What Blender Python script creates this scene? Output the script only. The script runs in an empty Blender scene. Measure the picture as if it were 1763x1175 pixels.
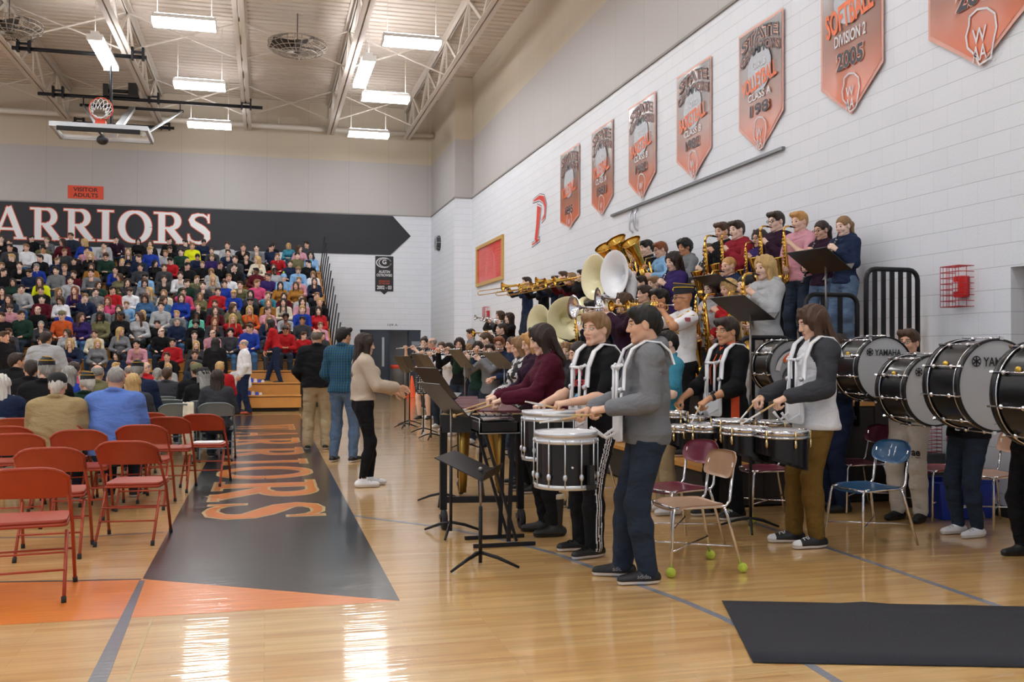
import bpy, math, random
import numpy as np
from mathutils import Vector, Matrix, noise as mnoise
PI = math.pi
SC = bpy.context.scene
COL = SC.collection
R = math.radians
random.seed(7)

# ------------------------------------------------------------------ camera, world, exposure
FPX = 1650.0
YAW = math.atan(423.5 / FPX)
PITCH = math.atan(20.5 / FPX)
EYE = Vector((0, 0, 1.45))
cd = bpy.data.cameras.new('camera')
cam = bpy.data.objects.new('camera', cd)
COL.objects.link(cam)
cd.sensor_width = 36
cd.lens = FPX / 1763 * 36
cd.clip_end = 200
CM = Matrix.Translation(EYE) @ Matrix.Rotation(-YAW, 4, 'Z') @ Matrix.Rotation(PI / 2 + PITCH, 4, 'X') @ Matrix.Rotation(R(0.15), 4, 'Z')
cam.matrix_world = CM
SC.camera = cam

world = bpy.data.worlds.new('world')
SC.world = world
world.use_nodes = True
bg = world.node_tree.nodes['Background']
bg.inputs['Color'].default_value = (0.86, 0.91, 1.0, 1)
bg.inputs['Strength'].default_value = 0.55
LAMP = 30.0
vs = SC.view_settings
vs.view_transform = 'Standard'
vs.look = 'None'
vs.gamma = 1
vs.use_curve_mapping = False
vs.exposure = 0.38
SC.cycles.max_bounces = 6
SC.cycles.diffuse_bounces = 4
SC.cycles.glossy_bounces = 3
SC.cycles.transparent_max_bounces = 8
SC.cycles.use_denoising = True
SC.cycles.sample_clamp_indirect = 6

# measuring on the photograph's frame (1763 x 1175): a sight line and where it meets a plane of the room
def ray(u, v):
    d = CM.to_3x3() @ Vector(((u - 881.5) / FPX, -(v - 587.5) / FPX, -1))
    return d
def on_z(u, v, Z=0.0):
    d = ray(u, v); return EYE + d * ((Z - EYE.z) / d.z)
def on_x(u, v, X):
    d = ray(u, v); return EYE + d * (X / d.x)
def on_y(u, v, Y):
    d = ray(u, v); return EYE + d * (Y / d.y)
def at_depth(u, v, z):
    return EYE + ray(u, v) * z
def depth(p):
    return (CM.inverted() @ Vector(p)).z * -1

# ------------------------------------------------------------------ materials
def lin(c):
    if isinstance(c, str):
        c = [int(c[i:i + 2], 16) / 255 for i in (0, 2, 4)]
    return tuple(x / 12.92 if x <= 0.04045 else ((x + 0.055) / 1.055) ** 2.4 for x in c)
MATS = {}
def mat(key, col, rough=0.5, metal=0.0, var=0.06, scale=30.0, bump=0.0, coat=0.0, emit=0.0, alpha=1.0, sheen=0.0, spec=0.5):
    if key in MATS: return MATS[key]
    m = bpy.data.materials.new(key); m.use_nodes = True
    nt = m.node_tree; b = nt.nodes['Principled BSDF']
    c = lin(col)
    tc = nt.nodes.new('ShaderNodeTexCoord')
    no = nt.nodes.new('ShaderNodeTexNoise'); no.inputs['Scale'].default_value = scale; no.inputs['Detail'].default_value = 3
    nt.links.new(tc.outputs['Object'], no.inputs['Vector'])
    mx = nt.nodes.new('ShaderNodeMix'); mx.data_type = 'RGBA'
    mx.inputs[6].default_value = (*[x * (1 - var) for x in c], 1)
    mx.inputs[7].default_value = (*[min(1, x * (1 + var)) for x in c], 1)
    nt.links.new(no.outputs['Fac'], mx.inputs[0]); nt.links.new(mx.outputs[2], b.inputs['Base Color'])
    b.inputs['Roughness'].default_value = rough; b.inputs['Metallic'].default_value = metal
    b.inputs['Coat Weight'].default_value = coat
    b.inputs['Sheen Weight'].default_value = sheen
    b.inputs['Specular IOR Level'].default_value = spec
    if bump:
        bp = nt.nodes.new('ShaderNodeBump'); bp.inputs['Strength'].default_value = bump; bp.inputs['Distance'].default_value = 0.01
        nt.links.new(no.outputs['Fac'], bp.inputs['Height']); nt.links.new(bp.outputs['Normal'], b.inputs['Normal'])
    if emit:
        b.inputs['Emission Color'].default_value = (*c, 1); b.inputs['Emission Strength'].default_value = emit
    if alpha < 1: b.inputs['Alpha'].default_value = alpha
    MATS[key] = m
    return m
def nodes_mat(key):
    m = bpy.data.materials.new(key); m.use_nodes = True
    nt = m.node_tree
    return m, nt, nt.nodes['Principled BSDF']
def node(nt, kind, **kw):
    n = nt.nodes.new(kind)
    for k, v in kw.items():
        if k.startswith('_'): setattr(n, k[1:], v)
        else: n.inputs[k].default_value = v
    return n

black_metal = mat('black_metal', '15151a', 0.45, 0.3)
chrome = mat('chrome', 'd8d8dc', 0.16, 1.0, 0.02)
alu = mat('aluminium', 'c9ccd2', 0.35, 0.75, 0.03)
brass = mat('brass', 'e2b65a', 0.2, 1.0, 0.05)
silver = mat('silver', 'dcdce2', 0.18, 1.0, 0.03)
black_plastic = mat('black_plastic', '17171a', 0.4)
white_paint = mat('white_metal_paint', 'e6e8ec', 0.35, 0.0, 0.02)
rubber = mat('rubber', '222224', 0.8)
paper = mat('paper', 'e9e9ec', 0.8, var=0.03)
orange_steel = mat('orange_enamelled_steel', 'a03a1d', 0.46, 0.0, 0.14, 9.0)
grey_steel = mat('grey_enamelled_steel', '78858a', 0.4, 0.1, 0.08, 9.0)

# ------------------------------------------------------------------ mesh building
class MB:
    def __init__(s): s.v = []; s.f = []; s.m = []; s.sm = []
    def add(s, vs_, fs, mi=0, smooth=False, M=None):
        o = len(s.v)
        for p in vs_:
            p = Vector(p)
            s.v.append(M @ p if M is not None else p)
        for f in fs:
            s.f.append([i + o for i in f]); s.m.append(mi); s.sm.append(smooth)
        return s
    def box(s, lo, hi, mi=0, M=None):
        x0, y0, z0 = lo; x1, y1, z1 = hi
        v = [(x0, y0, z0), (x1, y0, z0), (x1, y1, z0), (x0, y1, z0), (x0, y0, z1), (x1, y0, z1), (x1, y1, z1), (x0, y1, z1)]
        return s.add(v, [(0, 3, 2, 1), (4, 5, 6, 7), (0, 1, 5, 4), (1, 2, 6, 5), (2, 3, 7, 6), (3, 0, 4, 7)], mi, False, M)
    def rbox(s, lo, hi, r, mi=0, M=None, seg=3, axis=2):
        # box with the four edges along an axis rounded
        a = [i for i in range(3) if i != axis]
        pts = []
        cx = [lo[a[0]] + r, hi[a[0]] - r]; cy = [lo[a[1]] + r, hi[a[1]] - r]
        for (qx, qy, st) in ((1, 1, 0), (0, 1, 1), (0, 0, 2), (1, 0, 3)):
            for k in range(seg + 1):
                t = (st + k / seg) * PI / 2
                pts.append((cx[qx] + r * math.cos(t), cy[qy] + r * math.sin(t)))
        n = len(pts); v = []
        for h in (lo[axis], hi[axis]):
            for p in pts:
                q = [0, 0, 0]; q[a[0]] = p[0]; q[a[1]] = p[1]; q[axis] = h; v.append(q)
        f = [list(range(n))[::-1], list(range(n, 2 * n))]
        s.add(v, f, mi, False, M)
        o = len(s.v) - 2 * n
        for i in range(n):
            j = (i + 1) % n
            s.f.append([o + i, o + j, o + n + j, o + n + i]); s.m.append(mi); s.sm.append(True)
        return s
    def bar(s, a, b, w, h, mi=0, up=(0, 0, 1)):
        a = Vector(a); b = Vector(b); d = b - a; L = d.length
        if L < 1e-6: return s
        d.normalize(); up = Vector(up)
        if abs(d.dot(up)) > 0.98: up = Vector((0, 1, 0))
        x = d.cross(up).normalized(); z = x.cross(d)
        M = Matrix((x, d, z)).transposed().to_4x4(); M.translation = a
        return s.box((-w / 2, 0, -h / 2), (w / 2, L, h / 2), mi, M)
    def tube(s, path, r, mi=0, n=8, caps=True, closed=False):
        P = [Vector(p) for p in path]; m = len(P)
        rr = r if isinstance(r, (list, tuple)) else [r] * m
        T = []
        for i in range(m):
            if closed: t = P[(i + 1) % m] - P[i - 1]
            else: t = P[min(i + 1, m - 1)] - P[max(i - 1, 0)]
            T.append(t.normalized() if t.length > 1e-9 else Vector((0, 0, 1)))
        up = Vector((0, 0, 1)) if abs(T[0].z) < 0.9 else Vector((1, 0, 0))
        x = T[0].cross(up).normalized(); v = []
        for i in range(m):
            x = (x - T[i] * x.dot(T[i])); x.normalize(); y = T[i].cross(x)
            for k in range(n):
                a = 2 * PI * k / n
                v.append(P[i] + (x * math.cos(a) + y * math.sin(a)) * rr[i])
        f = []
        for i in range(m if closed else m - 1):
            j = (i + 1) % m
            for k in range(n):
                l = (k + 1) % n
                f.append((i * n + k, i * n + l, j * n + l, j * n + k))
        s.add(v, f, mi, True)
        if caps and not closed:
            o = len(s.v) - len(v)
            s.f.append([o + k for k in range(n)][::-1]); s.m.append(mi); s.sm.append(False)
            s.f.append([o + (m - 1) * n + k for k in range(n)]); s.m.append(mi); s.sm.append(False)
        return s
    def lathe(s, prof, mi=0, n=24, M=None, smooth=True, closed=False):
        # prof: (radius, height) pairs about local z
        v = []
        for (r, z) in prof:
            for k in range(n):
                a = 2 * PI * k / n
                v.append((r * math.cos(a), r * math.sin(a), z))
        f = []
        for i in range(len(prof) - 1 if not closed else len(prof)):
            j = (i + 1) % len(prof)
            for k in range(n):
                l = (k + 1) % n
                f.append((i * n + k, i * n + l, j * n + l, j * n + k))
        return s.add(v, f, mi, smooth, M)
    def ball(s, c, r, mi=0, n=10, sc=(1, 1, 1)):
        prof = [(max(1e-4, r * math.sin(PI * i / n)), -r * math.cos(PI * i / n)) for i in range(n + 1)]
        M = Matrix.Translation(c) @ Matrix.Diagonal((*sc, 1))
        return s.lathe(prof, mi, n + 4, M)
    def disc(s, r, z, mi=0, n=24, M=None):
        v = [(r * math.cos(2 * PI * k / n), r * math.sin(2 * PI * k / n), z) for k in range(n)]
        return s.add(v, [list(range(n))], mi, False, M)
    def prism(s, pts, z0, z1, mi=0, M=None):
        n = len(pts); v = [(p[0], p[1], z0) for p in pts] + [(p[0], p[1], z1) for p in pts]
        f = [list(range(n))[::-1], list(range(n, 2 * n))] + [(i, (i + 1) % n, n + (i + 1) % n, n + i) for i in range(n)]
        return s.add(v, f, mi, False, M)
    def build(s, name, mats, parent=None, M=None):
        me = bpy.data.meshes.new(name)
        me.from_pydata([tuple(p) for p in s.v], [], s.f)
        if not isinstance(mats, (list, tuple)): mats = [mats]
        for m in mats: me.materials.append(m)
        me.polygons.foreach_set('material_index', s.m)
        me.polygons.foreach_set('use_smooth', s.sm)
        me.update()
        return link(name, me, parent, M)
def link(name, me, parent=None, M=None):
    o = bpy.data.objects.new(name, me); COL.objects.link(o)
    if parent is not None: o.parent = parent
    if M is not None: o.matrix_local = M
    return o
def tag(o, label=None, cat=None, group=None, kind=None):
    if label: o['label'] = label
    if cat: o['category'] = cat
    if group: o['group'] = group
    if kind: o['kind'] = kind
    return o
def thing(name, label, cat, loc=(0, 0, 0), rz=0.0, group=None, sc=1.0):
    o = bpy.data.objects.new(name, None); COL.objects.link(o)
    o.empty_display_size = 0.1
    o.location = loc; o.rotation_euler = (0, 0, rz); o.scale = (sc, sc, sc)
    return tag(o, label, cat, group)
def copy_thing(root, M=None, loc=None, rz=None, label=None, group=None):
    r = root.copy(); COL.objects.link(r)
    if M is not None: r.matrix_world = M
    if loc is not None: r.location = loc
    if rz is not None: r.rotation_euler = (0, 0, rz)
    if label: r['label'] = label
    if group: r['group'] = group
    for ch in KIDS(root):
        c = ch.copy(); COL.objects.link(c); c.parent = r; c.matrix_parent_inverse = ch.matrix_parent_inverse
        for g in KIDS(ch):
            d = g.copy(); COL.objects.link(d); d.parent = c
    return r
def KIDS(o):
    return [c for c in COL.objects if c.parent is o]
def struct(o): o['kind'] = 'structure'; return o
def arc(c, r, a0, a1, n, ax=(1, 0, 0), ay=(0, 1, 0)):
    c = Vector(c); ax = Vector(ax); ay = Vector(ay)
    return [c + ax * (r * math.cos(R(a0 + (a1 - a0) * i / n))) + ay * (r * math.sin(R(a0 + (a1 - a0) * i / n))) for i in range(n + 1)]
def face(d):   # rotation about z that turns local +y into the direction d
    return math.atan2(-d[0], d[1])

# lettering: outlines of a plain bold face, turned to flat mesh
_tx = {}
def text_geo(s, bold=0.0, space=1.0):
    k = (s, bold, space)
    if k not in _tx:
        cu = bpy.data.curves.new('t', 'FONT'); cu.body = s; cu.size = 1; cu.offset = bold; cu.space_character = space
        cu.align_x = 'CENTER'; cu.resolution_u = 3
        ob = bpy.data.objects.new('t', cu); COL.objects.link(ob)
        dg = bpy.context.evaluated_depsgraph_get()
        me = bpy.data.meshes.new_from_object(ob.evaluated_get(dg))
        vv = [tuple(v.co) for v in me.vertices]; ff = [tuple(p.vertices) for p in me.polygons]
        bpy.data.objects.remove(ob); bpy.data.curves.remove(cu); bpy.data.meshes.remove(me)
        _tx[k] = (vv, ff)
    return _tx[k]
def add_text(mb, s, M, h=1.0, w=None, mi=0, bold=0.0, bend=0.0):
    """s lettered in the local xy plane of M, h high, squeezed to width w"""
    vv, ff = text_geo(s, bold)
    xs = [p[0] for p in vv]; ys = [p[1] for p in vv]
    x0, x1, y0, y1 = min(xs), max(xs), min(ys), max(ys)
    sy = h / max(0.5, y1 - y0); sx = sy if w is None else w / (x1 - x0)
    W = (x1 - x0) * sx
    def q(p):
        x = (p[0] - (x0 + x1) / 2) * sx; y = (p[1] - y0) * sy
        return (x, y - bend * (x / (W / 2)) ** 2, 0)
    mb.add([q(p) for p in vv], ff, mi, False, M)
    return mb
# ------------------------------------------------------------------ the room
WX, BY, CY, CX = 6.38, 34.6, 30.1, 5.82      # band-side wall, far wall, pier face, pier side
ZG, ZC, ZT = 6.42, 8.3, 10.3                  # top of the painted block, top of the grey panels, roof deck
XL, YF = -17.0, -7.0

def wall_mat(key, ax):
    """painted block below, grey acoustic panels, cream panels above: bands by height of the wall itself"""
    m, nt, b = nodes_mat(key)
    L = nt.links.new
    tc = nt.nodes.new('ShaderNodeTexCoord'); sp = nt.nodes.new('ShaderNodeSeparateXYZ'); L(tc.outputs['Object'], sp.inputs[0])
    cb = nt.nodes.new('ShaderNodeCombineXYZ'); L(sp.outputs[ax], cb.inputs[0]); L(sp.outputs['Z'], cb.inputs[1])
    br = node(nt, 'ShaderNodeTexBrick', Scale=1.0); br.offset = 0.5
    for k, v in (('Brick Width', .406), ('Row Height', .2032), ('Mortar Size', .005), ('Mortar Smooth', .6), ('Bias', 0.0)): br.inputs[k].default_value = v
    br.inputs['Color1'].default_value = (*lin('dfe3ea'), 1); br.inputs['Color2'].default_value = (*lin('dce0e7'), 1); br.inputs['Mortar'].default_value = (*lin('d3d6dc'), 1)
    L(cb.outputs[0], br.inputs['Vector'])
    b2 = node(nt, 'ShaderNodeTexBrick', Scale=1.0); b2.offset = 0
    for k, v in (('Brick Width', 90.0), ('Row Height', .2032), ('Mortar Size', .005), ('Mortar Smooth', .6)): b2.inputs[k].default_value = v
    b2.inputs['Color1'].default_value = b2.inputs['Color2'].default_value = (1, 1, 1, 1); b2.inputs['Mortar'].default_value = (.78, .79, .8, 1); L(cb.outputs[0], b2.inputs['Vector'])
    pn = node(nt, 'ShaderNodeTexBrick', Scale=1.0); pn.offset = 0
    for k, v in (('Brick Width', 1.42), ('Row Height', 40.0), ('Mortar Size', .012), ('Mortar Smooth', .3)): pn.inputs[k].default_value = v
    pn.inputs['Color1'].default_value = (1, 1, 1, 1); pn.inputs['Color2'].default_value = (.97, .97, .97, 1); pn.inputs['Mortar'].default_value = (.84, .84, .84, 1)
    cb2 = nt.nodes.new('ShaderNodeCombineXYZ'); L(sp.outputs[ax], cb2.inputs[0]); cb2.inputs[1].default_value = 5.0
    L(cb2.outputs[0], pn.inputs['Vector'])
    g1 = node(nt, 'ShaderNodeMath', _operation='GREATER_THAN'); g1.inputs[1].default_value = ZG; L(sp.outputs['Z'], g1.inputs[0])
    g2 = node(nt, 'ShaderNodeMath', _operation='GREATER_THAN'); g2.inputs[1].default_value = ZC; L(sp.outputs['Z'], g2.inputs[0])
    def mix(f, a, c, blend='MIX'):
        x = nt.nodes.new('ShaderNodeMix'); x.data_type = 'RGBA'; x.blend_type = blend
        for s, q in ((0, f), (6, a), (7, c)):
            if isinstance(q, tuple): x.inputs[s].default_value = q
            elif isinstance(q, float): x.inputs[s].default_value = q
            else: L(q, x.inputs[s])
        return x.outputs[2]
    up = mix(g2.outputs[0], (*lin('b3afad'), 1), (*lin('c3b7a3'), 1))
    up = mix(1.0, up, pn.outputs['Color'], 'MULTIPLY')
    col = mix(g1.outputs[0], mix(1.0, br.outputs['Color'], b2.outputs['Color'], 'MULTIPLY'), up)
    L(col, b.inputs['Base Color']); b.inputs['Roughness'].default_value = 0.55
    no = node(nt, 'ShaderNodeTexNoise', Scale=60.0); L(tc.outputs['Object'], no.inputs['Vector'])
    ad = node(nt, 'ShaderNodeMath', _operation='MULTIPLY_ADD'); L(b2.outputs['Fac'], ad.inputs[0]); ad.inputs[1].default_value = -1.0; L(no.outputs['Fac'], ad.inputs[2])
    bp = node(nt, 'ShaderNodeBump', Strength=0.25, Distance=0.006); L(ad.outputs[0], bp.inputs['Height']); L(bp.outputs['Normal'], b.inputs['Normal'])
    return m
wmY = wall_mat('wall_finish_along_y', 'Y'); wmX = wall_mat('wall_finish_along_x', 'X')

def floor_mat():
    m, nt, b = nodes_mat('maple_floor'); L = nt.links.new
    tc = nt.nodes.new('ShaderNodeTexCoord')
    br = node(nt, 'ShaderNodeTexBrick', Scale=1.0); br.offset = 0.37; br.offset_frequency = 3
    for k, v in (('Brick Width', 1.15), ('Row Height', .0571), ('Mortar Size', .0009), ('Mortar Smooth', .4), ('Bias', -.1)): br.inputs[k].default_value = v
    br.inputs['Color1'].default_value = (*lin('e2bc80'), 1); br.inputs['Color2'].default_value = (*lin('d2a363'), 1); br.inputs['Mortar'].default_value = (*lin('a98152'), 1)
    L(tc.outputs['Object'], br.inputs['Vector'])
    mp = node(nt, 'ShaderNodeMapping'); mp.inputs['Scale'].default_value = (1.2, 17, 1); L(tc.outputs['Object'], mp.inputs['Vector'])
    no = node(nt, 'ShaderNodeTexNoise', Scale=1.0, Detail=5.0, Roughness=.6); L(mp.outputs[0], no.inputs['Vector'])
    cr = nt.nodes.new('ShaderNodeValToRGB'); L(no.outputs['Fac'], cr.inputs[0])
    cr.color_ramp.elements[0].position = .3; cr.color_ramp.elements[0].color = (.72, .66, .58, 1)
    cr.color_ramp.elements[1].position = .62; cr.color_ramp.elements[1].color = (1.08, 1.07, 1.05, 1)
    mx = nt.nodes.new('ShaderNodeMix'); mx.data_type = 'RGBA'; mx.blend_type = 'MULTIPLY'; mx.inputs[0].default_value = .8
    L(br.outputs['Color'], mx.inputs[6]); L(cr.outputs[0], mx.inputs[7]); L(mx.outputs[2], b.inputs['Base Color'])
    b.inputs['Roughness'].default_value = .32
    b.inputs['Coat Weight'].default_value = 1.0; b.inputs['Coat Roughness'].default_value = .06
    n2 = node(nt, 'ShaderNodeTexNoise', Scale=1.0, Detail=1.0); mp2 = node(nt, 'ShaderNodeMapping'); mp2.inputs['Scale'].default_value = (2.0, 34, 1)
    L(tc.outputs['Object'], mp2.inputs['Vector']); L(mp2.outputs[0], n2.inputs['Vector'])
    bp = node(nt, 'ShaderNodeBump', Strength=.33, Distance=.004); L(n2.outputs['Fac'], bp.inputs['Height'])
    L(bp.outputs['Normal'], b.inputs['Normal']); L(bp.outputs['Normal'], b.inputs['Coat Normal'])
    return m
def gym_paint(key, col, rough=.3):
    m, nt, b = nodes_mat(key); L = nt.links.new
    tc = nt.nodes.new('ShaderNodeTexCoord'); mp = node(nt, 'ShaderNodeMapping'); mp.inputs['Scale'].default_value = (3, 60, 1)
    L(tc.outputs['Object'], mp.inputs['Vector']); no = node(nt, 'ShaderNodeTexNoise', Scale=1.0, Detail=6.0); L(mp.outputs[0], no.inputs['Vector'])
    c = lin(col); cr = nt.nodes.new('ShaderNodeValToRGB'); L(no.outputs['Fac'], cr.inputs[0])
    cr.color_ramp.elements[0].position = .35; cr.color_ramp.elements[0].color = (*[x * .8 for x in c], 1)
    cr.color_ramp.elements[1].position = .8; cr.color_ramp.elements[1].color = (*[min(1, x * 1.15 + .01) for x in c], 1)
    L(cr.outputs[0], b.inputs['Base Color']); b.inputs['Roughness'].default_value = rough
    b.inputs['Coat Weight'].default_value = .65; b.inputs['Coat Roughness'].default_value = .1
    n2 = node(nt, 'ShaderNodeTexNoise', Scale=1.0, Detail=1.0); mp2 = node(nt, 'ShaderNodeMapping'); mp2.inputs['Scale'].default_value = (2.0, 34, 1)
    L(tc.outputs['Object'], mp2.inputs['Vector']); L(mp2.outputs[0], n2.inputs['Vector'])
    bp = node(nt, 'ShaderNodeBump', Strength=.33, Distance=.004); L(n2.outputs['Fac'], bp.inputs['Height'])
    L(bp.outputs['Normal'], b.inputs['Normal']); L(bp.outputs['Normal'], b.inputs['Coat Normal'])
    MATS[key] = m
    return m

mb = MB(); mb.box((XL, YF, -.12), (WX + 1.2, BY + 1.6, 0)); struct(mb.build('floor', floor_mat()))
# band-side wall with the door recess at its near end
mb = MB(); AY0, AY1, AZ = 5.4, 7.11, 2.22
mb.box((WX, AY1, 0), (WX + .3, CY + .4, ZT)); mb.box((WX, YF, 0), (WX + .3, AY0, ZT)); mb.box((WX, AY0, AZ), (WX + .3, AY1, ZT))
mb.box((WX + .3, AY1, 0), (WX + .95, AY1 + .2, 2.6)); mb.box((WX + .3, AY0 - .2, 0), (WX + .95, AY0, 2.6)); mb.box((WX + .3, AY0, AZ), (WX + .95, AY1, 2.6))
mb.box((WX + .95, AY0 - .2, 0), (WX + 1.1, AY1 + .2, 2.6))
struct(mb.build('wall_right', wmY))
dm = mat('dark_door_paint', '2c323c', .45); 
mb = MB(); mb.box((WX + .88, AY0 + .15, 0.005), (WX + .948, AY1 - .15, 2.1)); d1 = struct(mb.build('door_1', dm))
h = MB(); h.bar((WX + .84, AY1 - .3, 1.0), (WX + .84, AY0 + .3, 1.0), .04, .04); h.build('door_handle', alu, d1)
# pier and far wall with the double doorway
mb = MB(); mb.box((CX, CY, 0), (WX + .3, BY, ZT)); struct(mb.build('wall_pier', wmX))
DX0 = on_y(620, 600, BY).x; DX1 = on_y(724, 600, BY).x; DZ = on_y(650, 568, BY).z; DXO0 = on_y(672, 600, BY).x; DXO1 = on_y(703, 600, BY).x; DZO = on_y(690, 573, BY).z
mb = MB(); mb.box((XL, BY, 0), (DX0, BY + .25, ZT)); mb.box((DX1, BY, 0), (WX + .3, BY + .25, ZT)); mb.box((DX0, BY, DZ), (DX1, BY + .25, ZT))
struct(mb.build('wall_back', wmX))
mb = MB(); mb.box((XL, BY + 1.5, 0), (WX, BY + 1.6, 3.2)); mb.box((DX0 - .5, BY + .25, 2.6), (DX1 + .5, BY + 1.5, 2.7))
struct(mb.build('wall_hallway', mat('hall_block', '8d8f92', .6, scale=3)))
frame_m = mat('door_frame_paint', '2b3440', .5)
mb = MB(); mb.box((DX0, BY - .03, DZ - .06), (DX1, BY + .2, DZ)); mb.box((DX0, BY - .03, 0), (DX0 + .05, BY + .2, DZ)); mb.box((DXO0 - .05, BY - .03, 0), (DXO0, BY + .2, DZ)); mb.box((DXO1, BY - .03, 0), (DXO1 + .06, BY + .2, DZ))
struct(mb.build('trim_1', frame_m))
mb = MB(); mb.box((DX0 + .05, BY, 0.005), (DXO0 - .05, BY + .05, DZ - .06)); d2 = struct(mb.build('door_2', mat('door_navy', '313b49', .45)))
h = MB(); h.box((DXO0 - .3, BY - .012, .95), (DXO0 - .22, BY, 2.0)); h.build('vision_panel', mat('door_glass', 'b6bcc0', .2), d2)
mb = MB(); mb.box((DXO1 + .06, BY, 0.005), (DX1, BY + .05, DZ - .06)); d3 = struct(mb.build('door_3', MATS['door_navy']if 'door_navy' in MATS else dm))
h = MB(); h.box((DXO1 + .12, BY - .012, 1.7), (DXO1 + .42, BY, 1.86)); h.build('door_sign', mat('sign_grey', '8b9096', .4), d3)
ds = MB(); add_text(ds, '109 A', Matrix.Translation(on_y(676, 562, BY - .004)) @ Matrix.Rotation(PI / 2, 4, 'X'), .09, .36)
tag(ds.build('room_number', mat('ink', '33363c', .6)), 'small dark room number lettered on the white wall above the far doorway', 'sign')
mb = MB(); mb.box((WX - .02, AY1, 0), (WX, CY, .1)); mb.box((CX - .02, CY, 0), (CX, BY, .1)); mb.box((WX - .02, AY1 - .02, 0), (WX + .9, AY1, .1)); struct(mb.build('baseboard_right', rubber))
mb = MB(); mb.box((DX1, BY - .02, 0), (CX - .02, BY, .1)); mb.box((XL, BY - .02, 0), (DX0, BY, .1)); struct(mb.build('baseboard_back', rubber))
trim_m = mat('panel_trim', '8e8a84', .6)
mb = MB(); mb.box((WX - .03, YF, ZG - .02), (WX, CY, ZG + .02)); mb.box((CX, CY - .03, ZG - .02), (WX - .03, CY, ZG + .02)); mb.box((CX - .03, CY - .03, ZG - .02), (CX, BY, ZG + .02)); mb.box((XL, BY - .03, ZG - .015), (CX - .03, BY, ZG + .015)); struct(mb.build('trim_2', trim_m))
# roof deck: ribs run across the hall
deck_m = mat('roof_deck_paint', 'c6bbab', .6, var=.05, scale=3)
mb = MB(); y = YF; v = []; pitch = .30
while y < BY + .05:
    for dy, z in ((0, 0), (.19, 0), (.215, .05), (.275, .05)): v.append((y + dy, ZT + z))
    y += pitch
vv = [(XL, a, z) for a, z in v] + [(WX + .3, a, z) for a, z in v]; n = len(v)
mb.add(vv, [(i, n + i, n + i + 1, i + 1) for i in range(n - 1)]); mb.box((XL, YF, ZT + .3), (WX + .3, BY, ZT + .4)); struct(mb.build('ceiling', deck_m))

# trusses under the roof, bottom and top chords of paired angles with a zigzag web
steel = mat('truss_paint', 'ccc3b6', .5, var=.04, scale=4)
TX = [4.85, 2.15, -.65, -3.5, -6.4, -9.3, -12.2, -15.1]
ZB = 9.12
def truss():
    root = thing('roof_truss', '', 'truss')
    b = MB()
    for s in (-1, 1):
        b.box((s * .075 - .055, -6, ZB), (s * .075 + .055, BY - .35, ZB + .02)); b.box((s * .028 - .008, -6, ZB + .02), (s * .028 + .008, BY - .35, ZB + .16))
    b.build('bottom_chord', steel, root)
    b = MB()
    for s in (-1, 1):
        b.box((s * .075 - .055, -6, ZT - .03), (s * .075 + .055, BY - .01, ZT - .01)); b.box((s * .028 - .008, -6, ZT - .16), (s * .028 + .008, BY - .01, ZT - .03))
    b.build('top_chord', steel, root)
    b = MB(); p = 1.55; y = BY - .5; up = False
    b.bar((0, BY - .4, ZB + .1), (0, BY - .02, ZT - .1), .05, .09)
    while y > -5:
        b.bar((0, y, ZB + .08), (0, y - p, ZT - .1), .05, .09)
        b.bar((0, y - p, ZT - .1), (0, y - 2 * p, ZB + .08), .05, .09)
        b.bar((0, y - p, ZB + .08), (0, y - p, ZT - .1), .04, .05)
        y -= 2 * p
    b.build('web', steel, root)
    return root
t0 = truss()
tl = ['painted steel roof truss nearest the banner wall', 'painted steel roof truss second from the banner wall, left of the right fluorescent lights',
      'painted steel roof truss just right of the middle column of lights', 'painted steel roof truss holding the right clamps of the folded backboard pipes',
      'painted steel roof truss holding the left clamps of the folded backboard pipes', 'painted steel roof truss at the upper left edge beyond the backboard', 'painted steel roof truss outermost on the left, at the corner of the picture', 'painted steel roof truss outside the left edge']
for i, x in enumerate(TX[:7]):
    o = t0 if i == 0 else copy_thing(t0)
    o.location = (x, 0, 0); o['label'] = tl[i]; o['group'] = 'roof trusses along the hall'
for i in range(6):
    root = thing('cross_bracing', ['white diagonal X braces between the two trusses nearest the banner wall', 'white diagonal X braces in the bay of the round ceiling fan', 'white diagonal X braces over the middle column of lights', 'white diagonal X braces over the folded backboard', 'white diagonal X braces left of the folded backboard', 'white diagonal X braces at the upper left corner'][i], 'bracing', (TX[i + 1], 0, 0), 0, 'X braces between trusses')
    w = TX[i] - TX[i + 1]
    for y in (1.5, 7.7, 13.9, 20.1, 26.3, 32.5):
        b = MB(); b.bar((.03, y, ZB + .1), (w - .03, y, ZT - .1), .035, .035); b.bar((.03, y + .05, ZT - .1), (w - .03, y + .05, ZB + .1), .035, .035); b.build('brace', steel, root)
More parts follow.
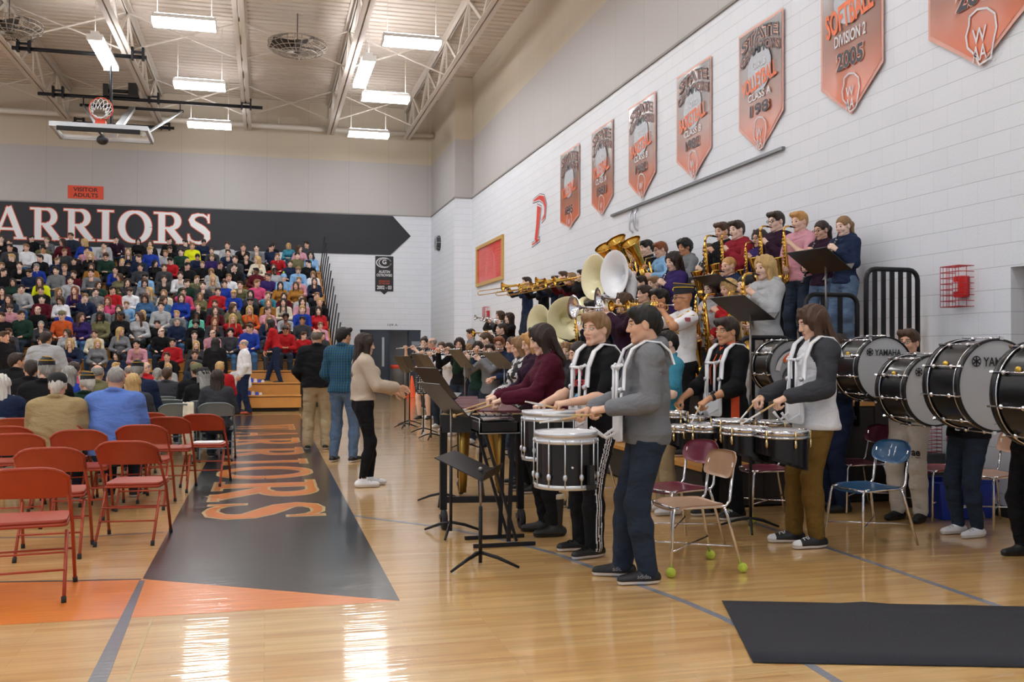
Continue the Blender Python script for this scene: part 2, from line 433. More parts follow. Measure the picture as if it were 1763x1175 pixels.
# light fixtures
lamp_m, nt, b_ = nodes_mat('lamp_diffuser')
b_.inputs['Base Color'].default_value = (.9, .9, .9, 1); b_.inputs['Emission Color'].default_value = (.96, .98, 1.0, 1); b_.inputs['Emission Strength'].default_value = LAMP
added_fill_m = mat('added_fill_panel', 'f4f4ff', .4, emit=26.0)  # glow for the panel added above each housing as ceiling fill
fix_m = mat('fixture_enamel', 'dcdad6', .4)
ZL = 8.6
def fixture(L, W):
    root = thing('ceiling_light', '', 'light', (0, 0, ZL))
    b = MB(); b.box((-L / 2, -W / 2, .0), (L / 2, W / 2, .05)); b.box((-L / 2, -W / 4, .05), (L / 2, W / 4, .12)); b.build('housing', fix_m, root)
    b = MB(); b.rbox((-L / 2 + .015, -W / 2 + .015, -.10), (L / 2 - .015, W / 2 - .015, -.001), .04, 0, None, 3, 0); b.build('lens', lamp_m, root)
    b = MB(); b.box((-L / 2 + .05, -W / 4 + .02, .122), (L / 2 - .05, W / 4 - .02, .13)); b.build('added_fill_panel', added_fill_m, root)  # unseen upward-glowing panel, added to brighten the roof deck and upper walls
    b = MB(); b.box((-L / 2 - .01, -W / 2, -.1), (-L / 2 + .012, W / 2, .02)); b.build('end_plate', fix_m, root); b = MB(); b.box((L / 2 - .012, -W / 2, -.1), (L / 2 + .01, W / 2, .02))
    b.build('end_plate', fix_m, root)
    b = MB(); b.tube([(-L / 2 + .1, 0, .12), (-L / 2 + .1, 0, 1.6)], .006, n=5); b.tube([(L / 2 - .1, 0, .12), (L / 2 - .1, 0, 1.6)], .006, n=5); b.build('hanger', steel, root)
    return root
l0 = fixture(1.32, .5)
k = 0; ys = [31.4, 26.8, 21.8, 17.0, 12.2, 7.4, 2.6, -2.2]
nm = {3.2: 'right column', -1.75: 'middle column', -6.7: 'left column', -11.6: 'outer left column'}
wd = ['nearest the far wall', 'second from the far wall', 'third from the far wall', 'fourth from the far wall', 'fifth from the far wall', 'sixth from the far wall', 'seventh from the far wall', 'eighth from the far wall']
for x in nm:
    for i, y in enumerate(ys):
        if x == -6.7 and i in (0,1,2): continue
        o = l0 if k == 0 else copy_thing(l0); k += 1
        o.location = (x, y, ZL); o['label'] = 'glowing crosswise fluorescent light, %s in the %s of lights' % (wd[i], nm[x]); o['group'] = 'crosswise ceiling lights'
l1 = fixture(2.5, .36); l1.rotation_euler = (0, 0, PI / 2); l1.location = on_z(627, 123, 8.8); tag(l1, 'glowing lengthwise fluorescent light right of the ceiling fan', 'light', 'lengthwise ceiling lights')
o = copy_thing(l1); o.location = on_z(178, 90, 8.8); o['label'] = 'glowing lengthwise fluorescent light above the folded basketball backboard'
# caged ceiling fans
def fan():
    root = thing('ceiling_fan', '', 'fan')
    c = mat('fan_cage', '9b9388', .5, .3); b = MB()
    for i in range(26):
        a = 2 * PI * i / 26; ca, sa = math.cos(a), math.sin(a)
        b.tube([(.1 * ca, .1 * sa, -.16), (.45 * ca, .45 * sa, -.2), (.74 * ca, .74 * sa, -.05), (.74 * ca, .74 * sa, .1), (.4 * ca, .4 * sa, .2)], .011, n=4)
    for r_, z in ((.1, -.16), (.3, -.185), (.5, -.185), (.65, -.12), (.74, 0), (.74, .1)): b.tube(arc((0, 0, z), r_, 0, 360, 28)[:-1], .011, n=4, closed=True)
    b.build('cage', c, root)
    b = MB()
    for i in range(4):
        M = Matrix.Rotation(i * PI / 2 + .3, 4, 'Z') @ Matrix.Rotation(.4, 4, 'X'); b.box((.08, -.2, -.006), (.68, .2, .006), 0, M)
    b.build('blades', mat('fan_blade', '4c4642', .4, .3), root)
    b = MB(); b.lathe([(0.01, -.15), (.12, -.13), (.12, .15), (.01, .17)]); b.tube([(0, 0, .15), (0, 0, .85)], .015); b.build('motor', mat('fan_motor', '5a544e', .5), root)
    return root
fn = fan(); fn.location = on_z(512, 80, 9.35); tag(fn, 'round caged ceiling fan between the trusses at top centre', 'fan', 'caged ceiling fans')
o = copy_thing(fn); o.location = on_z(16, 46, 9.35); o['label'] = 'round caged ceiling fan at the upper left edge'
# pipe near the far wall
b = MB(); b.tube([(XL + 2, BY - .6, 9.25), (CX - .02, BY - .6, 9.25)], .09, n=12); pi_ = b.build('overhead_pipe', mat('pipe_white', 'd2ccc0', .4)); tag(pi_, 'long white horizontal pipe running along the top of the far wall', 'pipe')
for x in (-5.2, -2.4, .4, 1.9, 3.3): b = MB(); b.tube([(x, BY - .6, 9.34), (x, BY - .6, 9.55)], .02); b.build('pipe_outlet', steel, pi_)

# ------------------------------------------------------------------ painted court markings (flush paint, each a coat of its own)
def floor_poly(name, pts, m, z, label, cat='floor marking', parent=None):
    b = MB(); b.prism([(p[0], p[1]) for p in pts], 0.0005, z, 0)
    o = b.build(name, m, parent)
    if label: tag(o, label, cat)
    return o
F = lambda u, v: on_z(u, v, 0)
blackp = gym_paint('court_paint_black', '141417'); orangep = gym_paint('court_paint_orange', 'f08a34'); creamp = gym_paint('court_paint_cream', 'e3c78e'); bluep = gym_paint('court_paint_grey_blue', '858b98'); greyp = gym_paint('court_paint_grey', '6c6f78')
SX0, SX1, SY1 = -.755, .765, 22.8
pb = [Vector((SX0, F(243, 998).y, 0)), Vector((SX1, F(693, 1035).y, 0)), Vector((SX1, SY1, 0)), Vector((SX0, SY1, 0))]
strip = floor_poly('painted_strip', pb, blackp, .0016, 'long glossy black painted strip lettered WARRIORS on the gym floor')
A, B = F(0, 1003), pb[0]; d = (A - B).normalized(); E1 = B + d * 9
C_, D_ = F(350, 1057), F(0, 1077); d2_ = (D_ - C_).normalized(); E2 = C_ + d2_ * 8.5
floor_poly('painted_band', [E1, B, pb[1], C_, E2], orangep, .0012, 'orange painted wedge across the near end of the black strip')
floor_poly('painted_line', [F(150, 1177), F(183, 1177), F(250, 1000), F(240, 1000)], greyp, .002, 'broad dark grey line crossing the orange paint towards the camera')
floor_poly('painted_line', [F(215, 1177), F(222, 1177), F(264, 1066), F(260, 1066)], mat('faded_tape', 'b59a62', .4), .002, 'faint thin tan line on the wood right of the broad grey line')
def pline(pts, w, label, m=bluep, z=.0014):
    P = [F(*p) for p in pts]; L_, R_ = [], []
    for i, p in enumerate(P):
        t = (P[min(i + 1, len(P) - 1)] - P[max(i - 1, 0)]).normalized(); n = Vector((-t.y, t.x, 0)) * w / 2
        L_.append(p + n); R_.append(p - n)
    b = MB()
    for i in range(len(P) - 1): b.prism([(q.x, q.y) for q in (L_[i], R_[i], R_[i + 1], L_[i + 1])], .0005, z)
    tag(b.build('painted_line', m), label, 'floor marking')
pline([(570, 882), (640, 893), (760, 908), (870, 931), (960, 955), (1080, 1000), (1180, 1037), (1245, 1065), (1310, 1098), (1395, 1146), (1445, 1177), (1530, 1232)], .05, 'thin blue-grey curved court line passing under the dark mat')
pline([(1180, 862), (1290, 898), (1400, 936), (1480, 962), (1600, 1003), (1730, 1048), (1860, 1094)], .05, 'thin blue-grey straight court line beside the raglan drummer')
pline([(-60, 927), (145, 925), (282, 917)], .03, 'thin dark line under the orange folding chairs', greyp)
pline([(-60, 1004), (120, 1001), (243, 998)], .03, 'thin black edge line above the orange paint', mat('line_black', '25252a', .4), .0022)

# serif capitals as strokes: bars (x0,y0,x1,y1,w) and curved strips, drawn wider by e for the outline coat
def strip_geo(pts, ws, e):
    P = [Vector((p[0], p[1], 0)) for p in pts]; n = len(P); v = []
    t0 = (P[1] - P[0]).normalized(); t1 = (P[-1] - P[-2]).normalized()
    if (P[0] - P[-1]).length > 1e-4: P[0] = P[0] - t0 * e; P[-1] = P[-1] + t1 * e
    for i in range(n):
        t = (P[min(i + 1, n - 1)] - P[max(i - 1, 0)]).normalized(); q = Vector((-t.y, t.x, 0)); w = (ws[i] if isinstance(ws, (list, tuple)) else ws) / 2 + e
        v += [P[i] + q * w, P[i] - q * w]
    return v, [(2 * i, 2 * i + 1, 2 * i + 3, 2 * i + 2) for i in range(n - 1)]
def ell_strip(cx, cy, rx, ry, a0, a1, wside, wtop, n=22):
    pts, ws = [], []
    for i in range(n + 1):
        a = R(a0 + (a1 - a0) * i / n); pts.append((cx + rx * math.cos(a), cy + ry * math.sin(a))); ws.append(wtop + (wside - wtop) * abs(math.cos(a)))
    return pts, ws
def glyph(ch):
    s = []
    bar = lambda x0, y0, x1, y1, w: s.append(([(x0, y0), (x1, y1)], w))
    if ch == 'A': bar(.14, .03, .52, .99, .09); bar(.53, .99, .93, .03, .2); bar(.28, .31, .8, .31, .07); bar(0, .03, .3, .03, .06); bar(.72, .03, 1.12, .03, .06); W = 1.12
    elif ch == 'I': bar(.24, .03, .24, .97, .2); bar(0, .03, .48, .03, .06); bar(0, .97, .48, .97, .06); W = .48
    elif ch == 'R':
        bar(.24, .03, .24, .97, .2); bar(0, .03, .46, .03, .06); bar(0, .97, .3, .97, .06); bar(.2, .96, .5, .96, .07); bar(.2, .49, .5, .49, .07)
        s.append(ell_strip(.5, .725, .235, .237, -92, 92, .2, .07)); bar(.46, .5, .83, .04, .2); bar(.68, .03, .98, .03, .06); W = .98
    elif ch == 'O': s.append(ell_strip(.55, .5, .43, .47, 0, 360, .23, .08, 40)); W = 1.1
    elif ch == 'S':
        pts = [(.66, .78), (.62, .88), (.5, .95), (.34, .955), (.2, .9), (.14, .78), (.2, .66), (.36, .56), (.5, .47), (.62, .36), (.63, .21), (.54, .09), (.38, .04), (.22, .06), (.1, .14), (.05, .27)]
        ws = [.05, .06, .07, .09, .14, .18, .2, .22, .22, .2, .18, .14, .09, .07, .06, .05]; s.append((pts, ws)); bar(.67, .7, .67, .98, .05); bar(.05, .02, .05, .32, .05); W = .72
    elif ch == 'W': bar(.16, .97, .46, .02, .19); bar(.46, .02, .74, .97, .08); bar(.74, .97, 1.02, .02, .19); bar(1.02, .02, 1.3, .97, .08); bar(0, .97, .34, .97, .06); bar(.58, .97, .92, .97, .06); bar(1.15, .97, 1.46, .97, .06); W = 1.46
    return s, W
def put_glyph(mb, ch, M, sx, sy, e, mi=0, z=0.0):
    s, W = glyph(ch)
    for i_, (pts, ws) in enumerate(s):
        v, f = strip_geo(pts, ws, e)
        mb.add([(p[0] * sx, p[1] * sy, z + .00022 * i_) for p in v], f, mi, False, M)
Lspan = [('S', 893, 867), ('R', 862, 830), ('O', 826, 805), ('I', 801, 793), ('R', 788, 773), ('R', 768, 756.5), ('A', 753, 745), ('W', 742, 733)]
for ch, v0, v1 in Lspan:
    y0 = 1.45 * FPX / (v0 - 608) / math.cos(YAW); y1 = 1.45 * FPX / (v1 - 608) / math.cos(YAW); W = glyph(ch)[1]
    M = Matrix.Translation((-.52, y1, 0)) @ Matrix.Rotation(-PI / 2, 4, 'Z')
    b = MB(); put_glyph(b, ch, M, (y1 - y0) / W, 1.04, .028, 0, .0022); put_glyph(b, ch, M, (y1 - y0) / W, 1.04, 0, 1, .0042)
    b.build('painted_letter', [creamp, orangep], strip)

# the black arrow band with WARRIORS on the far wall
bb = mat('wall_band_black', '212229', .6, var=.08, scale=2)
P = lambda u, v, o=0.0: on_y(u, v, BY - o)
zt, zb = P(560, 368).z, P(551, 436).z; tip = P(707, 405); sh = P(676, 373).x; shb = P(672, 437).x
b = MB(); xs = [XL] + [P(u, 400).x for u in (30, 225, 345, 475, 600)]
b.prism([(XL + .1, zb), (shb, zb), (tip.x, (zt + zb) / 2), (sh, zt), (XL + .1, zt)], 0, .03, 0, Matrix.Translation((0, BY, 0)) @ Matrix.Rotation(PI / 2, 4, 'X'))
band = tag(b.build('wall_band', bb), 'black arrow-shaped band on the far wall lettered WARRIORS', 'sign')
b = MB()
for x in xs[1:]: b.box((x - .012, BY - .034, zb), (x + .012, BY - .03, zt))
b.build('panel_seam', mat('seam', '1b1c20', .6), band)
for ch, u0, u1 in (('S', 322, 362), ('R', 265, 320), ('O', 203, 262), ('I', 168, 196), ('R', 110, 164), ('R', 52, 107), ('A', -14, 46), ('W', -88, -20)):
    x0, x1 = P(u0, 400).x, P(u1, 400).x; zz0 = P(340, 421).z; zz1 = P(340, 368).z; W = glyph(ch)[1]
    M = Matrix.Translation((x0, BY - .034, zz0)) @ Matrix.Rotation(PI / 2, 4, 'X')
    b = MB(); put_glyph(b, ch, M, (x1 - x0) / W, zz1 - zz0, .025, 0, 0); put_glyph(b, ch, M, (x1 - x0) / W, zz1 - zz0, 0, 1, .006)
    b.build('letter', [mat('letter_orange', 'e0603a', .6), mat('letter_white', 'eceef0', .6)], band)

# visitor sign
def wall_sign_back(name, u0, v0, u1, v1, m, label, cat='sign', off=.02):
    a = P(u0, v0); c = P(u1, v1); b = MB(); b.box((a.x, BY - off, c.z), (c.x, BY - .002, a.z))
    return tag(b.build(name, m), label, cat), a, c
o, a, c = wall_sign_back('wall_sign', 117, 319, 178, 344, mat('sign_orange', 'e04a26', .5), 'orange VISITOR ADULTS sign on the grey panels of the far wall')
ink = mat('sign_ink', '241a1a', .6)
b = MB(); cx = (a.x + c.x) / 2; hh = a.z - c.z
add_text(b, 'VISITOR', Matrix.Translation((cx, BY - .024, c.z + hh * .55)) @ Matrix.Rotation(PI / 2, 4, 'X'), hh * .32, (c.x - a.x) * .7, bold=.02)
add_text(b, 'ADULTS', Matrix.Translation((cx, BY - .024, c.z + hh * .12)) @ Matrix.Rotation(PI / 2, 4, 'X'), hh * .32, (c.x - a.x) * .7, bold=.02); b.build('lettering', ink, o)
# black hanging banner by the bleachers
a = P(646, 441); c = P(677, 508); b = MB(); w = c.x - a.x; H_ = a.z - c.z; cx = (a.x + c.x) / 2
b.prism([(a.x, a.z), (a.x, c.z + .12), (a.x + w * .3, c.z + .12), (a.x + w * .5, c.z), (c.x - w * .3, c.z + .12), (c.x, c.z + .12), (c.x, a.z)], .004, .018, 0, Matrix.Translation((0, BY, 0)) @ Matrix.Rotation(PI / 2, 4, 'X'))
o = tag(b.build('hanging_banner', mat('banner_black', '232327', .6)), 'small black banner with a white oval G emblem on the white far wall', 'banner')
T = lambda z, y=.024: Matrix.Translation((cx, BY - y, c.z + H_ * z)) @ Matrix.Rotation(PI / 2, 4, 'X')
wt = mat('print_white', 'dcdcdf', .6); orr = mat('print_orange', 'd9562c', .6)
b = MB()
for (cxo, sc_, th_) in ((-.02, 1, .04), (.03, .86, .03)):
    pts, ws = ell_strip(cxo, 0, w * .4 * sc_, w * .27 * sc_, 20, 350, th_, th_ * .5, 24); v, f = strip_geo(pts, ws, 0); b.add(v, f, 0, False, T(.83))
add_text(b, 'G', T(.79), .17, .15, bold=.03); add_text(b, 'AUSTIN', T(.56), .1, w * .62, bold=.02); add_text(b, 'OSTROWSKI', T(.47), .1, w * .85, bold=.02); add_text(b, '2002 - 03', T(.14), .13, w * .8, bold=.02)
b.build('print', wt, o)
b = MB(); add_text(b, 'GATORADE PLAYER', T(.33), .06, w * .6); add_text(b, 'OF THE YEAR', T(.27), .06, w * .6); b.build('print', orr, o)
# caged wall clock / speaker on the pier
b = MB(); p0 = on_x(757, 419, CX)
M = Matrix.Translation((CX, p0.y, p0.z)) @ Matrix.Rotation(-PI / 2, 4, 'Y')
b.lathe([(.01, .12), (.2, .12), (.26, .06), (.26, 0)], 0, 24, M); o = tag(b.build('wall_clock', mat('clock_body', '3a3b40', .5)), 'round dark caged clock mounted on the white pier beside the far wall', 'clock')
b = MB()
for r_ in (.1, .18, .25): b.tube([M @ Vector(q) for q in arc((0, 0, .15), r_, 0, 360, 20)[:-1]], .006, n=4, closed=True)
for i in range(8):
    a_ = i * PI / 4; b.tube([M @ Vector((0, 0, .16)), M @ Vector((.25 * math.cos(a_), .25 * math.sin(a_), .15)), M @ Vector((.28 * math.cos(a_), .28 * math.sin(a_), .0))], .006, n=4)
b.build('wire_guard', alu, o)
# framed red board
def on_wall_quad(us, v0a, v0b, v1a, v1b):
    a = on_x(us[0], v0a, WX); b_ = on_x(us[1], v0b, WX); return a, b_, on_x(us[0], v1a, WX).z, on_x(us[1], v1b, WX).z
a = on_x(822, 425, WX); c = on_x(868, 405, WX); zb0 = (on_x(822, 494, WX).z + on_x(868, 482, WX).z) / 2; zt0 = (a.z + c.z) / 2
b = MB(); y0, y1 = c.y, a.y
for lo, hi in (((WX - .06, y0, zb0), (WX - .002, y1, zb0 + .1)), ((WX - .06, y0, zt0 - .1), (WX - .002, y1, zt0)), ((WX - .06, y0, zb0 + .1), (WX - .002, y0 + .13, zt0 - .1)), ((WX - .06, y1 - .13, zb0 + .1), (WX - .002, y1, zt0 - .1))): b.box(lo, hi)
o = tag(b.build('trophy_board', mat('oak_frame', 'c19a52', .45, scale=12)), 'oak-framed red honour board on the wall above the trombones', 'board')
b = MB(); b.box((WX - .02, y0 + .13, zb0 + .1), (WX - .003, y1 - .13, zt0 - .1)); b.build('red_felt', mat('red_felt', 'd8301f', .35, coat=.4), o)
b = MB(); MW = lambda y, z, off: Matrix.Translation((WX - off, y, z)) @ Matrix.Rotation(-PI / 2, 4, 'Z') @ Matrix.Rotation(PI / 2, 4, 'X')
for j in range(3):
    for i in range(9):
        z = zt0 - .28 - i * (zt0 - zb0 - .45) / 9
        b.box((WX - .023, y0 + .25 + j * (y1 - y0 - .4) / 3, z), (WX - .02, y0 + .1 + (j + .85) * (y1 - y0 - .4) / 3 + .05, z + .05))
b.build('name_strips', mat('strip_pale', 'd4574c', .5), o)
# long rail under the banners, bracket, screw marks
r0 = on_x(1055, 370, WX); r1 = on_x(1352, 255, WX)
b = MB(); b.box((WX - .05, r1.y, r1.z - .02), (WX - .004, r0.y, r1.z + .02)); tag(b.build('wall_rail', mat('rail_grey', '7b7d80', .4, .4)), 'thin grey metal rail fixed to the block wall under the banners', 'rail')
b = MB(); p0 = on_x(1094, 380, WX)
for dy in (-.12, .12): b.tube([(WX - .003, p0.y + dy, p0.z + .2), (WX - .06, p0.y + dy, p0.z + .1), (WX - .06, p0.y + dy, p0.z - .15), (WX - .003, p0.y + dy, p0.z - .2)], .018)
b.box((WX - .06, p0.y - .12, p0.z - .02), (WX - .04, p0.y + .12, p0.z + .02)); tag(b.build('wall_bracket', alu), 'small double metal bracket on the block wall below the rail', 'bracket')
# the italic P emblem
p0, p1 = on_x(916, 420, WX), on_x(941, 345, WX)
o = None
def pem(mb, e, off, mi):
    Mx = MW(p0.y, p0.z, off); H = on_x(928, 345, WX).z - on_x(928, 420, WX).z; W = (p0.y - p1.y)
    for pts, ws in (([(.3, .02), (.42, .35), (.52, .8)], [.18, .2, .24]), ([(.08, .98), (.2, .985), (.55, .99), (.82, .9), (.95, .72), (.9, .5), (.7, .42)], [.02, .05, .09, .13, .12, .09, .03]), ([(.02, -.03), (.55, .03)], [.05, .05])):
        v, f = strip_geo([(x * W, y * H) for x, y in pts], [w_ * W * 1.1 for w_ in ws], e); mb.add(v, f, mi, False, Mx)
b = MB(); pem(b, .035, .004, 0); pem(b, .014, .008, 1); pem(b, -.012, .012, 2)
tag(b.build('wall_emblem', [mat('emblem_grey', '5b5e66', .6), wt, mat('emblem_red', 'd23a32', .6)]), 'red italic letter P emblem outlined in grey on the block wall', 'emblem')
# championship banners
def shield(mb, y, w, zt_, zs, zt2, off, mi, ins=0.0, ruf=0.0):
    # grid so the hanging cloth ripples
    n = 14; cols = []
    v = []; f = []
    for i in range(n + 1):
        t = i / n; yy = y + w / 2 - ins - (w - 2 * ins) * t
        zb_ = zs + (zt2 - zs) * (1 - abs(2 * t - 1)) + ins * (1.0 if ins else 0)
        for j in range(9):
            z = zt_ - ins + (zb_ - (zt_ - ins)) * j / 8
            dx = ruf * math.sin(t * 17 + y) * (j / 8) * .5 + ruf * math.sin(t * 9 + 2 * y)
            v.append((WX - off - dx - ruf * 1.6, yy, z))
    for i in range(n):
        for j in range(8): f.append((i * 9 + j, i * 9 + j + 1, i * 9 + j + 10, i * 9 + j + 9))
    mb.add(v, f, mi, True)
def banner_mat():
    m, nt, b = nodes_mat('banner_cloth'); L = nt.links.new
    tc = nt.nodes.new('ShaderNodeTexCoord'); sp = nt.nodes.new('ShaderNodeSeparateXYZ'); L(tc.outputs['Generated'], sp.inputs[0])
    cr = nt.nodes.new('ShaderNodeValToRGB'); L(sp.outputs['Z'], cr.inputs[0]); e = cr.color_ramp.elements
    e[0].position = .1; e[0].color = (*lin('cf6230'), 1); e[1].position = .75; e[1].color = (*lin('68605e'), 1); x = e.new(.36); x.color = (*lin('93583f'), 1)
    L(cr.outputs[0], b.inputs['Base Color']); b.inputs['Roughness'].default_value = .32; b.inputs['Coat Weight'].default_value = .3; b.inputs['Coat Roughness'].default_value = .2
    return m
bm_ = banner_mat(); edge_m = mat('banner_edge', 'dba292', .5); dkink = mat('banner_ink', '2b2d35', .5); bor = mat('banner_orange', 'e8703c', .5); ballm = mat('banner_ball', 'b5bac2', .5)
BN = [(965, 997, 267, 246, 376, 378, 393, 'VOLLEYBALL', '', '1995', 'narrow orange championship banner farthest from the camera, beside the P emblem'),
      (1018, 1055, 228, 206, 348, 342, 371, 'VOLLEYBALL', 'CLASS A', '1981', 'championship banner second from the far end, dated 1981'),
      (1082, 1129, 187, 157, 315, 298, 343, 'BASKETBALL', 'CLASS B', '1982', 'championship banner third from the far end, GIRLS basketball'),
      (1165, 1224, 134, 95, 276, 258, 308, 'BASKETBALL', 'CLASS B', '1982', 'championship banner reading BOYS BASKETBALL CLASS B 1982'),
      (1271, 1349, 63, 13, 226, 189, 260, 'VOLLEYBALL', 'CLASS A', '198', 'championship banner reading VOLLEYBALL CLASS A above the end of the wall rail'),
      (1413, 1521, -25, -95, 157, 107, 196, 'SOFTBALL', 'DIVISION 2', '2005', 'large championship banner reading SOFTBALL DIVISION 2 2005'),
      (1610, 1775, -170, -290, 66, -15, 113, 'SOFTBALL', 'DIVISION 2', '2006', 'nearest championship banner cut off by the top edge, dated in the 2000s')]
sub = ['', 'GIRLS', 'GIRLS', 'BOYS', 'GIRLS', '', '']
for bi, (u0, u1, vt0, vt1, vs0, vs1, vp, sport, cls, yr, lab) in enumerate(BN):
    a, c = on_x(u0, vt0, WX - .03), on_x(u1, vt1, WX - .03); zt_ = (a.z + c.z) / 2; w = a.y - c.y; y = (a.y + c.y) / 2
    zs = (on_x(u0, vs0, WX - .03).z + on_x(u1, vs1, WX - .03).z) / 2; zp = on_x((u0 + u1) / 2, vp, WX - .03).z
    if bi >= 5:   # tops out of frame: same cloth size as the others
        w = 1.42 if bi == 6 else w; y = (a.y + c.y) / 2; zt_ = zs + 1.75
    root = thing('championship_banner', lab, 'banner', (0, 0, 0), 0, 'championship banners on the block wall')
    b = MB(); shield(b, y, w, zt_, zs, zp, .02, 0, 0, .005); b.build('edging', edge_m, root)
    b = MB(); shield(b, y, w, zt_, zs, zp, .024, 0, .035, .005); b.build('cloth', bm_, root)
    T = lambda z, dy=0: MW(y + dy, z, .043); Hh = zt_ - zs
    b = MB(); b.lathe([(.001, .0), (w * .26, .0)], 0, 24, T(zt_ - Hh * .47), False); b.build('ball_print', ballm, root)
    b = MB(); add_text(b, 'STATE', T(zt_ - Hh * .175), Hh * .135, w * .82, bend=.1, bold=.07); add_text(b, 'CHAMPIONS', T(zt_ - Hh * .305), Hh * .115, w * .88, bend=.12, bold=.07); add_text(b, yr, T(zt_ - Hh * .932), Hh * .124, w * .45, bold=.07); b.build('lettering_outline', edge_m, root)
    b = MB(); add_text(b, 'STATE', T(zt_ - Hh * .17) @ Matrix.Translation((0, 0, .002)), Hh * .13, w * .8, bend=.1, bold=.02); add_text(b, 'CHAMPIONS', T(zt_ - Hh * .30) @ Matrix.Translation((0, 0, .002)), Hh * .11, w * .86, bend=.12, bold=.02); add_text(b, yr, T(zt_ - Hh * .93) @ Matrix.Translation((0, 0, .002)), Hh * .12, w * .42, bold=.03)
    b.build('lettering', dkink, root, Matrix.Identity(4))
    b = MB(); add_text(b, sport, T(zt_ - Hh * .66) @ Matrix.Rotation(.12, 4, 'Z') @ Matrix.Translation((0, 0, .004)), Hh * .17, w * .76, bold=.03); b.build('lettering', bor, root)
    b = MB()
    if cls: add_text(b, cls, T(zt_ - Hh * .77), Hh * .08, w * .5, bold=.02)
    if sub[bi]: add_text(b, sub[bi], T(zt_ - Hh * .45) @ Matrix.Translation((0, 0, .006)), Hh * .07, w * .3, bold=.02)
    S = w * .36; zc = zs - (zs - zp) * .42
    out = [(-.25, .45), (-.05, .52), (.2, .46), (.38, .3), (.42, .05), (.34, -.2), (.28, -.45), (.0, -.5), (-.12, -.28), (-.3, -.1), (-.34, .12), (-.26, .3), (-.25, .45)]
    v, f = strip_geo([(x * S, q * S) for x, q in out], .03 * S + .006, 0); b.add(v, f, 0, False, T(zc))
    add_text(b, 'W', T(zc - .1 * S), .28 * S, .36 * S, bold=.01); add_text(b, 'AA', T(zc - .42 * S), .28 * S, .36 * S, bold=.01)
    b.build('emblem', wt, root)
# fire alarm in a red wire cage, and its twin far along the wall
def caged_alarm(u, v, w, h, label):
    p = on_x(u, v, WX); root = thing('caged_fire_alarm', label, 'alarm', (WX, p.y, p.z), 0, 'red caged fire alarms on the block wall')
    b = MB(); D = .17
    for i in range(7):
        y = -w / 2 + w * i / 6; b.tube([(-.003, y, h / 2), (-D, y, h / 2), (-D, y, -h / 2), (-.003, y, -h / 2)], .004, n=4)
    for i in range(8):
        z = -h / 2 + h * i / 7; b.tube([(-.003, -w / 2, z), (-D, -w / 2, z), (-D, w / 2, z), (-.003, w / 2, z)], .004, n=4)
    for s in (-1, 1): b.tube([(-D * .5, s * w / 2, -h / 2), (-D * .5, s * w / 2, h / 2)], .004, n=4)
    b.build('wire_cage', mat('cage_red', 'b5303a', .45), root)
    b = MB(); b.rbox((-.07, -.07, -.1), (-.003, .07, .1), .02, axis=0); b.build('strobe', mat('alarm_red', 'cf2321', .35), root)
    b = MB(); b.box((-.082, .01, -.045), (-.07, .06, .045)); b.build('strobe_lens', mat('lens', 'dfe2e6', .2), root)
caged_alarm(1661, 494, .25, .38, 'red alarm strobe in a red wire cage on the white wall at right')
caged_alarm(842, 541, .34, .4, 'red alarm strobe in a wire cage far along the wall above the raised trumpet')
# ------------------------------------------------------------------ bleachers
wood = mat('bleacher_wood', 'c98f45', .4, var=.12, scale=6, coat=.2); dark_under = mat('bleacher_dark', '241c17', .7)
NR = 15
def row_s(k): return .40 + .29 * k
def row_y(k): return 24.2 + .68 * k
bl = thing('bleachers', 'long wooden bleachers rising to the far wall, filled with seated spectators', 'bleachers', (0, 0, 0))
for k in range(NR):
    x1 = .85 if k < 3 else 1.8; s_, y_ = row_s(k), row_y(k); b = MB()
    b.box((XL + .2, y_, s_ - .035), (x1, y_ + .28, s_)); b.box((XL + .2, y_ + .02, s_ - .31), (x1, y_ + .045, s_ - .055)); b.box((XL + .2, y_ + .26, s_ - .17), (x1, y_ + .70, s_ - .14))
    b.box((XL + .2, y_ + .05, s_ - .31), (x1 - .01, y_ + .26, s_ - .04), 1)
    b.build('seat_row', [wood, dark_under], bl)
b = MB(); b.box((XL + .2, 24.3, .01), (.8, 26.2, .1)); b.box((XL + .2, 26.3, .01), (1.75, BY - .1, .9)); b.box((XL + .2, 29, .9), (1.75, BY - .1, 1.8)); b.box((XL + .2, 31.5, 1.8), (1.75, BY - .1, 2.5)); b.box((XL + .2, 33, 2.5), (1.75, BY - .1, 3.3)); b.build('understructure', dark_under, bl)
for k in range(3, NR):
    b = MB(); y_, s_ = row_y(k), row_s(k)
    b.tube([(1.81, y_ + .1, s_ - .3), (1.84, y_ + .1, s_ + .1), (1.96, y_ + .12, s_ + 1.0)], .024, n=6)
    b.build('end_rail', black_metal, bl)
b = MB(); b.box((.86, 26.0, .01), (1.8, 26.3, 1.2)); b.build('end_panel', dark_under, bl)
BR = [(3.95, .38), (4.55, .68), (5.15, .98), (5.75, 1.40)]
bb_ = thing('bleachers', 'smaller wooden bleachers along the block wall carrying the standing band', 'bleachers', (0, 0, 0))
for x, z in BR:
    b = MB(); b.box((x, 8.2, z - .04), (x + .62, 25.5, z)); b.box((x + .02, 8.2, .02), (x + .05, 25.5, z - .05), 1); b.build('seat_row', [wood, dark_under], bb_)
b = MB(); b.box((3.97, 8.21, .02), (6.37, 8.26, .33)); b.box((4.57, 8.21, .33), (6.37, 8.26, .63)); b.box((5.17, 8.21, .63), (6.37, 8.26, .93)); b.box((5.77, 8.21, .93), (6.37, 8.26, 1.35)); b.build('end_panel', dark_under, bb_)
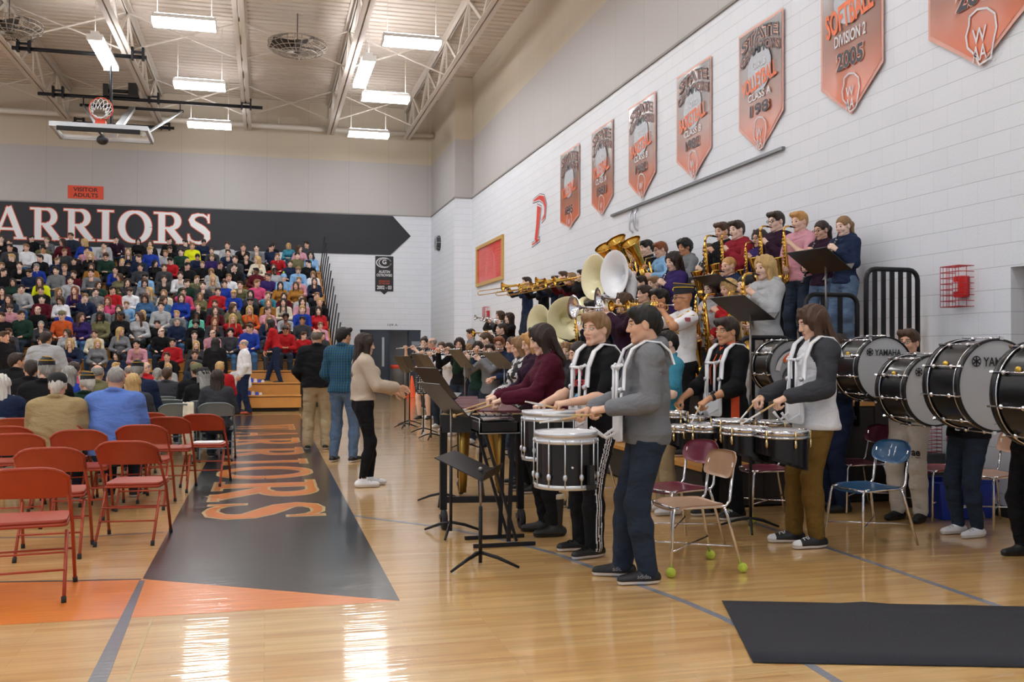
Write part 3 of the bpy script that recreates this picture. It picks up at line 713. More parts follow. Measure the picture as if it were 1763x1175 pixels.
def hoop(x0, x1, z0, z1, y, n, label, r=.024):
    b = MB(); c = .1
    path = [(x0, y, z0), (x0, y, z1 - c)] + arc((x0 + c, y, z1 - c), c, 180, 90, 4, (1, 0, 0), (0, 0, 1)) + arc((x1 - c, y, z1 - c), c, 90, 0, 4, (1, 0, 0), (0, 0, 1)) + [(x1, y, z0)]
    b.tube(path, r, n=8)
    for i in range(n):
        x = x0 + (x1 - x0) * (i + 1) / (n + 1); b.box((x - .022, y - .01, z0 + .08), (x + .022, y + .01, z1))
    b.box((x0, y - .015, z0 + .06), (x1, y + .015, z0 + .1))
    tag(b.build('end_guardrail', black_metal), label, 'railing', 'black guard rails at the end of the band bleachers')
hoop(5.66, 6.24, 1.2, 2.28, 8.18, 5, 'tall black barred guard rail against the block wall, highest of the steps')
hoop(5.0, 5.56, .75, 2.02, 8.18, 2, 'black hoop guard rail in front of the cream-jacketed saxophonist')
hoop(4.3, 4.85, .3, 1.6, 8.18, 3, 'lowest black guard rail behind the orange-logo bass drum')

# ------------------------------------------------------------------ smooth solids on a grid
class Vol:
    def __init__(s, lo, hi, h):
        s.h = h; s.lo = np.array(lo, np.float32) - 2 * h
        s.n = np.ceil((np.array(hi) - s.lo) / h).astype(int) + 3
        s.d = np.full(s.n, 1.0, np.float32)
    def _box(s, lo, hi):
        a = np.clip(((np.array(lo) - s.lo) / s.h).astype(int), 0, s.n - 1); b = np.clip(((np.array(hi) - s.lo) / s.h).astype(int) + 2, 1, s.n)
        if np.any(b <= a): return None
        sl = tuple(slice(a[i], b[i]) for i in range(3))
        g = [(s.lo[i] + s.h * np.arange(a[i], b[i])).astype(np.float32) for i in range(3)]
        return sl, g[0][:, None, None], g[1][None, :, None], g[2][None, None, :]
    def put(s, d, sl, k, mode=0):
        o = s.d[sl]
        if mode == 0:
            h = np.maximum(k - np.abs(o - d), 0) / k; s.d[sl] = np.minimum(o, d) - h * h * k * .25
        else:
            d = -d; h = np.maximum(k - np.abs(o - d), 0) / k; s.d[sl] = np.maximum(o, d) + h * h * k * .25
    def cap(s, a, b, ra, rb=None, k=.02, sc=(1, 1, 1), mode=0):
        rb = ra if rb is None else rb
        a = np.array(a, np.float32); b = np.array(b, np.float32); m = (max(ra, rb) + k + s.h * 2) * max(sc)
        q = s._box(np.minimum(a, b) - m, np.maximum(a, b) + m)
        if q is None: return s
        sl, X, Y, Z = q
        c = 1 / np.array(sc, np.float32); A = a * c; D = (b - a) * c; L = float(D @ D) + 1e-12
        x = X * c[0] - A[0]; y = Y * c[1] - A[1]; z = Z * c[2] - A[2]
        t = np.clip((x * D[0] + y * D[1] + z * D[2]) / L, 0, 1)
        d = np.sqrt((x - t * D[0]) ** 2 + (y - t * D[1]) ** 2 + (z - t * D[2]) ** 2) - (ra + (rb - ra) * t)
        s.put(d * min(sc), sl, k, mode); return s
    def ell(s, c, r, k=.02, mode=0, rot=None):
        c = np.array(c, np.float32); m = max(r) + k + 2 * s.h; q = s._box(c - m, c + m)
        if q is None: return s
        sl, X, Y, Z = q; x = X - c[0]; y = Y - c[1]; z = Z - c[2]
        if rot is not None:
            Rm = np.array(rot.to_3x3().transposed()); x, y, z = Rm[0, 0] * x + Rm[0, 1] * y + Rm[0, 2] * z, Rm[1, 0] * x + Rm[1, 1] * y + Rm[1, 2] * z, Rm[2, 0] * x + Rm[2, 1] * y + Rm[2, 2] * z
        d = (np.sqrt((x / r[0]) ** 2 + (y / r[1]) ** 2 + (z / r[2]) ** 2) - 1) * min(r)
        s.put(d, sl, k, mode); return s
    def cut(s, n, c, k=.004):      # keep the side where p.n < c
        g = [(s.lo[i] + s.h * np.arange(s.n[i])).astype(np.float32) for i in range(3)]
        d = n[0] * g[0][:, None, None] + n[1] * g[1][None, :, None] + n[2] * g[2][None, None, :] - c
        s.d = np.maximum(s.d, d.astype(np.float32)); return s
    def folds(s, amp, f=1.0, seed=0.0):
        g = [(s.lo[i] + s.h * np.arange(s.n[i])).astype(np.float32) for i in range(3)]
        X, Y, Z = g[0][:, None, None], g[1][None, :, None], g[2][None, None, :]
        w = np.sin(f * (11 * X + 8 * Y) + 2.0 * np.sin(f * 9 * Z + seed) + seed)
        n = np.sin(f * 34 * Z + 4.0 * w + seed * 3) * .5 + np.sin(f * (26 * X - 21 * Y) + 2.2 * np.sin(f * 17 * Z + seed)) * .5
        s.d = s.d + amp * n.astype(np.float32); return s
    def mesh(s):
        d = s.d; neg = d < 0; nx, ny, nz = d.shape
        cn = np.zeros((nx - 1, ny - 1, nz - 1), np.uint8)
        offs = [(i, j, k) for i in (0, 1) for j in (0, 1) for k in (0, 1)]
        for (i, j, k) in offs: cn += neg[i:nx - 1 + i, j:ny - 1 + j, k:nz - 1 + k]
        act = (cn > 0) & (cn < 8); I = np.argwhere(act)
        if len(I) == 0: return np.zeros((0, 3)), np.zeros((0, 4), int)
        idx = np.full(act.shape, -1, np.int64); idx[act] = np.arange(len(I))
        acc = np.zeros((len(I), 3)); cnt = np.zeros(len(I))
        for a in offs:
            for ax in range(3):
                if a[ax]: continue
                b = list(a); b[ax] = 1
                da = d[I[:, 0] + a[0], I[:, 1] + a[1], I[:, 2] + a[2]]; db = d[I[:, 0] + b[0], I[:, 1] + b[1], I[:, 2] + b[2]]
                m = (da < 0) != (db < 0); t = np.where(m, da / np.where(m, da - db, 1), 0)
                p = np.tile(np.array(a, float), (len(I), 1)); p[:, ax] += t
                acc += p * m[:, None]; cnt += m
        V = (I + acc / cnt[:, None]) * s.h + s.lo
        F_ = []
        for ax in range(3):
            u, w = (ax + 1) % 3, (ax + 2) % 3
            sa = [slice(None)] * 3; sb = [slice(None)] * 3; sa[ax] = slice(0, -1); sb[ax] = slice(1, None)
            n0, n1 = neg[tuple(sa)], neg[tuple(sb)]; E = np.argwhere(n0 != n1)
            E = E[(E[:, u] > 0) & (E[:, w] > 0) & (E[:, u] < d.shape[u] - 1) & (E[:, w] < d.shape[w] - 1)]
            if not len(E): continue
            fl = n0[E[:, 0], E[:, 1], E[:, 2]]
            def c(du, dw):
                q = E.copy(); q[:, u] += du; q[:, w] += dw; return idx[q[:, 0], q[:, 1], q[:, 2]]
            Q = np.stack([c(-1, -1), c(0, -1), c(0, 0), c(-1, 0)], 1)
            Q[~fl] = Q[~fl][:, ::-1]; F_.append(Q)
        return V, np.concatenate(F_)
def nmesh(name, V, Q, mi=None, smooth=True):
    me = bpy.data.meshes.new(name)
    V = np.asarray(V, np.float32); Q = np.asarray(Q, np.int32)
    me.vertices.add(len(V)); me.vertices.foreach_set('co', V.ravel())
    me.loops.add(Q.size); me.loops.foreach_set('vertex_index', Q.ravel())
    me.polygons.add(len(Q)); me.polygons.foreach_set('loop_start', np.arange(0, Q.size, 4, dtype=np.int32))
    me.update(calc_edges=True)
    me.polygons.foreach_set('use_smooth', np.full(len(Q), smooth, bool))
    if mi is not None: me.polygons.foreach_set('material_index', np.asarray(mi, np.int32))
    me.update(); return me

# ------------------------------------------------------------------ heads, hair, hands
_c = {}
def head_geo(h, fem):
    """skull, face, ears and upper neck about the middle of the skull; +y is where the face looks. Polygons: 0 skin 1 brow 2 eye 3 lips"""
    k = ('head', h, fem)
    if k in _c: return _c[k]
    v = Vol((-.1, -.13, -.24), (.1, .13, .13), h); j = .9 if fem else 1.0
    v.ell((0, -.014, .03), (.074, .092, .084), .01)
    v.ell((0, .024, -.032), (.058 * (.96 if fem else 1), .062, .07), .03)
    for s in (-1, 1):
        v.cap((s * .047 * j, .0, -.06), (s * .012, .06, -.093), .02, .019, .02)
        v.ell((s * .036, .058, -.026), (.022, .022, .022), .02)
    v.cap((0, .062, -.092), (0, .066, -.096), .017 * j, None, .02)
    v.cap((-.033, .073, .028), (.033, .073, .028), .012, None, .018)
    for s in (-1, 1):
        v.ell((s * .031, .097, .006), (.02, .02, .014), .012, 1); v.ell((s * .031, .073, .005), (.014, .0145, .0135), .004)
    v.cap((0, .084, .012), (0, .1, -.026), .0085, .0125, .012)
    for s in (-1, 1): v.ell((s * .0115, .09, -.031), (.009, .01, .008), .006)
    v.cap((-.018, .081, -.057), (.018, .081, -.057), .0075, None, .008); v.cap((-.014, .08, -.067), (.014, .08, -.067), .0085, None, .008)
    v.cap((-.03, .098, -.062), (.03, .098, -.062), .0035, None, .006, mode=1)
    for s in (-1, 1):
        v.ell((s * .077, -.006, -.004), (.012, .022, .034), .012, 0, Matrix.Rotation(-.2, 3, 'X')); v.ell((s * .088, .0, -.002), (.006, .011, .017), .006, 1)
    v.cap((0, -.022, -.05), (0, -.035, -.2), .046 if fem else .053, .05 if fem else .058, .03)
    V, Q = v.mesh(); c = V[Q].mean(1); mi = np.zeros(len(Q), int)
    ax = np.abs(c[:, 0]); f = c[:, 1] > .06
    mi[f & (np.abs((c[:, 2] - (.031 - (ax - .03) ** 2 * 6))) < max(.0045, h * .6)) & (ax > .012) & (ax < .052) & (c[:, 1] > .066)] = 1
    if h < .005: mi[f & (np.abs(c[:, 2] - (.0125 - (ax - .031) ** 2 * 20)) < .0022) & (np.abs(ax - .031) < .0155)] = 2
    else: mi[f & (((ax - .031) / .013) ** 2 + ((c[:, 2] - .004) / max(.0055, h * .7)) ** 2 < 1)] = 2
    mi[f & (((ax) / .024) ** 2 + ((c[:, 2] + .062) / max(.0095, h * .9)) ** 2 < 1)] = 3
    _c[k] = (V, Q, mi); return _c[k]
def hair_geo(style, h, seed=0.0):
    k = ('hair', style, h, seed)
    if k in _c: return _c[k]
    v = Vol((-.19, -.24, -.46), (.19, .16, .2), h)
    t = {'S': .009, 'Z': .003, 'Q': .014, 'C': .03, 'L': .014, 'M': .016, 'P': .008, 'B': .008, 'A': .004, 'K': .006}[style]
    v.ell((0, -.017, .034), (.077 + t, .095 + t, .087 + t), .01)
    if style in 'SQC': v.cap((-.045, .06, .088), (.05, .062, .092), .024 + t * .4, None, .03); v.cap((0, -.08, -.02), (0, -.078, -.05), .04, .03, .04)
    if style in 'LM':
        e = -.36 if style == 'L' else -.2
        v.cap((0, -.07, .0), (0, -.095, e), .07, .05 if style == 'L' else .07, .03, (1.3, .62, 1))
        for s in (-1, 1): v.cap((s * .07, .015, .03), (s * .083, -.0, e * .75), .028, .026, .025, (.8, 1.25, 1)); v.cap((s * .03, .055, .108), (s * .075, .03, .02), .018, .02, .02)
    if style == 'P': v.cap((0, -.1, .05), (0, -.145, .0), .032, .035, .02); v.cap((0, -.145, .0), (0, -.135, -.22), .036, .018, .02)
    if style == 'B': v.ell((0, -.1, .1), (.042, .042, .04), .012)
    if style == 'K': v.cap((0, -.1, .02), (0, -.12, -.05), .04, .03, .02)
    # clear the face and ears
    zb = {'S': .055, 'Z': .06, 'Q': .062, 'C': .06, 'P': .06, 'B': .06, 'A': .06, 'K': .06, 'L': .055, 'M': .05}[style]
    if style in 'LM': v.ell((0, .115, -.05), (.062, .1, .12), .012, 1); v.ell((0, .0, -.2), (.058, .07, .14), .01, 1)
    else:
        v.ell((0, .12, -.03), (.085, .085, zb + .045), .01, 1)
        for s in (-1, 1): v.ell((s * .095, .012, -.045), (.04, .05, .065), .01, 1)
        v.cap((0, .03, -.16), (0, .03, -.06), .095, .085, .01, mode=1)
        if style not in 'PBK': v.cut((0, .35, -1), .075)
    if style == 'A': v.ell((0, .02, .12), (.085, .13, .075), .01, 1)
    g = [(v.lo[i] + v.h * np.arange(v.n[i])).astype(np.float32) for i in range(3)]; X, Y, Z = g[0][:, None, None], g[1][None, :, None], g[2][None, None, :]
    if style == 'C': n = np.sin(95 * X + seed) * np.sin(90 * Y) * np.sin(100 * Z) * .007
    elif style in 'LM': n = np.sin(150 * X + 60 * Y + 3 * np.sin(16 * Z + seed)) * .0035 + np.sin(330 * X + 150 * Y + 5 * np.sin(10 * Z)) * .0012
    else: n = np.sin(120 * X + 4 * np.sin(30 * Y) + seed) * np.sin(60 * Y + 40 * Z) * .003
    if h > .009: n = n * .6
    v.d = v.d + n.astype(np.float32)
    V, Q = v.mesh(); _c[k] = (V, Q); return _c[k]
def hand_geo(pose, h):
    """right hand from the wrist: +y along the hand, +z its back, thumb on the -x side"""
    k = ('hand', pose, h)
    if k in _c: return _c[k]
    v = Vol((-.09, -.03, -.11), (.07, .22, .05), h); kk = max(.005, h)
    v.cap((0, -.02, 0), (0, .02, 0), .024, .026, .01, (1.1, 1, .8))
    for x, L in ((-.03, .088), (-.01, .092), (.012, .088), (.032, .078)): v.cap((x * .45, .02, 0), (x, L, .002), .014, .0125, .012)
    v.cap((-.018, .03, -.01), (-.03, .05, -.012), .018, .014, .012)
    curls = {'grip': (62, 75, 40), 'relax': (22, 32, 20), 'flat': (6, 8, 5), 'hold': (45, 60, 30)}[pose]
    for i, (x, y, s) in enumerate(((-.031, .09, .95), (-.0105, .095, 1.05), (.0115, .09, 1.0), (.0325, .08, .8))):
        p = Vector((x, y, .001)); a = 0
        for L, c, r0, r1 in ((.043, curls[0], .0092, .0085), (.027, curls[1], .0085, .0078), (.021, curls[2], .0078, .0066)):
            a += R(c + (i * 3)); q = p + Vector((x * .12 * (1 if pose != 'grip' else 0), math.cos(a), -math.sin(a))) * L * s
            v.cap(p, q, r0, r1, .003 if h < .005 else .006); p = q
    if pose in ('grip', 'hold'): th = [(-.03, .045, -.012), (-.042, .068, -.034), (-.03, .092, -.05), (-.012, .104, -.056)]
    else: th = [(-.03, .04, -.01), (-.055, .062, -.018), (-.066, .09, -.024), (-.07, .112, -.028)]
    for i in range(3): v.cap(th[i], th[i + 1], .0115 - .001 * i, .0105 - .0012 * i, .006)
    V, Q = v.mesh(); _c[k] = (V, Q); return _c[k]
def join(parts):
    V, Q, M_ = [], [], []; o = 0
    for v, q, m in parts:
        V.append(v); Q.append(np.asarray(q) + o); M_.append(m if m is not None else np.zeros(len(q), int)); o += len(v)
    return np.concatenate(V), np.concatenate(Q), np.concatenate(M_)
def xf(V, M):
    A = np.array(M); return V @ A[:3, :3].T + A[:3, 3]
def ik(a, c, la, lb, pole):
    a, c, pole = Vector(a), Vector(c), Vector(pole); d = c - a; L = min(d.length, (la + lb) * .998); u = d.normalized(); c = a + u * L
    x = (la * la - lb * lb + L * L) / (2 * L); h = math.sqrt(max(0, la * la - x * x)); p = (pole - u * pole.dot(u)).normalized()
    return a + u * x + p * h, c
SKIN = {'f': ['e0bba6', 'd9ad96', 'e6c6b4'], 't': ['c48f6c', 'b98562'], 'd': ['6f4a35', '5d3d2c']}
def skin_mat(c): return mat('skin_' + c, c, .5, 0, .05, 25, spec=.35)
HAIRC = {'k': '17130f', 'd': '2e211a', 'b': '4a3323', 'l': '8a6a48', 'y': 'c2a068', 'r': '7d4526', 'g': '8f8d88', 'w': 'cfccc4', 's': '6e6258', 'o': 'b98a50'}
HAIRN = {'k': 'black', 'd': 'dark', 'b': 'brown', 'l': 'light brown', 'y': 'blond', 'r': 'auburn', 'g': 'grey', 'w': 'white', 's': 'shaved', 'o': 'strawberry blond'}
def hair_mat(c):
    k = 'hair_' + c
    if k in MATS: return MATS[k]
    m = mat(k, HAIRC[c], .5, 0, .3, 60, spec=.4); nt = m.node_tree; b = nt.nodes['Principled BSDF']; L = nt.links.new
    tc = nt.nodes.new('ShaderNodeTexCoord'); mp = node(nt, 'ShaderNodeMapping'); mp.inputs['Scale'].default_value = (110, 110, 12); L(tc.outputs['Object'], mp.inputs['Vector'])
    no = node(nt, 'ShaderNodeTexNoise', Scale=1.0, Detail=3.0, Distortion=.6); L(mp.outputs[0], no.inputs['Vector'])
    bp = node(nt, 'ShaderNodeBump', Strength=.8, Distance=.006); L(no.outputs['Fac'], bp.inputs['Height']); L(bp.outputs['Normal'], b.inputs['Normal'])
    for q in nt.nodes:
        if q.type == 'MIX': L(no.outputs['Fac'], q.inputs[0])
    return m
CL = {'cs': ('86202c', 'crimson'), 'bk': ('18181b', 'black'), 'nv': ('1f2a44', 'navy'), 'ch': ('3c3d42', 'charcoal'), 'gy': ('75777b', 'grey'), 'lg': ('a9abae', 'light grey'), 'wt': ('e3e4e8', 'white'), 'rd': ('ab2026', 'red'),
      'mr': ('561522', 'maroon'), 'pk': ('c9929e', 'pink'), 'hp': ('c64a72', 'bright pink'), 'pu': ('35265e', 'purple'), 'bl': ('213c98', 'royal blue'), 'lb': ('83aed6', 'light blue'), 'tl': ('3b8096', 'teal'),
      'dg': ('20392f', 'dark green'), 'gn': ('6d6b4c', 'olive'), 'yl': ('dfe323', 'bright yellow'), 'or': ('c2582a', 'orange'), 'br': ('9a6a2c', 'mustard brown'), 'cr': ('d6cdb8', 'cream'), 'ru': ('a5401f', 'rust'),
      'mt': ('74cdb3', 'mint green'), 'dn': ('3f6288', 'denim blue'), 'pl': ('2f1a2c', 'plum'), 'kh': ('a8987a', 'khaki'), 'jn': ('2a3342', 'dark jean'), 'lj': ('566b86', 'light jean'), 'tan': ('a08d66', 'tan'),
      'bs': ('5f7fc8', 'cornflower blue'), 'bu': ('4b1427', 'burgundy'), 'bc': ('6f5527', 'caramel brown'), 'swt': ('c7c0b6', 'off-white'), 'fl': ('cdbdaa', 'beige fleece')}
def cloth(c):
    k = 'cloth_' + c
    if k in MATS: return MATS[k]
    m = mat(k, CL[c][0], .88, 0, .1, 60, spec=.18); nt = m.node_tree; b = nt.nodes['Principled BSDF']; L = nt.links.new
    tc = nt.nodes.new('ShaderNodeTexCoord'); mp = node(nt, 'ShaderNodeMapping'); mp.inputs['Scale'].default_value = (1, 1, 1.9); L(tc.outputs['Object'], mp.inputs['Vector'])
    no = node(nt, 'ShaderNodeTexNoise', Scale=5.5, Detail=2.5, Roughness=.45, Distortion=.5); L(mp.outputs[0], no.inputs['Vector'])
    bp = node(nt, 'ShaderNodeBump', Strength=.6, Distance=.06); L(no.outputs['Fac'], bp.inputs['Height']); L(bp.outputs['Normal'], b.inputs['Normal'])
    return m

# ------------------------------------------------------------------ a person
def rig(p):
    J = {}; seat = p.get('seat'); lean = p.get('lean', 0.0); fem = p.get('fem', False); fat = p.get('fat', 0.0)
    zp = .95 if not seat else .53
    if seat: P = Vector((0, -.02, zp))
    else: P = Vector((p.get('hipx', 0), p.get('hipy', 0), zp))
    J['P'] = P; up = Vector((0, math.sin(lean), math.cos(lean))); J['up'] = up
    J['chest'] = P + up * .33; J['neck'] = P + up * .525
    sw = .158 if fem else .18; sw += fat * .5; rf = p.get('sf', 0.0); tw = p.get('twist', 0.0)
    for s, n in ((1, 'R'), (-1, 'L')):
        S = P + up * .455 + Vector((s * sw * math.cos(tw), rf + s * -sw * math.sin(tw), 0)); J['S' + n] = S
        w = p['hands'][0 if n == 'R' else 1]
        pole = p.get('pole', ((.6, -.5, -.6), (-.6, -.5, -.6)))[0 if n == 'R' else 1]
        J['E' + n], J['W' + n] = ik(S, Vector(w) + (Vector((0, 0, -.42)) if seat and p.get('rel') else Vector()), .285, .26, pole)
        H = P + Vector((s * .088, 0, -.03)); J['H' + n] = H
        if seat:
            K = Vector((s * p.get('knee', .12), .43, .50)); A_ = Vector((s * .12, p.get('footy', .42), .08))
        else:
            f = p.get('feet', ((.1, .02), (-.1, -.0)))[0 if n == 'R' else 1]; A_ = Vector((f[0], f[1], .08)); K, A_ = ik(H, A_, .43, .425, (s * .1, 1, 0))
        J['K' + n] = K; J['A' + n] = A_
    hy, hp, ht = p.get('head', (0, 0, 0))
    Hm = Matrix.Rotation(hy, 4, 'Z') @ Matrix.Rotation(-hp, 4, 'X') @ Matrix.Rotation(ht, 4, 'Y')
    J['HM'] = Matrix.Translation(J['neck'] + up * .138 + Vector((0, .022 + max(0, hp) * .04, -max(0, hp) * .02))) @ Hm
    J['fat'] = fat; J['fem'] = fem; J['sw'] = sw
    return J
def bounds(J, m=.2):
    pts = np.array([tuple(J[k]) for k in J if isinstance(J[k], Vector) and k != 'up']); return pts.min(0) - m, pts.max(0) + m
def torso(v, J, o=0.0, k=.05):
    P, up, f, fem = J['P'], J['up'], J['fat'], J['fem']
    v.cap(P + Vector((-.055, 0, -.03)), P + Vector((.055, 0, -.03)), .108 + o + f * .5, None, k, (1, .95, 1))
    v.cap(P + up * .02, P + up * .2, .105 + o + f, .098 + o + f * 1.2, k, (1.2 if not fem else 1.1, .95, 1))
    v.cap(P + up * .2, P + up * .35, .1 + o + f, .112 + o + f * .7, k, (1.25 if not fem else 1.12, .9, 1))
    v.cap(J['SL'] * .72 + (P + up * .44) * .28, J['SR'] * .72 + (P + up * .44) * .28, .068 + o, None, k)
    if fem:
        for s in (-1, 1): v.ell(P + up * .34 + Vector((s * .07, .085 + o, 0)), (.065 + o * .5, .05 + o * .5, .06 + o * .5), .04)
    for n in 'LR': v.cap(J['neck'] + Vector((0, 0, -.01)), J['S' + n] + (J['neck'] - J['S' + n]) * .25 + Vector((0, 0, .015)), .05 + o * .6, .036 + o * .6, .03)
def arm(v, J, n, o=0.0, frac=1.0, k=.03):
    S, E, W = J['S' + n], J['E' + n], J['W' + n]
    if frac <= .5: v.cap(S, S + (E - S) * frac * 2, .056 + o, .05 + o * 1.3, k); return
    v.cap(S, E, .053 + o, .042 + o, k); v.cap(E, E + (W - E) * .35, .042 + o, .04 + o, k)
    e = (frac - .5) * 2
    v.cap(E + (W - E) * .3, E + (W - E) * e, .04 + o, .04 + o + (.027 - .04) * min(1, e) * (1 if o < .008 else .45), k)
def leg(v, J, n, o=0.0, wide=0.0, end=1.0, k=.03):
    H, K, A_ = J['H' + n], J['K' + n], J['A' + n]; f = J['fat'] * .4
    v.cap(H, K, .085 + o + f, .056 + o + wide * .4 + f * .5, k); C = K + (A_ - K) * .35
    v.cap(K, C, .056 + o + wide * .4, .055 + o + wide * .5, k); v.cap(C, K + (A_ - K) * end, .055 + o + wide * .5, .038 + o + wide, k)
def foot_dir(p, n): return p.get('toe', (0.12, -0.12))[0 if n == 'R' else 1]
def get_meshes(key, p, lod):
    """body, top, trousers, shoe meshes of one figure; key names figures that share them"""
    kk = ('fig', key)
    if kk in _c: return _c[kk]
    J = rig(p); hb = {'hi': .011, 'mid': .014, 'lo': .018}[lod]; hc = {'hi': .0085, 'mid': .012, 'lo': .017}[lod]
    lo, hi = bounds(J); lo[2] = 0 if not p.get('seat') else lo[2]
    v = Vol(lo, hi, hb); torso(v, J)
    v.cap(J['neck'] - J['up'] * .02, Vector(J['HM'].translation) - Vector((0, .02, .06)), .055 if not J['fem'] else .048, None, .03)
    for n in 'LR':
        arm(v, J, n); leg(v, J, n); a = foot_dir(p, n); d = Vector((math.sin(a), math.cos(a), 0))
        v.cap(J['A' + n] + Vector((0, 0, -.03)) - d * .04, J['A' + n] + d * .14 + Vector((0, 0, -.045)), .035, .028, .02)
        if lod == 'lo':
            w = (J['W' + n] - J['E' + n]).normalized(); v.cap(J['W' + n], J['W' + n] + w * .1, .03, .026, .02, (1, 1, .8))
    parts = [(*v.mesh(), None)]
    hh = {'hi': .0042, 'mid': .0075, 'lo': .0135}[lod]; V, Q, mi = head_geo(hh, J['fem']); parts.append((xf(V, J['HM']), Q, mi))
    if lod != 'lo':
        for i, n in enumerate('RL'):
            V, Q = hand_geo(p.get('grip', ('grip', 'grip'))[i], .0036 if lod == 'hi' else .006)
            y = (J['W' + n] - J['E' + n]).normalized(); bd = p.get('bend')
            if bd: y = (y + Vector(bd[i])).normalized()
            pn = Vector(p.get('palm', ((0, 0, 1), (0, 0, 1)))[i]); z = (pn - y * pn.dot(y)).normalized(); x = y.cross(z)
            M = Matrix((x, y, z)).transposed().to_4x4(); M.translation = J['W' + n]
            if n == 'L': V = V * np.array([-1, 1, 1]); Q = Q[:, ::-1]
            parts.append((xf(V, M), Q, None))
    V, Q, mi = join(parts); out = {'body': nmesh('body', V, Q, mi), 'J': J}
    # top
    fr = p.get('sleeve', .95); o = p.get('loose', .012); vest = p.get('vest')
    v = Vol(lo, hi, hc); torso(v, J, o + .004, .05)
    hem = p.get('hem', .90) if not p.get('seat') else None
    if hem: v.cut((0, 0, -1), -hem)
    else: v.cut((0, 0, -1), -.47)
    if hem and p.get('flare'): v.cap((0, 0, hem + .03), (0, 0, hem + .1), .12 + o + p['flare'], .11 + o, .03, (1.3, 1, 1)); v.cut((0, 0, -1), -hem)
    for n in 'LR': arm(v, J, n, o, fr)
    if p.get('hood'):
        N = J['neck']; v.cap(N + Vector((-.07, -.06, .0)), N + Vector((.07, -.06, .0)), .05, None, .03); v.cap(N + Vector((0, -.09, -.0)), N + Vector((0, -.12, -.1)), .07, .045, .03, (1.2, .7, 1))
        for s in (-1, 1): v.cap(N + Vector((s * .08, -.03, .01)), N + Vector((s * .03, .075, -.05)), .035, .024, .02)
    else:
        N = J['neck']; r = .07
        for i in range(10):
            a0, a1 = 2 * PI * i / 10, 2 * PI * (i + 1) / 10
            q = lambda a: N + Vector((r * math.cos(a), r * math.sin(a) * .95 + .0, .012 - .03 * math.sin(a)))
            v.cap(q(a0), q(a1), .012 + o * .4, None, .01)
    Hc = Vector(J['HM'].translation); v.cap(N + Vector((0, .0, .015)), Hc, .052, None, .006, mode=1)
    if lod != 'lo': v.folds(.0052 if lod == 'hi' else .0035, .8, p.get('seed', 1.3))
    if p.get('band'):
        gz = (v.lo[2] + v.h * np.arange(v.n[2])).astype(np.float32)[None, None, :]; v.d = v.d + np.where(gz < hem + .055, .005, 0).astype(np.float32) + np.where(np.abs(gz - hem - .058) < .008, .003, 0).astype(np.float32)
    V, Q = v.mesh(); mi = np.zeros(len(Q), int)
    if p.get('raglan'):
        c = V[Q].mean(1)
        for n in 'LR':
            S, E = np.array(J['S' + n]), np.array(J['E' + n]); sx = 1 if n == 'R' else -1
            mi[(c[:, 2] > 1.3) & ((c[:, 0] - J['P'].x) * sx > .145 - (c[:, 2] - 1.3) * .6)] = 1
            for a, b in ((J['S' + n], J['E' + n]), (J['E' + n], J['W' + n])):
                a = np.array(a); D = np.array(b) - a; t = np.clip(((c - a) @ D) / (D @ D), 0, 1); dd = np.linalg.norm(c - a - t[:, None] * D, axis=1); mi[(dd < .085) & (((c[:, 0] - J['P'].x) * sx > .135) | (c[:, 1] > .17))] = 1
    out['top'] = nmesh('top', V, Q, mi)
    # trousers or skirt
    lw = p.get('legw', .012); v = Vol(lo, hi, hc)
    if p.get('skirt'):
        P = J['P']; v.cap(P + Vector((0, 0, .1)), P + Vector((0, 0, -.1)), .11, .15, .03, (1.2, 1, 1)); v.cap(P + Vector((0, 0, -.1)), P + Vector((0, 0, -.36)), .155, .165, .03, (1.2, 1, 1)); v.cut((0, 0, -1), -p['skirt'])
    else:
        P = J['P']; f = J['fat']
        v.cap(P + Vector((-.055, 0, -.03)), P + Vector((.055, 0, -.03)), .112 + f * .5 + .006, None, .05, (1, .95, 1)); v.cap(P + J['up'] * .0, P + J['up'] * .1, .108 + f, None, .04, (1.15, .95, 1))
        for n in 'LR': leg(v, J, n, .01, lw, p.get('cuff', 1.0), .035)
        if not p.get('seat'): v.cut((0, 0, -1), -.035)
        if lod != 'lo': v.folds(.0042, .75, p.get('seed', 1.3) + 2)
    V, Q = v.mesh(); mi = np.zeros(len(Q), int)
    if p.get('stripes'):
        c = V[Q].mean(1)
        for n, s in (('R', 1), ('L', -1)):
            H_, K, A_ = [np.array(J[q + n]) for q in 'HKA']; t = np.clip((c[:, 2] - A_[2]) / (H_[2] - A_[2]), 0, 1); kt = (K[2] - A_[2]) / (H_[2] - A_[2])
            ay = np.where(t > kt, K[1] + (H_[1] - K[1]) * (t - kt) / (1 - kt), A_[1] + (K[1] - A_[1]) * t / kt); axx = np.where(t > kt, K[0] + (H_[0] - K[0]) * (t - kt) / (1 - kt), A_[0] + (K[0] - A_[0]) * t / kt)
            dy = c[:, 1] - ay; mi[((c[:, 0] - axx) * s > .02) & ((np.abs(dy) < .0045) | (np.abs(np.abs(dy) - .019) < .0045)) & (c[:, 2] < .9)] = 1
    out['trousers'] = nmesh('trousers', V, Q, mi)
    for n in 'LR':
        a = foot_dir(p, n); d = Vector((math.sin(a), math.cos(a), 0)); A_ = J['A' + n]; h = {'hi': .006, 'mid': .009, 'lo': .014}[lod]
        v = Vol(A_ + Vector((-.24, -.24, -.09)), A_ + Vector((.24, .24, .3)), h); b = A_ + Vector((0, 0, -.08)); W_ = Vector((d.y, -d.x, 0))
        v.cap(b - d * .045 + Vector((0, 0, .04)), b + d * .03 + Vector((0, 0, .045)), .042, .045, .02); v.cap(b + d * .03 + Vector((0, 0, .04)), b + d * .165 + Vector((0, 0, .028)), .046, .034, .02)
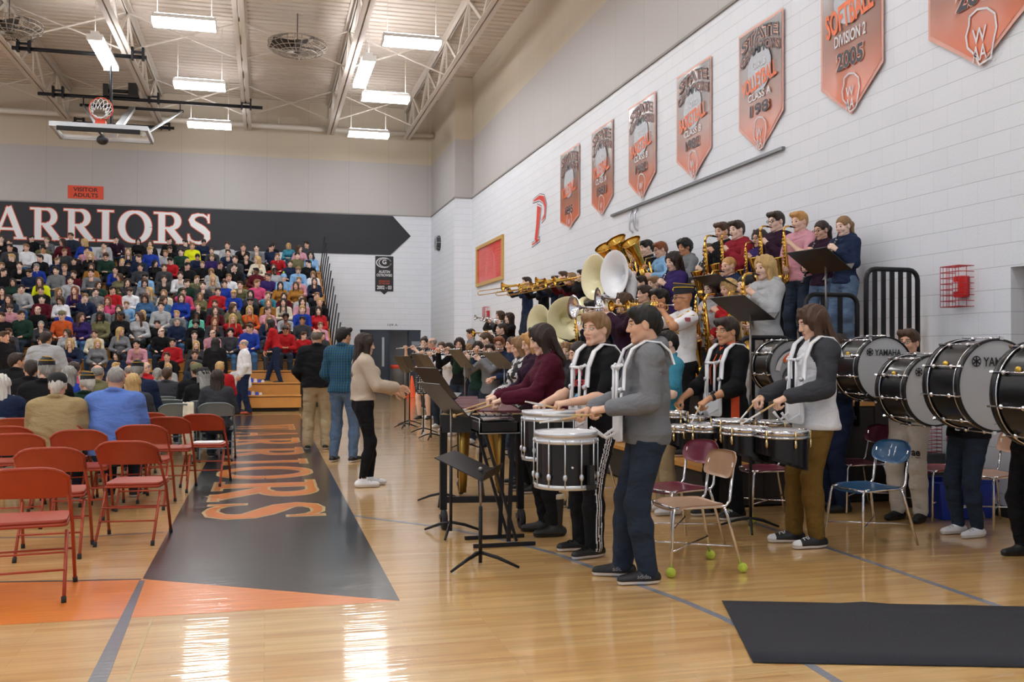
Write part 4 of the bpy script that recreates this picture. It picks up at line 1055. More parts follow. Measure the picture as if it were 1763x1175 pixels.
        v.cap(b + Vector((0, 0, .04)), A_ + Vector((0, 0, p.get('boot', .0) + .01)), .044, .046 if not p.get('boot') else .062, .02)
        v.cut((0, 0, -1), -b.z - .004)
        v.cut((0, 0, 1), A_.z + p.get('boot', 0) + .02)
        V, Q = v.mesh(); zs_ = b.z + max(.026, h * 1.6); V[:, 2] = np.where(np.abs(V[:, 2] - zs_) < h * .62, zs_, V[:, 2]); c = V[Q].mean(1); mi = (c[:, 2] < zs_ - 1e-4).astype(int)
        if p.get('toecap'): mi[((c - np.array(b)) @ np.array(d)) > .145] = 1
        out['shoe' + n] = nmesh('shoe', V, Q, mi)
    if p.get('seat'):
        pass
    _c[kk] = out; return out
def fig_hair(style, lod, HM, key):
    kk = ('hairmesh', style, lod, key)
    if kk in _c: return _c[kk]
    V, Q = hair_geo(style, {'hi': .005, 'mid': .0085, 'lo': .013}[lod]); me = nmesh('hair', xf(V, HM), Q); _c[kk] = me; return me
def slots(o, ms):
    for i, m in enumerate(ms):
        o.material_slots[i].link = 'OBJECT'; o.material_slots[i].material = m
def pobj(name, me, root, ms):
    while len(me.materials) < len(ms): me.materials.append(None)
    o = link(name, me, root); slots(o, ms); return o
eye_m = mat('eye_dark', '2a211d', .3); lip_m = mat('lips', 'b9776b', .45)
def person(key, p, lod, loc, rz, H, hair, top, bottom, label, group, skin='e0b49a', shoes='bk', top_name='shirt', sole='wt', top2=None, **kw):
    root = thing('person', label, 'person', loc, rz, group, H / 1.745)
    g = get_meshes(key, p, lod); J = g['J']; sk = skin_mat(skin); st, hc = hair
    hm = hair_mat(hc)
    pobj('body', g['body'], root, [sk, hm, eye_m, lip_m])
    t = pobj(top_name, g['top'], root, [top if not isinstance(top, str) else cloth(top), cloth(top2) if top2 else cloth('bk')])
    pobj('skirt' if p.get('skirt') else 'trousers', g['trousers'], root, [bottom if not isinstance(bottom, str) else cloth(bottom)] + ([cloth('wt')] if p.get('stripes') else []))
    if st != '-': pobj('hair', fig_hair(st, lod, J['HM'], key), root, [hm])
    if not kw.get('noshoes'):
        for n in 'LR': pobj('shoe', g['shoe' + n], root, [mat('shoe_' + shoes, CL[shoes][0], .5), mat('sole_' + sole, CL[sole][0], .5)])
    if kw.get('glasses'):
        b = MB(); r = .0016 if lod == 'hi' else .0028
        for s in (-1, 1):
            b.tube([(s * .031 + .021 * math.cos(a), .1, .004 + .016 * math.sin(a)) for a in [2 * PI * i / 12 for i in range(12)]], r, n=5, closed=True); b.tube([(s * .052, .099, .008), (s * .076, .06, .008), (s * .082, -.01, .0)], r, n=5)
        b.tube([(-.01, .1, .006), (0, .103, .008), (.01, .1, .006)], r, n=5)
        o = b.build('eyeglasses', black_plastic, root); o.matrix_local = J['HM']
    if lod == 'hi':
        for s in (-1, 1):
            b = MB(); b.ball((0, 0, 0), .0125, 0, 12, (1.08, .36, .47)); b.ball((0, .0014, .0004), .0053, 1, 10, (1, .72, 1))
            o = b.build('eye', [mat('eye_white', 'd6d2cc', .25), eye_m], root); o.matrix_local = J['HM'] @ Matrix.Translation((s * .031, .0848, .0045))
    if kw.get('laces'):
        for n in 'LR':
            a = foot_dir(p, n); d = Vector((math.sin(a), math.cos(a), 0)); w = Vector((d.y, -d.x, 0)); o_ = J['A' + n] + Vector((0, 0, -.08)); b = MB()
            for k in range(5):
                q = o_ + d * (.035 + .019 * k) + Vector((0, 0, .092 - .0045 * k)); s = 1 if k % 2 else -1
                b.tube([q - w * .026 - d * .006 * s - Vector((0, 0, .009)), q, q + w * .026 + d * .006 * s - Vector((0, 0, .009))], .0032, n=5)
            b.tube([o_ + d * .03 + w * .03 + Vector((0, 0, .09)), o_ + d * .035 + Vector((0, 0, .1)), o_ + d * .03 - w * .03 + Vector((0, 0, .088))], .003, n=5); b.build('laces', cloth(kw['laces']), root)
    c = kw.get('cap')
    if c: hat(c, root, J['HM'], kw.get('capcol'))
    return root, J
gold_m = mat('gold_braid', 'd9b02c', .5, .3)
def hat(kind, root, HM, col=None):
    b = MB()
    if kind == 'garrison':
        m = [mat('cap_navy', '15161f', .8), gold_m]; n = 20; v = []
        for i in range(n):
            a = 2 * PI * i / n; x, y = .084 * math.cos(a), -.015 + .105 * math.sin(a)
            v.append((x, y, .055 - .012 * math.sin(a)))
        for i in range(n):
            a = 2 * PI * i / n; v.append((.075 * math.cos(a), -.015 + .108 * math.sin(a), .115))
        for i in range(n):
            a = 2 * PI * i / n; v.append((.012 * math.cos(a), -.015 + .115 * math.sin(a), .155 + .006 * math.sin(a)))
        f = [(r * n + i, r * n + (i + 1) % n, (r + 1) * n + (i + 1) % n, (r + 1) * n + i) for r in (0, 1) for i in range(n)] + [list(range(2 * n, 3 * n))]
        b.add(v, f, 0, True); b.tube([v[n + i] for i in range(n)], .0045, 1, 5, closed=True); b.tube([v[2 * n + i] for i in range(n)], .003, 1, 5, closed=True); b.ball((.05, .07, .095), .018, 1, 6, (1, 1, 1))
        o = b.build('garrison_cap', m, root)
    elif kind == 'ball':
        b.lathe([(.088, .03), (.09, .07), (.075, .115), (.04, .135), (.001, .14)], 0, 20, Matrix.Translation((0, -.016, 0)) @ Matrix.Diagonal((1, 1.17, 1, 1)))
        b.prism([(.06 * math.cos(a), .075 + .09 * math.sin(a)) for a in [PI * i / 8 for i in range(9)]], .035, .042)
        o = b.build('baseball_cap', mat('cap_' + (col or 'bk'), CL[col or 'bk'][0], .8), root)
    else:
        b.lathe([(.09, .02), (.093, .05), (.088, .09), (.06, .135), (.001, .15)], 0, 20, Matrix.Translation((0, -.018, 0)) @ Matrix.Diagonal((1, 1.15, 1, 1)))
        b.lathe([(.094, .015), (.1, .03), (.098, .055), (.092, .06)], 0, 20, Matrix.Translation((0, -.018, 0)) @ Matrix.Diagonal((1, 1.15, 1, 1)))
        if kind == 'pom': b.ball((0, -.02, .17), .035, 1, 6)
        o = b.build('knit_hat', [mat('cap_' + (col or 'bk'), CL[col or 'bk'][0], .9), mat('pom', 'c8e838', .9)], root)
    o.matrix_local = HM
# ------------------------------------------------------------------ instruments (origin at the mouthpiece, +y away from the player)
key_m = mat('brass_dark', 'b98a34', .25, 1.0); cream_f = mat('fibreglass_cream', 'e6dfb4', .3, coat=.5); white_f = mat('fibreglass_white', 'e9ecf0', .3, coat=.5)
def flare(r0, r1, L, n=8, pw=3.0): return [(r0 + (r1 - r0) * (i / n) ** pw, L * i / n) for i in range(n + 1)]
def axisM(a, b):
    a, b = Vector(a), Vector(b); z = (b - a).normalized(); x = z.cross(Vector((0, 1, 0.01))).normalized(); y = z.cross(x)
    M = Matrix((x, y, z)).transposed().to_4x4(); M.translation = a; return M
def mk_sax(s=1.0):
    r = thing('saxophone', '', 'saxophone'); S = lambda *p: Vector(p) * s
    b = MB(); b.tube([S(0, -.01, 0), S(0, .06, .012)], [.006 * s, .012 * s]); b.build('mouthpiece', black_plastic, r)
    b = MB(); b.tube([S(0, .05, .01), S(0, .1, .018), S(0, .14, .01), S(0, .165, -.02), S(0, .168, -.05)], [.009 * s, .01 * s, .011 * s, .012 * s, .013 * s]); b.build('neck', brass, r)
    b = MB(); b.tube([S(0, .168, -.05), S(.01, .15, -.3), S(.02, .13, -.52), S(.022, .13, -.58), S(.024, .16, -.63), S(.024, .205, -.64), S(.024, .24, -.6), S(.022, .25, -.54)], [.013 * s, .021 * s, .028 * s, .032 * s, .036 * s, .038 * s, .04 * s, .042 * s], n=12); b.build('body', brass, r)
    b = MB(); b.lathe(flare(.042 * s, .068 * s, .2 * s, 8, 2.2), 0, 20, axisM(S(.022, .25, -.545), S(.02, .285, -.34))); b.build('bell', brass, r)
    b = MB()
    for i in range(11):
        z = -.1 - .04 * i; y = .165 + .008 * (i % 3) + .075 * (z / -.6) * -.5 + .02; b.lathe([(.001, .006 * s), (.014 * s, .006 * s), (.014 * s, 0)], 0, 8, Matrix.Translation(S(.004 + .002 * i, y, z)) @ Matrix.Rotation(-PI / 2, 4, 'X'))
    b.tube([S(.02, .175, -.08), S(.035, .155, -.5)], .003 * s, n=5); b.tube([S(-.012, .175, -.08), S(.005, .16, -.5)], .003 * s, n=5)
    for i in range(4): b.ball(S(.05, .19 + .02 * i, -.35 - .06 * i), .016 * s, 0, 5, (1, .5, 1))
    b.build('keywork', key_m, r); return r
def mk_clar():
    r = thing('clarinet', '', 'clarinet'); b = MB(); d = Vector((0, .38, -.92)).normalized()
    b.tube([d * 0, d * .07], [.005, .011]); b.build('mouthpiece', black_plastic, r)
    b = MB(); b.tube([d * .07, d * .1, d * .58], [.013, .012, .014]); b.lathe(flare(.014, .03, .08, 6, 2), 0, 14, axisM(d * .57, d * .66)); b.build('body', mat('grenadilla', '1a1718', .35), r)
    b = MB()
    for i in range(12): b.ball(d * (.14 + .037 * i) + Vector((.008 * (i % 2), .012, .004)), .0085, 0, 5)
    b.tube([d * .15 + Vector((.014, .006, 0)), d * .5 + Vector((.014, .006, 0))], .0025, n=5)
    for t in (.1, .33, .56): b.tube([d * t, d * (t + .008)], .0155)
    b.build('keywork', silver, r); return r
def mk_flute():
    r = thing('flute', '', 'flute'); b = MB(); a = Vector((-.08, .012, 0)); c = Vector((.58, .05, -.045)); b.tube([a, a + (c - a) * .3], .0115); b.build('head_joint', silver, r)
    b = MB(); b.tube([a + (c - a) * .3, c], .0098); b.tube([a + (c - a) * .29, a + (c - a) * .33], .012); b.build('body', silver, r)
    b = MB()
    for i in range(13): b.ball(a + (c - a) * (.4 + .042 * i) + Vector((0, .004, .011)), .008, 0, 5, (1, 1, .5))
    b.build('keywork', chrome, r); return r
def mk_trumpet(m, s=1.0, bell=.062, name='trumpet'):
    r = thing(name, '', name); S = lambda *p: Vector(p) * s
    b = MB(); b.lathe([(.013 * s, 0), (.012 * s, .006), (.004 * s, .03 * s), (.006 * s, .09 * s)], 0, 12, Matrix.Rotation(-PI / 2, 4, 'X')); b.build('mouthpiece', silver, r)
    b = MB(); b.tube([S(0, .08, 0), S(0, .36, 0)] + [S(*q) for q in arc((0, .36, -.03), .03, 90, -90, 6, (0, 1, 0), (0, 0, 1))] + [S(0, .14, -.06)], .0062 * s)
    b.tube([S(-.02, .1, -.055)] + [S(*q) for q in arc((-.02, .1, -.028), .028, 270, 90, 6, (0, 1, 0), (0, 0, 1))] + [S(-.02, .36, .002)], [.006 * s] * 8 + [.011 * s]); b.tube([S(-.02, .1, -.055), S(-.02, .2, -.055)], .0062 * s); b.build('tubing', m, r)
    b = MB(); b.lathe(flare(.0105 * s, bell * s, .16 * s, 9, 3.2) + [(bell * s * .97, .158 * s)], 0, 22, Matrix.Translation(S(-.02, .355, .002)) @ Matrix.Rotation(-PI / 2, 4, 'X')); b.build('bell', m, r)
    for i in range(3):
        b = MB(); y = .185 + .028 * i; b.tube([S(-.01, y, -.085), S(-.01, y, .035)], .0125 * s, n=10); b.tube([S(-.01, y, .035), S(-.01, y, .055)], .003 * s, n=5); b.tube([S(-.01, y, .055), S(-.01, y, .058)], .009 * s, n=8); b.build('valve', m, r)
    return r
def mk_trombone():
    r = thing('trombone', '', 'trombone'); b = MB(); b.lathe([(.014, 0), (.013, .006), (.005, .03), (.007, .07)], 0, 12, Matrix.Rotation(-PI / 2, 4, 'X')); b.build('mouthpiece', silver, r)
    b = MB(); b.tube([(0, .06, 0), (0, .66, 0)], .007); b.tube([(.0, .14, -.085), (0, .66, -.085)], .007); b.build('inner_slide', brass, r)
    b = MB(); b.tube([(0, .45, 0), (0, 1.02, 0)] + arc((0, 1.02, -.0425), .0425, 90, -90, 8, (0, 1, 0), (0, 0, 1)) + [(0, .45, -.085)], .0088); b.tube([(0, .48, 0), (0, .48, -.085)], .006); b.build('slide', brass, r)
    b = MB(); b.tube([(0, .14, -.085), (-.05, .12, -.085), (-.1, .1, -.08), (-.1, -.12, -.08)] + arc((-.1, -.12, -.03), .05, 270, 90, 8, (0, 1, 0), (0, 0, 1)) + [(-.1, .22, .02)], [.008] * 4 + [.009] * 9 + [.018]); b.tube([(-.02, .13, -.02), (-.1, .13, -.02), (-.1, .05, .0), (-.1, .0, -.04), (-.1, .08, -.07)], .008); b.build('tubing', brass, r)
    b = MB(); b.lathe(flare(.018, .108, .3, 12, 3.4) + [(.105, .297)], 0, 26, Matrix.Translation((-.1, .21, .02)) @ Matrix.Rotation(-PI / 2, 4, 'X')); b.build('bell', brass, r); return r
def mk_euph(m):
    r = thing('euphonium', '', 'euphonium')
    b = MB(); b.lathe([(.016, 0), (.014, .008), (.005, .035), (.007, .08)], 0, 12, Matrix.Rotation(-PI / 2, 4, 'X')); b.build('mouthpiece', silver, r)
    b = MB(); b.tube([(0, .07, 0), (-.02, .16, .0), (-.05, .2, -.06), (-.05, .2, -.2)], .008)
    b.tube([(-.1, .16, -.05), (-.1, .16, -.38)] + arc((-.02, .16, -.38), .08, 180, 360, 8) + [(.06, .16, -.38), (.06, .16, -.1)], .018)
    b.tube(arc((0, .2, -.2), .07, 0, 360, 14, (1, 0, 0), (0, 0, 1)), .011); b.tube(arc((.02, .22, -.3), .05, 0, 360, 12, (1, 0, 0), (0, 0, 1)), .011)
    b.tube([(-.1, .17, -.2), (-.1, .17, -.42), (-.07, .17, -.5), (0, .17, -.53), (.08, .17, -.5), (.11, .17, -.42), (.11, .17, -.1)], [.02, .028, .034, .038, .042, .045, .05], n=14); b.build('tubing', m, r)
    b = MB(); b.lathe(flare(.05, .15, .42, 12, 2.6) + [(.147, .418)], 0, 28, Matrix.Translation((.11, .17, -.1)) @ Matrix.Rotation(-.25, 4, 'Y') @ Matrix.Rotation(-.35, 4, 'X')); b.build('bell', m, r)
    for i in range(4): b = MB(); b.tube([(-.03 + .035 * i, .24, -.28), (-.03 + .035 * i, .24, -.12)], .014, n=10); b.tube([(-.03 + .035 * i, .24, -.12), (-.03 + .035 * i, .24, -.1)], .01, n=8); b.build('valve', m, r)
    return r
def mk_sousa(m, aim=(0, 0, 0)):
    """origin at the shoulder coil's middle; the bell stands above and faces +y"""
    r = thing('sousaphone', '', 'sousaphone'); rot = Matrix.Rotation(aim[0], 4, 'Z') @ Matrix.Rotation(aim[1], 4, 'X')
    b = MB(); b.tube([Vector((.0, -.05, 0)) + Vector(q) for q in arc((0, 0, 0), .36, -150, 150, 22, (.75, .25, .6), (-.35, .9, -.1))], [.03 + .0012 * i for i in range(23)], n=12)
    e = Vector((0, -.05, 0)) + Vector(arc((0, 0, 0), .36, -150, 150, 22, (.75, .25, .6), (-.35, .9, -.1))[-1]); Bc = Vector((0, .05, .52))
    b.tube([e, e + (Bc - e) * .4 + Vector((0, -.1, 0)), Bc + rot @ Vector((0, -.28, -.12)), Bc + rot @ Vector((0, -.2, 0))], [.056, .07, .085, .09], n=14); b.build('coil', m, r)
    b = MB(); b.lathe([(.088, -.22), (.1, -.16), (.13, -.1), (.19, -.04), (.27, .0), (.325, .02), (.33, .03), (.322, .03), (.26, .012), (.18, -.03), (.12, -.09), (.09, -.2), (.001, -.24)], 0, 36, Matrix.Translation(Bc) @ rot @ Matrix.Rotation(-PI / 2, 4, 'X')); b.build('bell', m, r)
    b = MB()
    for i in range(3): b.tube([(.1 + .035 * i, .25, -.25), (.1 + .035 * i, .25, -.12)], .013, n=8)
    b.tube([(.1, .25, -.2), (0, .3, -.1), (0, .22, .02)], .009); b.build('valves', silver, r); return r
PROTO = {}
def proto(k, f, *a):
    if k not in PROTO: PROTO[k] = f(*a); return PROTO[k]
    return copy_thing(PROTO[k])
def mount(o, root, J, label, group, off=(0, 0, 0), rx=0.0, rz=0.0, mouth=True, s=1.0, rY=0.0):
    bpy_m = Matrix.LocRotScale(root.location, root.rotation_euler, root.scale)
    base = J['HM'] @ Matrix.Translation((0, .094, -.063)) if mouth else Matrix.Identity(4)
    loc = (base.translation if mouth else Vector()) + Vector(off)
    M = bpy_m @ Matrix.Translation(loc) @ Matrix.Rotation(rz, 4, 'Z') @ Matrix.Rotation(rx, 4, 'X') @ Matrix.Rotation(rY, 4, 'Y') @ Matrix.Scale(s, 4)
    o.location, q, o.scale = M.decompose(); o.rotation_euler = q.to_euler()
    tag(o, label, None, group); return o

# ------------------------------------------------------------------ the band on and before the small bleachers
PB = {
 'sax': dict(hands=((.07, .22, 1.04), (-.04, .2, 1.33)), palm=((.9, .2, 0), (-.9, .2, .2)), grip=('hold', 'hold'), pole=((.7, -.5, -.4), (-.7, -.4, -.4)), head=(0, .12, 0)),
 'clar': dict(hands=((.07, .26, 1.12), (-.06, .2, 1.3)), palm=((.8, .3, 0), (-.8, .3, .2)), grip=('hold', 'hold'), pole=((.6, -.5, -.6), (-.6, -.5, -.6)), head=(0, .2, 0)),
 'flute': dict(hands=((.33, .2, 1.46), (.1, .22, 1.46)), palm=((0, -1, 0), (.2, -1, 0)), grip=('hold', 'hold'), pole=((.5, -.2, -.9), (-.6, .4, -.7)), head=(.15, .1, 0)),
 'trpt': dict(hands=((.06, .28, 1.5), (-.09, .27, 1.47)), palm=((.9, 0, .3), (-.9, 0, -.1)), grip=('hold', 'grip'), pole=((.8, -.1, -.6), (-.8, -.1, -.6)), head=(0, .0, 0)),
 'tbn': dict(hands=((.06, .44, 1.46), (-.1, .16, 1.47)), palm=((.9, 0, .3), (-.9, 0, 0)), grip=('hold', 'grip'), pole=((.7, -.1, -.7), (-.7, -.1, -.7)), head=(0, .0, 0)),
 'euph': dict(hands=((.12, .25, 1.3), (-.16, .24, 1.2)), palm=((.5, .8, 0), (-.8, .3, 0)), grip=('hold', 'hold'), pole=((.8, -.3, -.5), (-.8, -.3, -.5)), head=(0, .2, 0)),
 'rest': dict(hands=((.13, .3, 1.1), (-.12, .3, 1.12)), palm=((0, .2, 1), (0, .2, 1)), grip=('hold', 'hold'), head=(0, .1, 0)),
}
rows = [(3.55, 0), (4.25, .38), (4.85, .68), (5.45, .98), (6.03, 1.40)]
insn = {'sax': 'saxophone', 'tsax': 'tenor saxophone', 'bsax': 'baritone saxophone', 'clar': 'clarinet', 'flute': 'flute', 'trpt': 'gold trumpet', 'strpt': 'silver trumpet', 'mell': 'silver mellophone', 'tbn': 'trombone', 'euph': 'gold euphonium', 'sous': 'sousaphone', 'rest': ''}
ORD = ['first', 'second', 'third', 'fourth', 'fifth', 'sixth', 'seventh', 'eighth', 'ninth', 'tenth', 'eleventh', 'twelfth', 'thirteenth', 'fourteenth', 'fifteenth', 'sixteenth', 'seventeenth', 'eighteenth', 'nineteenth', 'twentieth', 'twenty-first', 'twenty-second', 'twenty-third', 'twenty-fourth', 'twenty-fifth', 'twenty-sixth']
# u, v of the head top, instrument, sex, hair, top colour, trousers, row, skin, extras
BAND = [
 (1455, 369, 'clar', 1, 'Pl', 'nv', 'lj', 4, 'f', 'h', 'navy hooded sweatshirt with ponytail, last in the top row by the wall'),
 (1417, 377, 'clar', 1, 'Pd', 'pl', 'lj', 4, 'f', 'g', 'plum top and glasses, ponytail, beside the navy-hooded clarinetist in the top row'),
 (1379, 361, 'sax', 0, 'So', 'pk', 'jn', 4, 'f', '', 'pale pink T-shirt with short strawberry blond hair in the top row'),
 (1339, 361, 'sax', 0, 'Sd', 'pl', 'bk', 4, 'f', 'g', 'plum shirt and glasses with short dark hair in the top row'),
 (1312, 392, 'sax', 1, 'Ld', 'pu', 'jn', 4, 'f', 'g', 'purple top with long dark hair and glasses in the top row'),
 (1271, 377, 'sax', 0, 'Sd', 'cs', 'jn', 4, 'f', 'h', 'crimson hooded sweatshirt with short dark hair in the top row'),
 (1246, 380, 'tsax', 0, 'Sb', 'bk', 'jn', 4, 'f', '', 'black jacket with brown quiff in the top row, left of the crimson hood'),
 (1222, 417, 'clar', 1, 'Kb', 'ch', 'jn', 4, 'f', '', 'dark top with tied-back brown hair, low behind the black jacket'),
 (1181, 410, 'sax', 0, 'Ck', 'gy', 'jn', 4, 't', 'h', 'grey hooded top with curly black hair in the top row'),
 (1162, 432, 'clar', 1, 'Md', 'pu', 'jn', 3, 'f', '', 'lilac top with a dark fringe, in front of the curly-haired saxophonist'),
 (1140, 414, 'euph', 0, 'Sr', 'lb', 'jn', 4, 'f', 'gh', 'pale blue-grey hooded sweatshirt with short auburn hair in the top row'),
 (1116, 411, 'euph', 0, 'Sk', 'bk', 'jn', 4, 'f', '', 'black top, hidden behind the gold upright bells'),
 (1090, 424, 'euph', 0, 'Sd', 'nv', 'jn', 4, 'f', '', 'navy top behind the leftmost gold upright bell'),
 (1257, 440, 'tsax', 0, 'Zo', 'nv', 'jn', 3, 'f', 'h', 'blue hooded sweatshirt with buzzed blond hair, below the crimson hood'),
 (1340, 437, 'tsax', 1, 'Ly', 'lg', 'lg', 2, 'f', 'h', 'light grey hooded sweatshirt and sweatpants with long blond hair'),
 (1391, 466, 'sax', 1, 'Bk', 'cr', 'bk', 2, 'f', '', 'cream fleece with dark pinned-up hair, right behind the black hoop guard rail'),
 (1228, 478, 'sax', 1, 'Lb', 'lg', 'jn', 2, 'f', '', 'long brown hair seen from behind, left of the blue hooded saxophonist'),
 (1294, 472, 'bsax', 1, 'Ly', 'rd', 'jn', 2, 'f', '', 'long blond hair, hidden behind the black music stand'),
 (1178, 492, 'trpt', 0, '-k', 'wt', 'bk', 1, 't', 'gG', 'white uniform shirt with yellow braid and navy garrison cap'),
 (1138, 495, 'trpt', 0, 'Sk', 'pl', 'jn', 1, 't', '', 'dark plum top with wavy black hair, left of the white uniform shirt'),
 (1112, 490, 'mell', 0, 'Qd', 'gn', 'jn', 2, 'f', '', 'olive top with longish dark hair'),
 (1106, 473, 'rest', 0, 'Sd', 'bk', 'jn', 3, 'f', '', 'black top and dark hair behind the mellophone player'),
 (1128, 474, 'rest', 0, 'Sl', 'ch', 'jn', 3, 'f', '', 'charcoal top and light brown hair behind the two trumpeters'),
 (1150, 475, 'rest', 0, 'Sd', 'bk', 'jn', 3, 'f', 'g', 'black top and glasses, looking over the trumpeters'),
 (1076, 503, 'mell', 1, 'Mb', 'pl', 'jn', 1, 'f', '', 'dark plum top and brown hair below the white sousaphone bell'),
 (1058, 500, 'rest', 0, 'Sd', 'nv', 'jn', 3, 'f', '', 'navy top under the white sousaphone bell'),
 (1023, 516, 'sax', 0, 'Sk', 'bk', 'jn', 1, 'f', 'g', 'black shirt and glasses beside the large cream sousaphone bell'),
 (908, 476, 'tbn', 0, 'Sd', 'nv', 'jn', 4, 'f', '', 'navy jacket, farthest left of the trombone players'),
 (936, 480, 'tbn', 0, 'Qd', 'bk', 'jn', 4, 'f', '', 'black jacket with dark wavy hair, second of the trombone players'),
 (958, 474, 'tbn', 0, 'Sd', 'nv', 'jn', 4, 'f', '', 'dark top, hidden behind the trombone bells'),
 (971, 466, 'tbn', 0, 'Sb', 'ch', 'jn', 4, 'f', '', 'charcoal top with short brown hair among the trombones'),
 (985, 469, 'tbn', 1, 'Ml', 'mr', 'jn', 4, 'f', '', 'maroon top with light brown hair among the trombones'),
 (1003, 463, 'tbn', 0, 'Sd', 'bk', 'jn', 4, 'f', '', 'black top, nearest of the trombone players'),
 (862, 535, 'strpt', 1, 'Lb', 'ch', 'jn', 2, 'f', '', 'long brown hair holding the raised silver trumpet at the far end'),
 (878, 538, 'strpt', 1, 'Ld', 'bk', 'jn', 2, 'f', '', 'long black hair with a silver trumpet below the trombones'),
 (864, 556, 'trpt', 1, 'Kd', 'bk', 'jn', 1, 'f', '', 'dark tied-back hair and black top below the silver trumpets'),
 (838, 571, 'clar', 1, 'Kb', 'mr', 'jn', 0, 'f', '', 'brown tied-back hair and maroon top'),
 (812, 566, 'rest', 0, 'Sd', 'gy', 'jn', 1, 'f', '', 'short dark hair and grey top above the far flutes'),
 (731, 580, 'flute', 1, 'Bd', 'bk', 'f', 0, 'f', 'D', 'black polka-dot dress with a bun, leftmost of the flute players'),
 (749, 581, 'rest', 0, 'Ag', 'rd', 'jn', 0, 'f', 'g', 'red pullover and grey hair behind the leftmost flute player'),
 (761, 588, 'flute', 1, 'Kb', 'bk', 'jn', 0, 'f', '', 'black top and brown bun, second of the flute players'),
 (774, 590, 'flute', 1, 'Md', 'wt', 'jn', 0, 'f', '', 'white top and dark hair, third of the flute players'),
 (792, 581, 'flute', 1, 'Ld', 'bk', 'jn', 0, 'f', '', 'long very dark hair and black top, fourth of the flute players'),
 (808, 592, 'clar', 1, 'Ll', 'lg', 'jn', 0, 'f', '', 'light brown long hair and pale top between the flute players'),
 (824, 587, 'flute', 1, 'Ld', 'dg', 'jn', 0, 'f', '', 'dark green sweater and long dark brown hair, nearest of the far flute players'),
 (845, 591, 'flute', 0, 'Sd', 'gy', 'jn', 0, 'f', '', 'grey top and dark hair beside the green sweater'),
 (858, 579, 'flute', 0, 'Qr', 'nv', 'jn', 0, 'f', 'g', 'navy sweater, glasses and auburn hair behind the tilted music stand'),
 (881, 579, 'rest', 1, 'Kb', 'nv', 'jn', 0, 'f', '', 'navy sweater with short brown hair beside the tilted music stand'),
 (974, 588, 'flute', 1, 'Ml', 'ch', 'jn', 0, 'f', '', 'light brown hair between the burgundy sweater and the plaid shirt'),
 (1152, 567, 'rest', 0, 'Sk', 'tl', 'kh', 0, 'f', 'gk', 'teal polo shirt, glasses and khaki trousers behind the grey-hooded drummer'),
]
ct = math.cos(YAW); st_ = math.sin(YAW)
def world_from(u, X=None, Y=None):
    t = (u - 881.5) / FPX
    if X is not None: Y = (X * ct - t * X * st_) / (st_ + t * ct)
    else: X = Y * (st_ + t * ct) / (ct - t * st_)
    return X, Y, X * st_ + Y * ct
def headZ(v, z): return 1.45 + (608 - v) * z / FPX
polka, nt, b_ = nodes_mat('cloth_polka')
tc = nt.nodes.new('ShaderNodeTexCoord'); vo = node(nt, 'ShaderNodeTexVoronoi', Scale=26.0); vo.inputs['Randomness'].default_value = .2; nt.links.new(tc.outputs['Object'], vo.inputs['Vector'])
cr = nt.nodes.new('ShaderNodeValToRGB'); cr.color_ramp.interpolation = 'CONSTANT'; cr.color_ramp.elements[0].color = (.8, .8, .8, 1); cr.color_ramp.elements[1].position = .26; cr.color_ramp.elements[1].color = (.012, .012, .014, 1)
nt.links.new(vo.outputs['Distance'], cr.inputs[0]); nt.links.new(cr.outputs[0], b_.inputs['Base Color']); b_.inputs['Roughness'].default_value = .8
rnd = random.Random(11)
bandpos = []
